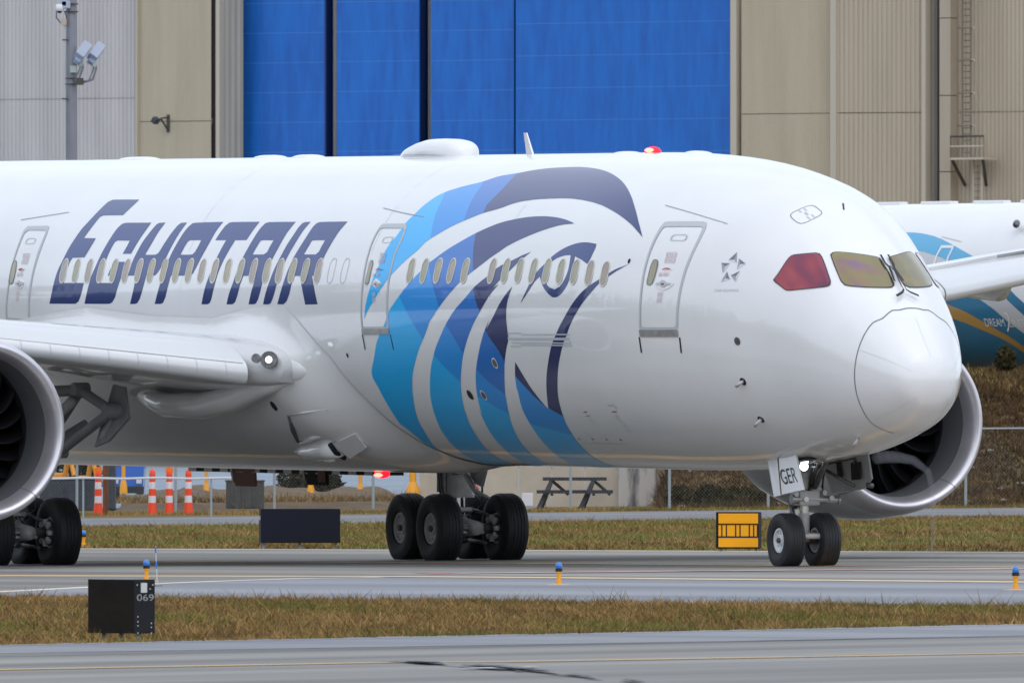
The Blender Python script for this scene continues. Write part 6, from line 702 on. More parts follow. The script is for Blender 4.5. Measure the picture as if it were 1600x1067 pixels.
rb = ribbon('lettering', LIV2['SWO'], .06, M_white, .03, B2)
for v_ in rb.data.vertices: v_.co.z += LIFT
rb = ribbon('rain_gutter', LIV2['GUT'], .03, M_grey, .02, B2)
for v_ in rb.data.vertices: v_.co.z += LIFT
b = MB()
for k, x in enumerate((15.5, 18.2, 21.0, 23.5)): b.v = []; b.f = []; b.m = []; b.box((x, 0, 2.23+LIFT), (1.6, .4, .12), bev=.04); b.build('roof_antenna', M_white, B2)
b = MB(); b.tube([(24.8, -2.2, 1.45+LIFT), (25.1, -2.5, 1.38+LIFT)], .12, 10); b.build('roof_lamp', M_geard, B2, True)
for (x, y) in ((7, 0), (31, 4.9), (31, -4.9)):
    b = MB(); b.tube([(x, y, 2.6), (x, y, .6)], .25, 10)
    for s in (-.7, .7): b.tube([(x, y+s-.25, .65), (x, y+s+.25, .65)], .65, 20)
    b.build('landing_gear', M_tyre, B2)

# ------------------------------------------------------------------ ground
def grid_surface(name, fx, nu, nv, m, kind='structure', h=None):
    """fx(u, v) -> (x, y, z)"""
    v = [fx(i/nu, j/nv) for i in range(nu+1) for j in range(nv+1)]
    f = [(i*(nv+1)+j, (i+1)*(nv+1)+j, (i+1)*(nv+1)+j+1, i*(nv+1)+j+1) for i in range(nu) for j in range(nv)]
    o = meshobj(name, v, f, m, None, True); o['kind'] = kind
    if o.data.polygons[0].normal.z < 0: o.data.flip_normals()
    return o
DIR = np.array([.4517, -.8922]); ANG = math.atan2(DIR[1], DIR[0])
M_grass = mat('dry_grass_ground', srgb('7A6544'), .95, col2=srgb('5A5230'), scale=.5, detail=8, spec=.1, bump=.4, bscale=6, bdist=.03)
M_asph = mat('taxiway_asphalt', srgb('65635E'), .82, col2=srgb('93908A'), scale=.16, stretch=(.10, 1.6, 1), detail=8, rot=-ANG, rvar=.08, spec=.25, lo=.38, hi=.62)
M_should = mat('sky_tinted_shoulder_asphalt', srgb('6F7176'), .74, col2=srgb('909298'), scale=.15, stretch=(.10, 1.6, 1), detail=8, rot=-ANG, rvar=.08, spec=.3)  # sky reflection is painted into the base colours as a faint blue
M_run = mat('runway_asphalt', srgb('62615E'), .78, col2=srgb('94938F'), scale=.22, stretch=(.10, 1.0, 1), detail=9, rot=-math.atan2(13.93, 12.77), rvar=.14, spec=.28, lo=.35, hi=.65)
M_apron = mat('sky_tinted_wet_apron', srgb('76828F'), .7, col2=srgb('86929E'), scale=.03, spec=.3)  # blue-grey base colour stands in for sky mirrored on the wet surface
xb = [-2500, -600, -200, -90, -60, -30, 0, 30, 60, 90, 200, 600, 2500]; yb = [-2500, -800, -200, 0, 60, 120, 180, 240, 300, 360, 420, 480, 540, 600, 700, 800, 1000, 1200, 1500, 2000, 4000]
gv = [(x, y, float(gz(x, y))) for x in xb for y in yb]
gf = [(i*len(yb)+j, (i+1)*len(yb)+j, (i+1)*len(yb)+j+1, i*len(yb)+j+1) for i in range(len(xb)-1) for j in range(len(yb)-1)]
o = meshobj('ground', gv, gf, M_grass); o['kind'] = 'structure'
def strip(name, a0, a1, b0, b1, m, off, n=30, nv=8, kind='structure'):
    """sheet between the line a0-a1 and the line b0-b1"""
    a0, a1, b0, b1 = (np.array(q, float) for q in (a0, a1, b0, b1))
    def fx(u, v):
        p = (a0+(a1-a0)*u)*(1-v)+(b0+(b1-b0)*u)*v; return (p[0], p[1], float(gz(p[0], p[1]))+off)
    return grid_surface(name, fx, n, nv, m, kind)
E1 = np.array([.68, 407.66]); E2 = np.array([0, 279.7]); SH = np.array([-4.0, 316.0])
strip('taxiway', E1-DIR*420, E1+DIR*420, E2-DIR*420, E2+DIR*420, M_asph, .004, 40, 8)
E3a, E3b = np.array([-6.2, 231.39]), np.array([6.57, 245.32]); d3 = (E3b-E3a)/np.linalg.norm(E3b-E3a)
strip('runway', E3a-d3*300, E3a+d3*300, E3a-d3*300+[60, -420], E3a+d3*300+[60, -420], M_run, .004, 40, 12)
# paved shoulder inside the turning line
LB = [(-60, 322), (-20, 308), (-8.3, 309.3), (-5.96, 323.7), (-4.95, 328.2), (-3.56, 332.4), (-2.24, 333.5), (0, 329.9), (8.34, 310.4), (14, 297.5), (40, 241)]
def poly_sheet(name, pts, m, off, kind='structure'):
    from mathutils.geometry import tessellate_polygon
    t = tessellate_polygon([[Vector((x, y, 0)) for x, y in pts]])
    o = meshobj(name, [(x, y, float(gz(x, y))+off) for x, y in pts], t, m); o['kind'] = kind
    if o.data.polygons[0].normal.z < 0: o.data.flip_normals()
    return o
e2 = lambda s: tuple(E2+DIR*s)
poly_sheet('taxiway_shoulder', [tuple(np.array([-8.3, 309.3])-np.array([.4, -.02])*0)]+[(-5.96, 323.7), (-4.95, 328.2), (-3.56, 332.4), (-2.24, 333.5), (0, 329.9), (8.34, 310.4), (14, 297.5), (40, 241), e2(75), e2(30), e2(0), e2(-30), (-14, 307.0), (-60, 398), (-62, 407), (-12, 309)], M_should, .008)
poly_sheet('runway_shoulder', [tuple(E3a-d3*120), tuple(E3a), tuple(E3b), tuple(E3b+d3*120), tuple(E3b+d3*120+[6, -14]), tuple(E3b+[1, -13.5]), tuple(E3a+[.5, -9.5]), tuple(E3a-d3*120+[0, -6])], M_should, .008)
def paint(name, pts, wd, m, off=.012, kind='structure'):
    p = np.array(pts, float); q = [p[0]]
    for i in range(len(p)-1):
        k = max(1, int(np.hypot(*(p[i+1]-p[i]))/6))
        for j in range(1, k+1): q.append(p[i]+(p[i+1]-p[i])*j/k)
    q = np.array(q); t = np.gradient(q, axis=0); t /= np.linalg.norm(t, axis=1)[:, None]; s = np.stack([-t[:, 1], t[:, 0]], 1)*wd/2
    v = [(a, b_, float(gz(a, b_))+off) for a, b_ in np.concatenate([q+s, q-s])]; n = len(q)
    o = meshobj(name, v, [(i, n+i, n+i+1, i+1) for i in range(n-1)], m); o['kind'] = kind
    if o.data.polygons[0].normal.z < 0: o.data.flip_normals()
    return o
M_yel = mat('yellow_road_paint', srgb('E6BC74'), .6, col2=srgb('C9A468'), scale=.8); M_cream = mat('faded_cream_paint', srgb('E0D6C2'), .6, col2=srgb('C2B9A6'), scale=1.2)
M_redp = mat('faded_red_paint', srgb('96605E'), .6, col2=srgb('B98E8A'), scale=.5, stretch=(3, 1, 1)); M_whp = mat('white_road_paint', srgb('D8D4CE'), .6, col2=srgb('9B9896'), scale=.6, lo=.42, hi=.58)
paint('taxiway_edge_line', [(-40, 392), (-22, 362), (-9.24, 344.6), (-2.25, 335.3), (0, 330.6), (8.34, 311.2), (30, 263)], 1.3, M_yel)
paint('taxiway_edge_line', [(-8.6, 308), (-8.29, 309.3), (-5.96, 323.7), (-4.95, 328.2), (-3.56, 332.4), (-2.24, 333.8)], .45, M_cream)
paint('taxiway_edge_line', [(-2.2, 334.2), (0, 329.9), (8.34, 310.5), (30, 262)], .5, M_cream, .016)
paint('taxiway_centre_line', [(-30, 433), (-2.48, 370.8), (.37, 365.5), (4.75, 354.6), (30, 298)], .5, M_yel)
paint('hold_marking', [(-1.6, 341.9), (3.44, 342.6), (9.13, 340.7), (20, 337)], 3.0, M_redp, .012)
paint('hold_marking', [(-1.0, 340.6), (3.44, 341.3), (6.1, 340.6)], .8, M_whp, .016)
paint('hold_marking', [(6.3, 341.4), (9.13, 340.5), (12, 339.6)], 1.2, M_whp, .016)
paint('taxiway_edge_line', [(-40, 485.5), (-11.4, 428), (10.4, 385.2), (40, 327)], .8, M_cream)
paint('runway_edge_line', [(-60, 150), (-5.52, 206.1), (-1.05, 209.8), (0, 209.4), (5.72, 213.4), (60, 253)], .5, M_yel)
M_tar = mat('dark_tar_patch', srgb('5E5F62'), .85, col2=srgb('8A8A8C'), scale=2.5, detail=8)
tp = np.array([(-1.35, 210.6), (-.95, 208.6), (-.69, 206.7), (-.35, 204.8), (-.07, 202.94), (.15, 201.3), (.33, 199.4), (.75, 196), (1.2, 192), (1.7, 187)])
for k in range(64):                        # irregular broken sealing along a curved crack
    u = RNG.uniform(0, 1)**1.15*(len(tp)-1.2); i = int(u); c = tp[i]+(tp[i+1]-tp[i])*(u-i)+RNG.normal(0, 1, 2)*np.array([.05, .35]); t_ = (tp[i+1]-tp[i])/np.linalg.norm(tp[i+1]-tp[i])*RNG.uniform(.3, 1.1)
    paint('tar_patch', [tuple(c-t_), tuple(c+RNG.normal(0, .03, 2)), tuple(c+t_)], RNG.uniform(.05, .17)*(1 if u < 6 else .6), M_tar, .018+.0004*k)
paint('runway_dash', [(-.35, 203.3), (.05, 203.1)], 1.2, M_whp, .026)
# tarred joints, and streaks of tyre rubber with the airliner's shadow band painted in
M_joint = mat('tarred_joint', srgb('4E4C49'), .85, col2=srgb('6E6A64'), scale=1.5)
M_rubshade = mat('tyre_rubber_and_shade', srgb('5A5751'), .8, col2=srgb('7A756C'), scale=.35, stretch=(.1, 1.6, 1), rot=-ANG, detail=8)
for k, d in enumerate((-14, -21.5, -29, -36.5, 8, -6)): paint('tarred_joint', [tuple(E1+np.array([DIR[1], -DIR[0]])*d+DIR*q) for q in (-120, 160)], .16, M_joint, .010)
for q in range(-60, 110, 15): paint('tarred_joint', [tuple(E1+DIR*q+np.array([DIR[1], -DIR[0]])*-1), tuple(E1+DIR*q+np.array([DIR[1], -DIR[0]])*-40)], .14, M_joint, .0095)
for d in (-13.2, -22.6): paint('rubber_shade_streak', [tuple(E1+np.array([DIR[1], -DIR[0]])*d+DIR*q) for q in (-120, 160)], 2.6, M_rubshade, .0065)
for a in (1.5, 9.0): paint('tarred_joint', [tuple(E3a-d3*60+np.array([d3[1], -d3[0]])*a), tuple(E3b+d3*60+np.array([d3[1], -d3[0]])*a)], .12, M_joint, .012)
M_path = mat('service_road_asphalt', srgb('6A6A6C'), .8, col2=srgb('7A7A7C'), scale=.2, spec=.25)
strip('service_road', (-120, 420), (120, 650), (-120, 494), (120, 693), M_path, .006, 30, 3)
strip('service_road', (-60, 500), (60, 590), (-60, 594), (60, 598), M_path, .010, 30, 3) if False else None
paint('service_road_line', [(-30, 560), (30, 582)], .5, M_cream, .03)
poly_sheet('apron', [(-300, 640), (300, 640), (600, 1600), (-600, 1600)], M_apron, .004)
# scrub bank
def bank_h(x, y):
    sm_ = lambda t: max(0, min(1, t))**2*(3-2*max(0, min(1, t)))
    n = math.sin(x*.9+y*.13)*.18+math.sin(x*.37-y*.21+1.3)*.25+math.sin(x*2.1+y*.5)*.07
    a = sm_((x-4.6)/2.2)*sm_((150-x)/40)
    crest = 4.35*sm_((y-614)/34)-.9*sm_((y-652)/14)
    return float(gz(x, y))+a*(crest+n*sm_((y-612)/8)*(1 if y < 650 else .3))*(sm_((900-y)/60))
M_bank = mat('scrub_bank_soil', srgb('4E402E'), .95, col2=srgb('7C6542'), scale=.35, detail=9, spec=.1, bump=.5, bscale=3, bdist=.15)
ys = np.concatenate([np.arange(612, 660, 1.), np.arange(660, 900.1, 20)])
v = [(x, y, bank_h(x, y)+.006) for x in np.arange(4.5, 60, .5) for y in ys]; ny = len(ys)
o = meshobj('bank', v, [(i*ny+j, (i+1)*ny+j, (i+1)*ny+j+1, i*ny+j+1) for i in range(len(v)//ny-1) for j in range(ny-1)], M_bank, None, True); o['kind'] = 'structure'
# grass as blades
def blades(name, P, hgt, wid, mats, lean=.5, zf=None, per=4):
    """P (n, 2) clump positions; every clump a few bent blades"""
    n = len(P); k = n*per; base = np.repeat(P, per, 0)+RNG.normal(0, wid*3, (k, 2)); z = gz(base[:, 0], base[:, 1]) if zf is None else np.array([zf(a, b_) for a, b_ in base])
    h = np.repeat(hgt*np.exp(RNG.normal(0, .4, n)), per)*RNG.uniform(.6, 1.2, k); a = RNG.uniform(0, 2*PI, k); w_ = wid*RNG.uniform(.6, 1.4, k)
    dx, dy = np.cos(a)*w_, np.sin(a)*w_; l = RNG.normal(0, lean, (k, 2))*h[:, None]
    v = np.zeros((k, 3, 3)); v[:, 0, 0] = base[:, 0]-dx; v[:, 0, 1] = base[:, 1]-dy; v[:, 0, 2] = z-.01; v[:, 1, 0] = base[:, 0]+dx; v[:, 1, 1] = base[:, 1]+dy; v[:, 1, 2] = z-.01
    v[:, 2, :2] = base+l; v[:, 2, 2] = z+h
    me = bpy.data.meshes.new(name); me.vertices.add(k*3); me.vertices.foreach_set('co', v.ravel()); me.loops.add(k*3); me.loops.foreach_set('vertex_index', np.arange(k*3)); me.polygons.add(k)
    me.polygons.foreach_set('loop_start', np.arange(k)*3); me.polygons.foreach_set('loop_total', np.full(k, 3)); 
    for m in mats: me.materials.append(m)
    cl = (np.sin(base[:, 0]*1.7+base[:, 1]*.23)+np.sin(base[:, 0]*.6-base[:, 1]*.11+2)+RNG.normal(0, .9, k)); q = np.digitize(cl, np.quantile(cl, [.45, .8]))
    me.polygons.foreach_set('material_index', np.clip(q, 0, len(mats)-1).astype(np.int32)); me.update(); me.validate()
    o = bpy.data.objects.new(name, me); COL.objects.link(o); o['kind'] = 'stuff'; return o
G_straw = mat('straw_blade', srgb('AC8E5C'), .9, spec=.1, col2=srgb('8A6C42'), scale=.9); G_brown = mat('brown_blade', srgb('7E6846'), .9, spec=.1, col2=srgb('625236'), scale=.9); G_green = mat('olive_blade', srgb('78763C'), .9, spec=.1, col2=srgb('5D6032'), scale=.9)
def between(n, a0, a1, b0, b1):
    u, v_ = RNG.random(n), RNG.random(n); a0, a1, b0, b1 = map(np.array, (a0, a1, b0, b1)); u = u[:, None]; v_ = v_[:, None]
    return (a0+(a1-a0)*u)*(1-v_)+(b0+(b1-b0)*u)*v_
nb0, nb1 = E3a-d3*5.5, E3b+d3*2.5
P1 = between(52000, E2-DIR*17, E2+DIR*22, nb0-d3*.5, nb1+d3*.5)
CL = P1[RNG.integers(0, len(P1), 1100)]; PC = np.repeat(CL, 14, 0)+RNG.normal(0, 1, (1100*14, 2))*np.array([.07, .5]); o = blades('grass', PC, .075, .009, [G_straw, G_brown, G_green], .8, per=4)
CE = between(260, E2-DIR*18, E2+DIR*22, E2-DIR*18+[-.15, .7], E2+DIR*22+[-.15, .7]); PC = np.repeat(CE, 16, 0)+RNG.normal(0, 1, (260*16, 2))*np.array([.06, .35]); o = blades('grass', PC, .07, .009, [G_brown, G_straw, G_brown], .8, per=4)
CE = between(160, nb0, nb1, nb0+[.02, -.5], nb1+[.02, -.5]); PC = np.repeat(CE, 14, 0)+RNG.normal(0, 1, (160*14, 2))*np.array([.06, .25]); o = blades('grass', PC, .045, .009, [G_straw, G_green, G_brown], .8, per=4)
o = blades('grass', P1, .045, .008, [G_brown, G_straw, G_green], .9, per=4); 
PE = between(7000, E2-DIR*18, E2+DIR*22, E2-DIR*18+[-.2, -2.2], E2+DIR*22+[-.2, -2.2]); o = blades('grass', PE, .06, .008, [G_straw, G_brown, G_brown], .8, per=4)
FG = between(60000, E1-DIR*26+[.3, .6], E1+DIR*28+[.3, .6], (-16, 524), (22, 548)); o = blades('grass', FG, .07, .014, [mat('grey_green_blade', srgb('7E8048'), .9, spec=.1, col2=srgb('666A38'), scale=.9), G_straw, G_brown], .9, per=3)
BG = between(9000, (-20, 599), (22, 600), (-20, 612), (22, 613)); o = blades('grass', BG, .08, .015, [G_straw, G_green, G_brown], .5, per=3)
SB = between(26000, (4.8, 612), (24, 612), (4.8, 655), (24, 655)); o = blades('scrub', SB, .17, .028, [mat('scrub_twig', srgb('43362A'), .9, spec=.1, col2=srgb('6B5538'), scale=.6), mat('scrub_brown', srgb('5E4A30'), .9, spec=.1, col2=srgb('463722'), scale=.6), mat('scrub_olive', srgb('3F3E25'), .9, spec=.1, col2=srgb('54492C'), scale=.6)], .6, bank_h, 4)
TG = between(7000, (8, 643), (24, 643), (8, 654), (24, 654)); o = blades('dry_grass', TG, .15, .02, [G_brown, mat('pale_straw', srgb('9C8358'), .9, spec=.1), G_brown], .4, bank_h, 4)
# sparse taller stalks along the taxiway edge
WS = between(70, E2-DIR*16, E2+DIR*20, E2-DIR*16+[-.5, -3.5], E2+DIR*20+[-.5, -3.5]); o = blades('weed_stalks', WS, .13, .005, [G_brown, G_straw, G_brown], .7, per=3)
# ------------------------------------------------------------------ the assembly hall: frame s along the front, d out of the front, z up
PSI = R(33); HY = 1400.
HALL = empty('assembly_hall', (0, HY, 0), -PSI)
tag(HALL, 'huge beige ribbed assembly hall with tall bright blue sliding doors', 'hangar')
def hs(px, y=0.):
    a = (px-800)/29850; return (a*HY+a*y*math.cos(PSI)-y*math.sin(PSI))/(math.cos(PSI)+a*math.sin(PSI))
def hz(py, px=800): s = hs(px); return EYE+(720-py)/29850*(HY-s*math.sin(PSI))
# local y axis points away from the viewer
M_wallg = mat('grey_ribbed_cladding', srgb('C6C2BF'), .55, col2=srgb('B7B3B0'), scale=.25, stretch=(2, 2, .15), detail=6)
M_wallb = mat('beige_cladding', srgb('BFB39B'), .55, col2=srgb('B3A890'), scale=.25, stretch=(2, 2, .15), detail=6)
M_wallt = mat('taupe_ribbed_cladding', srgb('BBAF9C'), .55, col2=srgb('AFA390'), scale=.25, stretch=(2, 2, .15), detail=6)
M_trim = mat('pale_corner_trim', srgb('BDB3A2'), .5); M_dtrim = mat('dark_wall_joint', srgb('4A4246'), .6)
M_column = mat('grey_column_cladding', srgb('A8A59C'), .55, col2=srgb('9A978F'), scale=.3, stretch=(2, 2, .2))
M_door = mat('blue_hangar_door_paint', (.004, .105, .45), .5, col2=(.007, .155, .57), scale=1.1, stretch=(1.2, 1.2, .2), detail=10, lo=.34, hi=.66, rvar=.08)
M_doord = mat('shaded_door_edge', srgb('0A2C66'), .5); M_doorl = mat('worn_blue_seam', srgb('4A86CC'), .5)  # navy on leaf ends and gaps has their shade painted into the colour
M_jt = mat('wall_joint_grey', srgb('8E877B'), .6)
HT, HB = 46., 1.6
def ribbed(name, s0, s1, y0, m, pitch=.33, depth=.10, z0=HB, z1=HT, y1=None):
    """trapezoid ribbed cladding from s0 to s1"""
    b = MB(); n = max(1, int(round((s1-s0)/pitch))); p = (s1-s0)/n; pr = []
    for k in range(n): pr += [(s0+k*p, 0), (s0+(k+.5)*p, 0), (s0+(k+.62)*p, depth), (s0+(k+.88)*p, depth)]
    pr.append((s1, 0)); y1 = y0 if y1 is None else y1
    yy = lambda s: y0+(y1-y0)*(s-s0)/(s1-s0)
    v = [(s, yy(s)+d, z) for s, d in pr for z in (z0, z1)]
    b.add(v, [(2*i, 2*i+2, 2*i+3, 2*i+1) for i in range(len(pr)-1)]); return b.build(name, m, HALL)
def hbox(name, s0, s1, y0, y1, m, z0=HB, z1=HT):
    b = MB(); b.box(((s0+s1)/2, (y0+y1)/2, (z0+z1)/2), (s1-s0, y1-y0, z1-z0)); return b.build(name, m, HALL)
S = hs
zl = hz(155, 100)
ribbed('wall_cladding', S(-60, 0), S(213, 0), 0, M_wallg, .36, .07, HB, zl-.025); ribbed('wall_cladding', S(-60, 0), S(213, 0), 0, M_wallg, .36, .07, zl+.025, HT); hbox('wall_joint', S(-60, .15), S(213, .15), .15, .3, M_jt, zl-.2, zl+.2)
hbox('corner_trim', S(211.5, -.25), S(214, -.25), -.25, .2, M_trim)
zb = hz(190, 270)
for a, c in ((HB, zb-.03), (zb+.03, HT)): ribbed('wall_cladding', S(213.5, .1), S(330, .1), .1, M_wallb, .15, .025, a, c)
hbox('wall_joint', S(213.5, .2), S(330, .2), .2, .4, M_jt, zb-.2, zb+.2)
hbox('wall_joint', S(330, .5), S(337, .5), .5, .9, M_dtrim); hbox('corner_trim', S(337, -.1), S(343, -.1), -.1, .6, M_trim)
ribbed('column_cladding', S(343, .2), S(380, 1.4), .2, M_column, .36, .12, HB, HT, 1.4)
# sliding doors: leaf > panels
leaves = [(380, 509, 2.6), (526, 655.5, 2.0), (673, 803.5, 1.4), (805.5, 1141, .8)]
for k, (a, c, y0) in enumerate(leaves):
    s0, s1 = S(a, y0), S(c, y0); z0, z1 = HB, HT-2
    lf = hbox('sliding_door', s0, s1, y0+.12, y0+.9, M_doord, z0, z1)
    base = hz((4, 1.5, 0, 35)[k], (a+c)/2); step = 47/29850*HY*(1.0, 1.0, 1.0, 1.07)[k]
    zz = base+step*int((HT-base)/step)
    while zz > z0:
        top = min(zz+step, z1)
        if top-zz > .3:
            b = MB(); b.box(((s0+s1)/2, y0+.06, (max(zz, z0)+top)/2), (s1-s0-.04, .12, top-max(zz, z0)-.035)); b.build('door_panel', M_door, lf)
            b = MB(); b.box(((s0+s1)/2, y0+.045, max(zz, z0)), (s1-s0-.06, .10, .034)); b.build('panel_seam', M_doorl, lf)
        zz -= step
hbox('door_end_gap', S(509, 3.4), S(526, 3.4), 3.4, 3.8, M_doord); hbox('door_end_gap', S(655.5, 3.4), S(673, 3.4), 3.4, 3.8, M_doord); hbox('door_end_gap', S(370, 4.2), S(1145, 4.2), 4.2, 4.6, M_dtrim)
for p0 in (521, 669): 
    for k in range(3): hbox('door_guide_rail', S(p0+k*1.8, 2.9), S(p0+k*1.8+.9, 2.9), 2.9, 3.3, M_column)
hbox('door_guide_rail', S(507, 2.5), S(509.5, 2.5), 2.5, 3.2, M_doord)
hbox('corner_trim', S(1141, -.1), S(1150.5, -.1), -.1, 1.2, M_trim); hbox('wall_joint', S(1150.5, .6), S(1158.5, .6), .6, 1.0, M_dtrim)
zr = hz(178, 1230)
for a, c in ((HB, zr-.03), (zr+.03, HT)):
    ribbed('wall_cladding', S(1158.5, .1), S(1297, .1), .1, M_wallb, .15, .025, a, c)
    ribbed('wall_cladding', S(1306, -.3), S(1440, 1.2), -.3, M_wallt, .345, .08, a, c, 1.2)
    ribbed('wall_cladding', S(1485, 2.2), S(1640, 2.2), 2.2, M_wallt, .345, .08, a, c)
hbox('wall_joint', S(1158.5, .2), S(1297, .2), .2, .4, M_jt, zr-.2, zr+.2); hbox('wall_joint', S(1306, .6), S(1440, .6), .6, 1.6, M_dtrim, zr-.2, zr+.2) if False else None; hbox('wall_joint', S(1485, 2.4), S(1640, 2.4), 2.4, 2.6, M_jt, zr-.2, zr+.2)
hbox('corner_trim', S(1297, -.45), S(1306, -.45), -.45, .3, M_trim); hbox('corner_trim', S(1440, .9), S(1446, .9), .9, 1.6, M_trim)
ribbed('wall_cladding', S(1446, 1.5), S(1465, 2.3), 1.5, M_column, .3, .1, HB, HT, 2.3)
hbox('wall_joint', S(1464.5, 2.25), S(1469, 2.25), 2.25, 6, M_dtrim)
for py in (28, 147, 268): pass
zs = [HT]+[hz(p, 1476) for p in (28, 149, 268, 390)]+[HB]
for a, c in zip(zs[1:], zs[:-1]): hbox('pillar_panel', S(1468, 1.3), S(1485, 1.3), 1.3, 2.6, M_wallt, a+.03, c-.03)
hbox('hall_body', S(-60, 6.2), S(1640, 6.2), 6.2, 60, M_wallb, HB, HT-.5)
def dark_metal(): return mat('weathered_steel', srgb('7B7367'), .6)
M_st = dark_metal(); M_std = mat('dark_steel', srgb('4B463F'), .6)
# caged ladder with platform
LAD = empty('caged_ladder', (0, 0, 0)); LAD.parent = None; LAD.matrix_world = HALL.matrix_basis.copy(); tag(LAD, 'caged wall ladder with a railed landing fixed to the taupe ribbed wall', 'ladder')
LAD.location = HALL.location; LAD.rotation_euler = HALL.rotation_euler
def lbuild(b, name, m): return b.build(name, m, LAD)
ls0, ls1, ly = S(1504, 1.2), S(1517, 1.2), 1.2; zp = hz(248, 1525)
for s in (ls0, ls1): b = MB(); b.tube([(s, ly, zp), (s, ly, HT)], .08, 6); lbuild(b, 'ladder_rail', M_st)
for s in (S(1521, 1.2), S(1534, 1.2)): b = MB(); b.tube([(s, ly, HB+2), (s, ly, zp)], .09, 6); lbuild(b, 'ladder_rail', M_trim)
z = zp
while z < HT-.3: b = MB(); b.tube([(ls0, ly, z), (ls1, ly, z)], .04, 4); lbuild(b, 'rung', M_st); z += .45
z = hz(318, 1525)
while z < zp: b = MB(); b.tube([(S(1521, 1.2), ly, z), (S(1534, 1.2), ly, z)], .025, 4); lbuild(b, 'rung', M_st); z += .45
z = zp+2.4
while z < HT:
    b = MB(); b.tube([(ls0, ly, z), (ls0-.05, ly-.6, z), ((ls0+ls1)/2, ly-.95, z), (ls1+.3, ly-.7, z), (ls1+.1, ly, z)], .06, 5); lbuild(b, 'cage_hoop', M_st)
    b = MB(); b.tube([(ls1, ly, z), (S(1526, 1.2), ly-.3, z)], .08, 5); lbuild(b, 'wall_tie', M_trim); z += 1.15 if False else 2.35
for q in range(4):
    a = PI*(q+.5)/4; b = MB(); b.tube([((ls0+ls1)/2-.55*math.cos(a), ly-.9*math.sin(a), zp+2.2), ((ls0+ls1)/2-.55*math.cos(a), ly-.9*math.sin(a), HT)], .018, 4); lbuild(b, 'cage_bar', M_st)
pa, pb = S(1499, 1.2), S(1551, 1.2); b = MB(); b.box(((pa+pb)/2, .9, zp), (pb-pa, 1.9, .16)); lbuild(b, 'landing', M_trim)
for zz, m in ((hz(213, 1525), M_std), (hz(229, 1525), M_trim)): b = MB(); b.tube([(pa, 0, zz), (pb, 0, zz)], .07, 6); b.tube([(pa, 0, zz), (pa, 1.9, zz)], .07, 6); lbuild(b, 'handrail', m)
for k in range(9): s = pa+(pb-pa)*k/8; b = MB(); b.tube([(s, 0, zp), (s, 0, hz(213, 1525))], .04, 5); lbuild(b, 'baluster', M_st if k not in (0,) else M_std)
for s, e in ((pa, .5), (pb-.2, -.9)): b = MB(); b.tube([(s, .2, zp-.1), (s+e*.6-.3, 2.0, zp-1.9)], .12, 6); lbuild(b, 'landing_brace', M_std)
# wall floodlight
WL = empty('wall_floodlight'); WL.location = HALL.location; WL.rotation_euler = HALL.rotation_euler; tag(WL, 'small dark floodlight on a bracket against the beige wall left of the blue doors', 'floodlight')
s, z = S(262), hz(190, 262); b = MB(); b.tube([(s, .1, z-.7), (S(251, -1.2), -1.2, z+.2)], .07, 6); b.tube([(s, .1, z+.3), (S(251, -1.2), -1.2, z+.2)], .06, 6); b.tube([(s, .08, z-.8), (s, .08, z+.5)], .14, 6); b.build('bracket', M_std, WL)
b = MB(); b.box((0, 0, 0), (.42, .6, .46), 0, Matrix.Rotation(R(35), 3, 'Y'), .08); o = b.build('lamp_head', mat('charcoal_metal', srgb('3B4048'), .5), WL); o.location = (S(243, -1.3), -1.3, z+.05)

# ------------------------------------------------------------------ light mast
MY = 720.
def X(px, Y): return (px-800)/29850*Y
def Z(py, Y): return EYE+(720-py)/29850*Y
mx_ = X(111.8, MY); MAST = empty('light_mast', (mx_, MY, float(gz(mx_, MY)))); tag(MAST, 'grey steel mast with floodlights and a dome camera at the left of the hall', 'mast')
M_mast = mat('galvanised_mast', srgb('8E8E96'), .5, metal=.2, col2=srgb('808088'), scale=2, stretch=(1, 1, .2)); M_lampbox = mat('floodlight_housing', srgb('A9B2C4'), .45); M_boxg = mat('pale_green_box', srgb('AEB8B0'), .5)
gz0 = float(gz(mx_, MY))
def mz(py): return Z(py, MY)-gz0
def mx2(px): return X(px, MY)-mx_
def mb(b, n, m, sm=False, an=None): return b.build(n, m, MAST, sm, an)
b = MB(); b.tube([(0, 0, 0), (0, 0, 27)], [.24, .2], 20); mb(b, 'mast_tube', M_mast, an=R(40))
b = MB(); b.tube([(mx2(101.8), -.2, mz(245)), (mx2(101.5), -.2, mz(40))], .028, 6); mb(b, 'conduit', mat('pale_conduit', srgb('BDBBB8'), .5))
for py in (63, 155): b = MB(); b.box((mx2(102), -.2, mz(py)), (.22, .12, .05)); mb(b, 'conduit_clip', M_std)
b = MB(); b.box((mx2(100), -.25, mz(35)), (.2, .2, .26), bev=.02); mb(b, 'junction_box', M_wallt)
b = MB(); b.box((mx2(103), -.3, mz(8)), (.35, .3, .3), bev=.04); b.box((mx2(99), -.3, mz(1)), (.3, .3, .5), bev=.04); mb(b, 'camera_housing', M_lampbox)
b = MB(); b.lathe([(.17, .001), (.15, .14), (-.02, .16), (-.05, .15), (-.1, .12)], 16, 'z', (mx2(93.5), -.35, mz(14))); mb(b, 'dome_camera', M_rimw, True); b = MB(); b.lathe([(-.1, .10), (-.16, .07), (-.19, .001)], 14, 'z', (mx2(93.5), -.35, mz(14))); mb(b, 'camera_dome', M_dark, True)
for a in ((mx2(89), mx2(88), mx2(95)), (mx2(101), mx2(104), mx2(99))): b = MB(); b.tube([(a[0], -.3, mz(18)), (a[1], -.3, mz(28)), (a[2], -.3, mz(37))], .02, 5); mb(b, 'camera_cable', M_black, True)
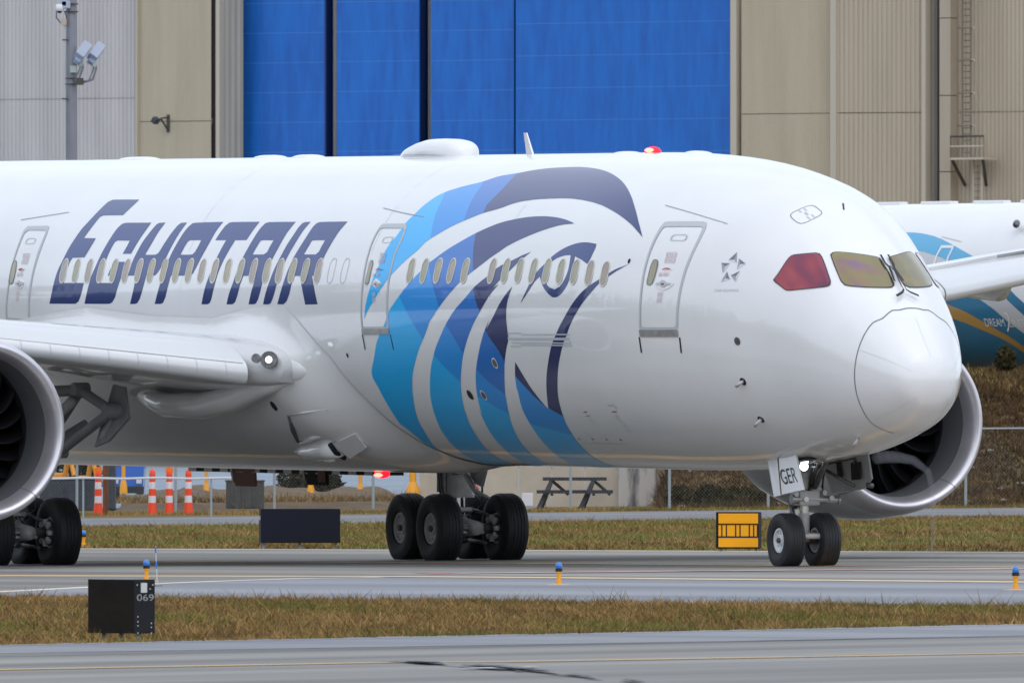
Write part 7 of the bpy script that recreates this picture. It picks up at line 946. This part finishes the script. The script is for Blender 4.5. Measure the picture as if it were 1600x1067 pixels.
for py in (7, 19): b = MB(); b.box((mx2(112), -.24, mz(py)), (.5, .1, .05)); mb(b, 'mast_band', M_std)
for py in (123, 132): b = MB(); b.tube([(mx2(102), -.26, mz(py)), (mx2(123), -.26, mz(py))], .022, 5); mb(b, 'mast_band', M_std)
b = MB(); b.box((mx2(125), -.35, mz(128)), (.28, .3, .26), bev=.02); mb(b, 'lamp_bracket', M_std)
b = MB(); b.box((mx2(115), -.32, mz(109)), (.25, .2, .26), bev=.02); mb(b, 'control_box', M_boxg)
for k, (px, py) in enumerate(((128, 82), (149, 83))):
    M = Matrix.Rotation(R(36), 3, 'Y') @ Matrix.Rotation(R(-22), 3, 'X'); b = MB(); b.box((mx2(px+2), -.6+.2*k, mz(py-1)), (.36, .62, .62), 0, M, .03); b.box((mx2(px-6), -.62+.2*k, mz(py+13)), (.24, .36, .2), 0, M, .03); fl = mb(b, 'floodlight', M_lampbox)
    b = MB(); b.tube([(mx2(px-8), -.5, mz(py+14)), (mx2(px-2), -.45, mz(py+24)), (mx2(px-10), -.4, mz(py+44)), (mx2(126), -.35, mz(128))], .035, 6); b.tube([(mx2(px-2), -.5, mz(py+10)), (mx2(px+2), -.45, mz(py+24)), (mx2(px-4), -.4, mz(py+42)), (mx2(128), -.35, mz(130))], .045, 6); mb(b, 'lamp_arm', M_mast, True)
    b = MB(); b.box((mx2(px-1), -.5, mz(py+18)), (.14, .14, .22), bev=.02); mb(b, 'ballast', M_boxg)

# ------------------------------------------------------------------ signs
M_signk = mat('black_sign_panel', (.008, .009, .013), .1, spec=.5, bump=.12, bscale=.9, bdist=.06); M_signm = mat('matt_navy_sign_back', (.007, .009, .02), .6, spec=.2); M_leg = mat('pale_sign_leg', srgb('9AA0AA'), .5)
M_yelsign = mat('yellow_sign_face', srgb('FFB000'), .45); M_lab = mat('white_label', srgb('C9CCCB'), .5)
def sign_box(name, c, wd, dp, z0, z1, yaw, m, legs, label):
    e = empty(name, (c[0], c[1], float(gz(c[0], c[1]))), yaw); tag(e, label, 'sign')
    b = MB(); b.box((0, 0, (z0+z1)/2), (wd, dp, z1-z0), bev=.008); b.build('sign_cabinet', m, e)
    for l in legs: b = MB(); b.tube([(l, 0, -.02), (l, 0, z0+.01)], .03, 8); b.build('sign_leg', M_leg, e)
    return e
s1 = sign_box('sign', (-4.80, 234.75), 1.02, .31, .095, .76, R(-55), M_signk, (-.38, 0, .38), 'black glossy sign cabinet numbered 069 on the near grass strip')
def on_face(e, s, x0, x1, z0, z1, y, m, axis='y', sgn=-1):
    o = text_mesh(s, 1, e, 'lettering', m, .001); me = o.data; c = np.array([tuple(q.co) for q in me.vertices]); mn, mx_ = c.min(0), c.max(0)
    for q, p in zip(me.vertices, c):
        u, v_ = (p[0]-mn[0])/(mx_[0]-mn[0]), (p[1]-mn[1])/(mx_[1]-mn[1])
        a, b_ = x0+(x1-x0)*u, z0+(z1-z0)*v_
        q.co = (a, y, b_) if axis == 'y' else (y, a, b_)
    me.update(); return o
on_face(s1, '069', -.115, .135, .495, .575, .514, M_lab, 'x')
b = MB(); b.box((.512, -.01, .655), (.006, .09, .12)); b.build('sign_label', M_lab, s1)
for y, z in ((-.11, .69), (.12, .69), (.08, .64), (-.10, .30), (-.10, .24), (-.10, .19), (-.10, .1), (.1, .22), (.1, .17), (.1, .1)): b = MB(); b.tube([(.509, y, z), (.516, y, z)], .008, 8); b.build('rivet', M_lab, s1)
s2 = sign_box('sign', (-4.66, 419.2), 1.76, .3, .13, .88, R(9), M_signm, (-.80, 0, .80), 'long dark sign back on three legs beside the far edge of the taxiway')
b = MB(); b.box((-.882, 0, .68), (.006, .10, .09)); b.build('sign_label', M_lab, s2)
s3 = sign_box('sign', (4.72, 397.7), .91, .28, .06, .82, R(-12), M_signm, (-.38, .38), 'yellow sign with a black ladder pattern left of the nose wheels')
fw, z0, z1 = .84, .09, .79
b = MB(); b.box((.02, -.144, (z0+z1)/2), (fw, .008, z1-z0)); b.build('sign_face', M_yelsign, s3)
def bar(x, z, w_, h): b = MB(); b.box((x, -.150, z), (w_, .008, h)); b.build('pattern_bar', M_black, s3)
bar(.02, .565, fw, .032); bar(.02, .30, fw, .032)
for u in (.085, .2, .435, .545, .78, .89, .985): bar(.02-fw/2+fw*u, .4325, .026, .233)
on_face(s3, '0 66', -.09, .09, .60, .80, -.462, M_lab, 'x')
# blue edge lights
M_ylw = mat('yellow_stake_paint', srgb('F0A61E'), .45); M_bglass = mat('blue_lens', srgb('1D74C8'), .15, coat=.8)
def edge_light(x, y):
    e = empty('edge_light', (x, y, float(gz(x, y))))
    b = MB(); b.lathe([(0, .001), (0, .22), (.012, .21), (.02, .08), (.03, .001)], 20, 'z'); b.build('base_plate', M_ylw if y > 400 else mat('rusty_cream_plate', srgb('C9A98A'), .6), e, True)
    b = MB(); b.lathe([(.02, .045), (.09, .045), (.095, .032), (.20, .036), (.205, .05), (.225, .05), (.23, .001)], 16, 'z'); b.build('stem', M_ylw, e, angle=R(35))
    b = MB(); b.lathe([(.225, .03), (.23, .058), (.275, .06), (.28, .045), (.285, .001)], 16, 'z'); b.build('collar', M_black, e, angle=R(35))
    b = MB(); b.lathe([(.275, .048), (.30, .054), (.34, .052), (.37, .038), (.385, .001)], 18, 'z'); b.build('lens', M_bglass, e, True)
    return e
for (x, y, lab) in ((.77, 313.9, 'blue and yellow edge light standing alone at the middle of the near taxiway edge'), (7.82, 296.6, 'blue and yellow edge light at the far right of the near taxiway edge'), (-6.30, 329.3, 'blue and yellow edge light just behind the black 069 sign'), (-9.71, 433, 'blue and yellow edge light on the far grass edge beside the left main wheels')):
    tag(edge_light(x, y), lab, 'taxiway light', 'blue taxiway edge lights')
e = empty('marker_wand', (-5.91, 318.3, float(gz(-5.91, 318.3)))); tag(e, 'thin marker wand with blue bands on a flat foot behind the 069 sign', 'marker')
b = MB(); b.box((0, 0, .012), (.18, .3, .024), bev=.005); b.build('foot', M_geard, e)
b = MB(); b.tube([(0, 0, .02), (-.03, 0, .68)], [.010, .007], 6); b.build('rod', M_lab, e)
for z in ((.30, .42), (.56, .66)): b = MB(); b.tube([(-.03*z[0]/.68, 0, z[0]), (-.03*z[1]/.68, 0, z[1])], .014, 6); b.build('blue_band', M_bglass, e)

# ------------------------------------------------------------------ chain-link fence
M_galv = mat('galvanised_post', srgb('9AA3A8'), .5, metal=.3); FY = 610.
FE = empty('chain_link_fence', (0, FY, float(gz(0, FY)))); tag(FE, 'chain-link fence on galvanised posts at the foot of the scrub bank', 'fence')
px = 1046-154.3*8; xs_f = []
while px < 1800: xs_f.append(X(px, FY)); px += 154.3
fz = lambda x: float(gz(x, FY)-gz(0, FY))
for x in xs_f: b = MB(); b.tube([(x, 0, fz(x)-.1), (x, 0, fz(x)+2.52)], .045, 8); b.build('fence_post', M_galv, FE)
b = MB(); b.tube([(x, 0, fz(x)+2.5) for x in xs_f], .03, 6); b.build('top_rail', M_galv, FE)
b = MB(); x0, x1 = xs_f[0], xs_f[-1]; h = 2.45; t = .0018
x = x0-h
while x < x1:
    for d in (1, -1):
        a, c = (x, x+h) if d > 0 else (x+h, x)
        pa_, pc_ = 0, 1
        if a < x0: pa_ = (x0-a)/(c-a) if c != a else 0
        A_ = Vector((a, .02*d, .03+fz(a))); C_ = Vector((c, .02*d, h+fz(c)))
        if min(a, c) >= x0 and max(a, c) <= x1: b.add([A_-Vector((t, 0, 0)), A_+Vector((t, 0, 0)), C_+Vector((t, 0, 0)), C_-Vector((t, 0, 0))], [(0, 1, 2, 3)])
    x += .11
o = b.build('wire_mesh', mat('chain_link_wire', srgb('83898C'), .6), FE); o['kind'] = 'stuff'
e = empty('guard_rail', (X(0, 575), 575, float(gz(-15, 575)))); tag(e, 'low white guard rail seen under the belly at the left', 'guard rail')
zr_ = Z(747, 575)-float(gz(-15, 575)); b = MB(); b.tube([(X(px, 575)-X(0, 575), 0, zr_+.012*math.sin(px)) for px in range(-60, 420, 20)], .035, 6); b.build('rail', M_lab, e)
for px in (-40, 60, 130, 330): b = MB(); b.tube([(X(px, 575)-X(0, 575), .05, -.1), (X(px, 575)-X(0, 575), .05, zr_)], .03, 6); b.build('rail_post', M_galv, e)
# ------------------------------------------------------------------ things under the belly
def at(px, Y): x = X(px, Y); return (x, Y, float(gz(x, Y)))
def thing(name, px, Y, label, cat, group=None, rz=0): e = empty(name, at(px, Y), rz); return tag(e, label, cat, group)
M_or = mat('orange_plastic', srgb('EE4A1E'), .5); M_wr = mat('white_reflective_band', srgb('D8D8DC'), .4); M_orl = mat('amber_lens', srgb('F57A14'), .35)
for px, ball, lab in ((153.5, 1, 'orange and white channelizer post with an amber lamp beside the brown timber post'), (238, 0, 'orange and white channelizer post without a lamp, second of the row'), (264.5, 1, 'orange and white channelizer post with an amber lamp in the middle of the row'), (294.5, 0, 'orange and white channelizer post farthest from the brown timber post')):
    Y = 604; e = thing('channelizer_post', px, Y, lab, 'traffic post', 'orange and white channelizer posts'); H = Z(731, Y)-e.location.z; s = H/1.35
    prof = [(0, .16), (.03, .16), (.04, .15), (.35*s, .125)]; b = MB(); b.lathe([(0, .001)]+prof, 16, 'z'); b.build('base_cone', M_or, e, angle=R(40))
    z = .35*s
    for k, m in enumerate((M_wr, M_or, M_wr, M_or)): b = MB(); b.lathe([(z, .12-.006*k), (z+.2*s, .114-.006*k)], 16, 'z'); b.build('band', m, e, True); z += .2*s
    b = MB(); b.lathe([(z, .10), (z+.1*s, .09), (z+.16*s, .04), (z+.18*s, .001)], 14, 'z'); b.build('grip', M_or, e, True)
    if ball: b = MB(); b.tube([(-.0, -.06, z+.12*s), (0, .06, z+.12*s)], .13, 16); b.build('amber_lamp', M_orl, e, angle=R(40))
e = thing('timber_post', 165, 603, 'brown timber post beside an orange and white channelizer', 'post'); b = MB(); b.box((0, 0, .85), (.17, .17, 2.0)); b.build('post_shaft', mat('brown_timber', srgb('7A4A2C'), .8, col2=srgb('5E3820'), scale=4, stretch=(4, 4, .5)), e); b = MB(); b.box((0, 0, 1.87), (.20, .20, .05)); b.build('post_cap', M_brown, e)
for px, y0, lab in ((193, 770, 'slim yellow bollard nearest the blue van'), (322.5, 778, 'yellow bollard with a thick foot right of the orange posts'), (485.5, 776, 'yellow bollard above the long dark sign back'), (563, 779, 'yellow bollard near the red belly beacon'), (645, 776, 'broad yellow bollard just left of the far gear leg')):
    Y = 640; x = X(px, Y); zb_ = Z(y0, Y); e = empty('yellow_bollard', (x, Y, float(gz(x, Y)))); tag(e, lab, 'bollard', 'yellow bollards under the belly'); r = .16 if px > 600 else .085
    b = MB(); b.tube([(0, 0, zb_-e.location.z), (0, 0, 3.0)], r*.75, 12); b.build('bollard_shaft', M_ylw, e, angle=R(40)); b = MB(); b.lathe([(zb_-e.location.z-.02, r*1.6), (zb_-e.location.z+.25, r*1.4), (zb_-e.location.z+.5, r*.8)], 12, 'z'); b.build('bollard_foot', M_ylw, e, angle=R(40)); b = MB(); b.tube([(0, 0, -.02), (0, 0, zb_-e.location.z)], r*.6, 10); b.build('bollard_stub', M_galv, e)
def crate(name, p0, p1, ytop, Y, m, lab, cat, d=1.5):
    x0, x1 = X(p0, Y), X(p1, Y); xc = (x0+x1)/2; g = float(gz(xc, Y)); e = empty(name, (xc, Y, g)); tag(e, lab, cat); H = Z(ytop, Y)-g; w_ = x1-x0
    b = MB(); b.box((0, d/2, H/2+.05), (w_, d, H-.1), bev=.05); b.build('body', m, e)
    for k in range(int(w_/.35)): b = MB(); b.box((-w_/2+.2+.35*k, -.02, H/2+.05), (.06, .04, H-.25)); b.build('stiffener', m, e)
    b = MB(); b.box((0, d/2, H+.02), (w_+.06, d+.06, .06), bev=.02); b.build('lid', m, e); return e
M_cr = mat('dark_slate_panel', srgb('30363F'), .7, col2=srgb('3C434C'), scale=2); M_cr2 = mat('dark_olive_grey', srgb('3E3F3E'), .7, col2=srgb('4B4A45'), scale=2)
crate('site_skip', 60, 148, 749, 618, M_cr, 'dark slate metal skip beside the near main wheels', 'skip'); crate('utility_box', 353, 412, 752, 622, M_cr2, 'dark grey utility box behind a fence post left of the long sign back', 'box'); crate('site_skip', 168, 180, 722, 622, M_cr, 'narrow dark cabinet behind the brown timber post', 'cabinet')
# blue van and construction machines far behind
e = thing('service_van', 199, 690, 'small blue and white van seen under the belly', 'van'); M_van = mat('blue_van_paint', srgb('2B62B8'), .35, coat=.6); zz = .55
b = MB(); b.add([(-.55, 0, .5), (.55, 0, .5), (.6, 0, 1.3), (.45, 0, 2.5), (-.45, 0, 2.5), (-.6, 0, 1.3), (-.55, 4, .5), (.55, 4, .5), (.6, 4, 1.3), (.45, 4, 2.5), (-.45, 4, 2.5), (-.6, 4, 1.3)], [(0, 1, 2, 3, 4, 5), (11, 10, 9, 8, 7, 6), (0, 6, 7, 1), (1, 7, 8, 2), (2, 8, 9, 3), (3, 9, 10, 4), (4, 10, 11, 5), (5, 11, 6, 0)]); b.build('body', M_van, e)
b = MB(); b.plate([(-.42, -.02, 1.45), (.1, -.02, 1.45), (.08, -.02, 2.3), (-.36, -.02, 2.3)], .03); b.build('windscreen', M_lab, e); b = MB(); b.box((0, -.05, .55), (1.2, .12, .25)); b.build('bumper', M_black, e)
for sx in (-.42, .42): b = MB(); b.tube([(sx-.1, .8, .35), (sx+.1, .8, .35)], .35, 14); b.tube([(sx-.1, 3.2, .35), (sx+.1, 3.2, .35)], .35, 14); b.build('wheel', M_tyre, e); b = MB(); b.box((sx, -.04, .85), (.2, .06, .16), bev=.02); b.build('headlight', M_lab, e)
e = thing('concrete_kerb', 245, 640, 'long pale concrete kerb behind the orange posts', 'kerb'); b = MB(); b.box((0, 0, .45), (2.5, .3, .16), bev=.02); b.build('kerb_stone', mat('pale_concrete', srgb('9A948A'), .8, col2=srgb('878177'), scale=2), e)
for k in range(4): b = MB(); b.box((-1.1+.73*k, 0, .18), (.2, .25, .38)); b.build('kerb_block', MATS['pale_concrete'], e)
M_gear2 = mat('machine_yellow', srgb('D9912B'), .5)
for px, ytop, lab, kind in ((94, 730, 'orange digger arm standing left of the skip', 0), (130, 735, 'small orange machine body behind the dark skip', 1)):
    e = thing('digger', px, 660, lab, 'digger'); h = Z(ytop, 660)-e.location.z
    b = MB(); b.box((0, .5, h*.62), (.55-.2*kind, 1.2, h*.5), bev=.06); b.build('cab', M_gear2, e); b = MB(); b.box((0, .5, .25), (.9, 1.8, .42), bev=.1); b.build('track', M_black, e); b = MB(); b.tube([(.1, 0, h*.5), (.3, -.3, h+.5), (.5, -.5, h*.8)], .09, 8); b.build('boom', M_gear2, e)
# brown earth berm, brush and the pale wall
M_berm = mat('brown_earth', srgb('6B5840'), .95, col2=srgb('57472F'), scale=.6, detail=8, bump=.5, bscale=3, bdist=.1)
def berm(name, p0, p1, ytop, Y, dep):
    x0, x1 = X(p0, Y), X(p1, Y); nx, ny = 40, 12; v = []
    for i in range(nx+1):
        for j in range(ny+1):
            u, w_ = i/nx, j/ny; x = x0+(x1-x0)*u; y = Y+dep*w_; h = (Z(ytop, Y)-float(gz(x, Y)))*min(1, w_*2.2)**.7*min(1, min(u, 1-u)*8)**.6*(1+.12*math.sin(x*2.3+1)+.08*math.sin(x*5.1)); v.append((x, y, float(gz(x, y))+max(h, 0)-.02))
    o = meshobj(name, v, [(i*(ny+1)+j, (i+1)*(ny+1)+j, (i+1)*(ny+1)+j+1, i*(ny+1)+j+1) for i in range(nx) for j in range(ny)], M_berm, None, True); o['kind'] = 'structure'
berm('earth_berm', 170, 655, 766, 626, 30)
bl_ = between(3500, (X(180, 628), 627), (X(650, 628), 627), (X(180, 640), 640), (X(650, 640), 640)); o = blades('scrub', bl_, .14, .02, [G_brown, G_straw, mat('scrub_twig', (0, 0, 0))], .5, lambda x, y: float(gz(x, y))+.3, 3)
WALL = thing('retaining_wall', 838, 640, 'pale beige concrete wall with dark stains behind the picnic table', 'wall'); M_cw = mat('stained_pale_concrete', srgb('C4B9A8'), .85, col2=srgb('B3A898'), scale=.8, detail=8); M_cw2 = mat('streaked_grey_concrete', srgb('BDB9B2'), .85, col2=srgb('5A5A5E'), scale=1.2, stretch=(2.2, 2.2, .35), detail=9, lo=.45, hi=.62)
n = 6; x0, x1 = X(655, 640), X(966, 640)
for k in range(n): b = MB(); b.box((x0+(x1-x0)*(k+.5)/n-WALL.location.x, .25, 1.2), ((x1-x0)/n-.02, .5, 2.6)); b.build('wall_panel', M_cw, WALL)
b = MB(); b.box(((X(996, 640))-WALL.location.x, .1, 1.2), (X(1026, 640)-X(966, 640), .9, 2.6), bev=.08); b.build('end_block', M_cw2, WALL)
# picnic table
M_pic = mat('dark_weathered_timber', srgb('33343C'), .75, col2=srgb('26272D'), scale=3)
T_ = thing('picnic_table', 898, 626, 'dark timber picnic table with crossed legs in front of the pale wall', 'picnic table'); g0 = T_.location.z
tz = Z(748, 626)-g0; bz = Z(768, 626)-g0
for y in (-.32, -.16, 0, .16, .32): b = MB(); b.box((0, y, tz), (2.1, .14, .11)); b.build('tabletop_plank', M_pic, T_)
for y in (-.85, -.70, .70, .85): b = MB(); b.box((0, y, bz), (2.5, .13, .11)); b.build('bench_plank', M_pic, T_)
for x in (-.75, .62):
    for s in (-1, 1): b = MB(); b.tube([(x+s*.0, s*.28, tz-.03), (x-.35 if s > 0 else x-.45, s*.80, -.02)], .095, 4); b.build('leg', M_pic, T_)
    b = MB(); b.box((x, 0, bz-.07), (.09, 1.75, .12)); b.build('cross_beam', M_pic, T_); b = MB(); b.tube([(x, 0, tz-.05), (x+.55, 0, bz-.1)], .05, 4); b.build('brace', M_pic, T_)
e = thing('white_box', 824, 622, 'small white box standing behind the far main wheels', 'box'); b = MB(); b.box((0, 0, .32), (.36, .3, .42), bev=.02); b.build('body', M_wr, e); b = MB(); b.box((0, 0, .06), (.4, .34, .1)); b.build('foot', M_galv, e)
e = thing('red_hydrant', 743, 630, 'small red hydrant just right of the far gear leg', 'hydrant'); b = MB(); b.lathe([(0, .13), (.1, .13), (.1, .1), (.62, .1), (.66, .12), (.75, .08), (.8, .001)], 14, 'z'); b.tube([(-.2, 0, .45), (.2, 0, .45)], .06, 8); b.build('hydrant_body', M_red, e, angle=R(40)); b = MB(); b.tube([(0, 0, .8), (0, 0, .88)], .04, 6); b.build('hydrant_nut', M_red, e)
# pale stones on the bank
M_stone = mat('pale_stone', srgb('A9A39A'), .85, col2=srgb('8B857C'), scale=3)
for k in range(46):
    x = RNG.uniform(4.9, 21) if k > 16 else RNG.uniform(4.9, 8.4); y = RNG.uniform(612.6, 630); r = RNG.uniform(.05, .13); bm = bmesh.new(); bmesh.ops.create_icosphere(bm, subdivisions=1, radius=r)
    for q in bm.verts: q.co = Vector((q.co.x*RNG.uniform(.9, 1.8), q.co.y*RNG.uniform(.6, 1.2), q.co.z*RNG.uniform(.4, .8)))
    me = bpy.data.meshes.new('stone'); bm.to_mesh(me); bm.free(); me.materials.append(M_stone); o = bpy.data.objects.new('stone', me); COL.objects.link(o); o.location = (x, y, bank_h(x, y)+.04+r*.3); tag(o, 'small pale stone lying in the brown scrub of the bank', 'stone', 'pale stones on the scrub bank')
def shrub(x, y, h, lab, lf, n=900, w_=.8):
    e = empty('shrub', (x, y, bank_h(x, y))); tag(e, lab, 'shrub'); b = MB(); q = RNG.normal(0, 1, (n, 3)); q /= np.linalg.norm(q, axis=1)[:, None]; q *= (RNG.random((n, 1))**.4)
    for p in q:
        c = np.array([p[0]*w_, p[1]*w_, h*.55+p[2]*h*.5]); a = RNG.normal(0, .07, 3); d = RNG.normal(0, .07, 3); b.add([c-a, c+d, c+a], [(0, 1, 2)])
    o = b.build('foliage', lf, e); b = MB()
    for k in range(5): a = RNG.uniform(-.5, .5, 2); b.tube([(0, 0, 0), (a[0]*w_*.6, a[1]*w_*.6, h*.4), (a[0]*w_*1.3, a[1]*w_*1.3, h*.85)], [.03, .02, .008], 5)
    b.build('stem', G_brown, e)
shrub(X(1571, 650), 650, .9, 'small olive shrub on the crest of the bank under the parked airliner', mat('shrub_leaf', srgb('46422A'), .9, spec=.1, col2=srgb('343220'), scale=2), 700, .32)
for k, (px, Y, h) in enumerate(((1063, 616, .7), (1110, 618, .8), (1150, 620, .6), (1185, 617, .5))): shrub(X(px, Y), Y, h, ('low dark bramble on the bank just right of the fence post', 'dark bramble on the bank between two fence posts', 'broad bramble on the bank left of the nose gear', 'small bramble at the bank foot near the nose wheel door', 'dark bramble on the bank right of the far engine', 'small bramble below the fence rail right of the far engine')[k], mat('bramble_leaf', srgb('33311F'), .9, spec=.1, col2=srgb('45402A'), scale=2), 500, .55)
for k, (px, Y, h, w2) in enumerate(((104, 690, 2.6, .55), (122, 692, 3.0, .6), (141, 694, 2.4, .5), (462, 700, 1.4, .7), (492, 702, 1.5, .8), (514, 704, 1.2, .5))):
    shrub(X(px, Y), Y, h, ('tall dark bush behind the skip, nearest the near engine', 'tallest dark bush in the middle of the clump behind the skip', 'dark bush at the right of the clump behind the skip', 'low dark bush left of the second yellow bollard', 'low dark bush just right of the second yellow bollard', 'smallest low dark bush beyond the earth berm')[k], MATS['bramble_leaf'], 900, w2)
# vapour drawn from the ground into the far inlet
M_vap = bpy.data.materials.new('pale_vapour'); M_vap.use_nodes = True; _t = M_vap.node_tree; _t.nodes.remove(_t.nodes['Principled BSDF'])
_v = _t.nodes.new('ShaderNodeVolumePrincipled'); _v.inputs['Color'].default_value = (.9, .92, 1, 1); _v.inputs['Density'].default_value = 1.5; _t.links.new(_v.outputs[0], _t.nodes['Material Output'].inputs['Volume'])
pA = np.array(AR @ np.array([20.4, -9.5, 0])+AN)
def aw(x, y, z): return tuple(AR @ np.array([x, y, z+LIFT])+AN)
pts = [aw(20.9, -10.12, -5.6), aw(20.9, -10.12, -4.8), aw(20.88, -10.1, -4.3), aw(20.95, -10.05, -3.95), aw(21.2, -9.85, -3.72), aw(21.6, -9.6, -3.66), aw(22.0, -9.4, -3.68)]
b = MB(); b.tube(pts, [.05, .055, .06, .07, .09, .12, .13], 16); o = b.build('vapour_vortex', M_vap, None, True); o['kind'] = 'stuff'; o['label'] = 'thin pale vapour vortex curling up into the far engine inlet'
# tall conifer wood off to the left of the picture, mirrored as a dark jagged band in the paint
M_wood = mat('far_wood_foliage', srgb('2B352A'), .95, spec=.1, col2=srgb('3B4636'), scale=.05)
b = MB()
for k in range(420):
    a = RNG.uniform(R(112), R(238)); d = RNG.uniform(225, 300); h = RNG.uniform(26, 44); r = RNG.uniform(3.5, 5.5); x, y = d*math.cos(a), 370+d*math.sin(a); z = float(gz(x, y))
    if abs((np.array([x, y])-E1) @ np.array([DIR[1], -DIR[0]])) < 60 or -40 < x < 60: continue
    b.tube([(x, y, z), (x, y, z+h*.2)], .4, 5)
    for q in range(5): b.lathe([(z+h*(.08+.18*q), r*(1-.17*q)), (z+h*(.32+.17*q), .05)], 7, 'z', (x, y, 0))
o = b.build('distant_wood', M_wood); o['kind'] = 'stuff'
b = MB()
for k in range(900):
    a = RNG.uniform(R(97), R(443)); d = RNG.uniform(1500, 1700); h = RNG.uniform(16, 34); r = RNG.uniform(7, 13); x, y = d*math.cos(a), d*math.sin(a); z = float(gz(x, y))
    b.lathe([(z, r), (z+h*.5, r*.7), (z+h, .05)], 6, 'z', (x, y, 0))
o = b.build('distant_wood', M_wood); o['kind'] = 'stuff'
bpy.context.view_layer.update()
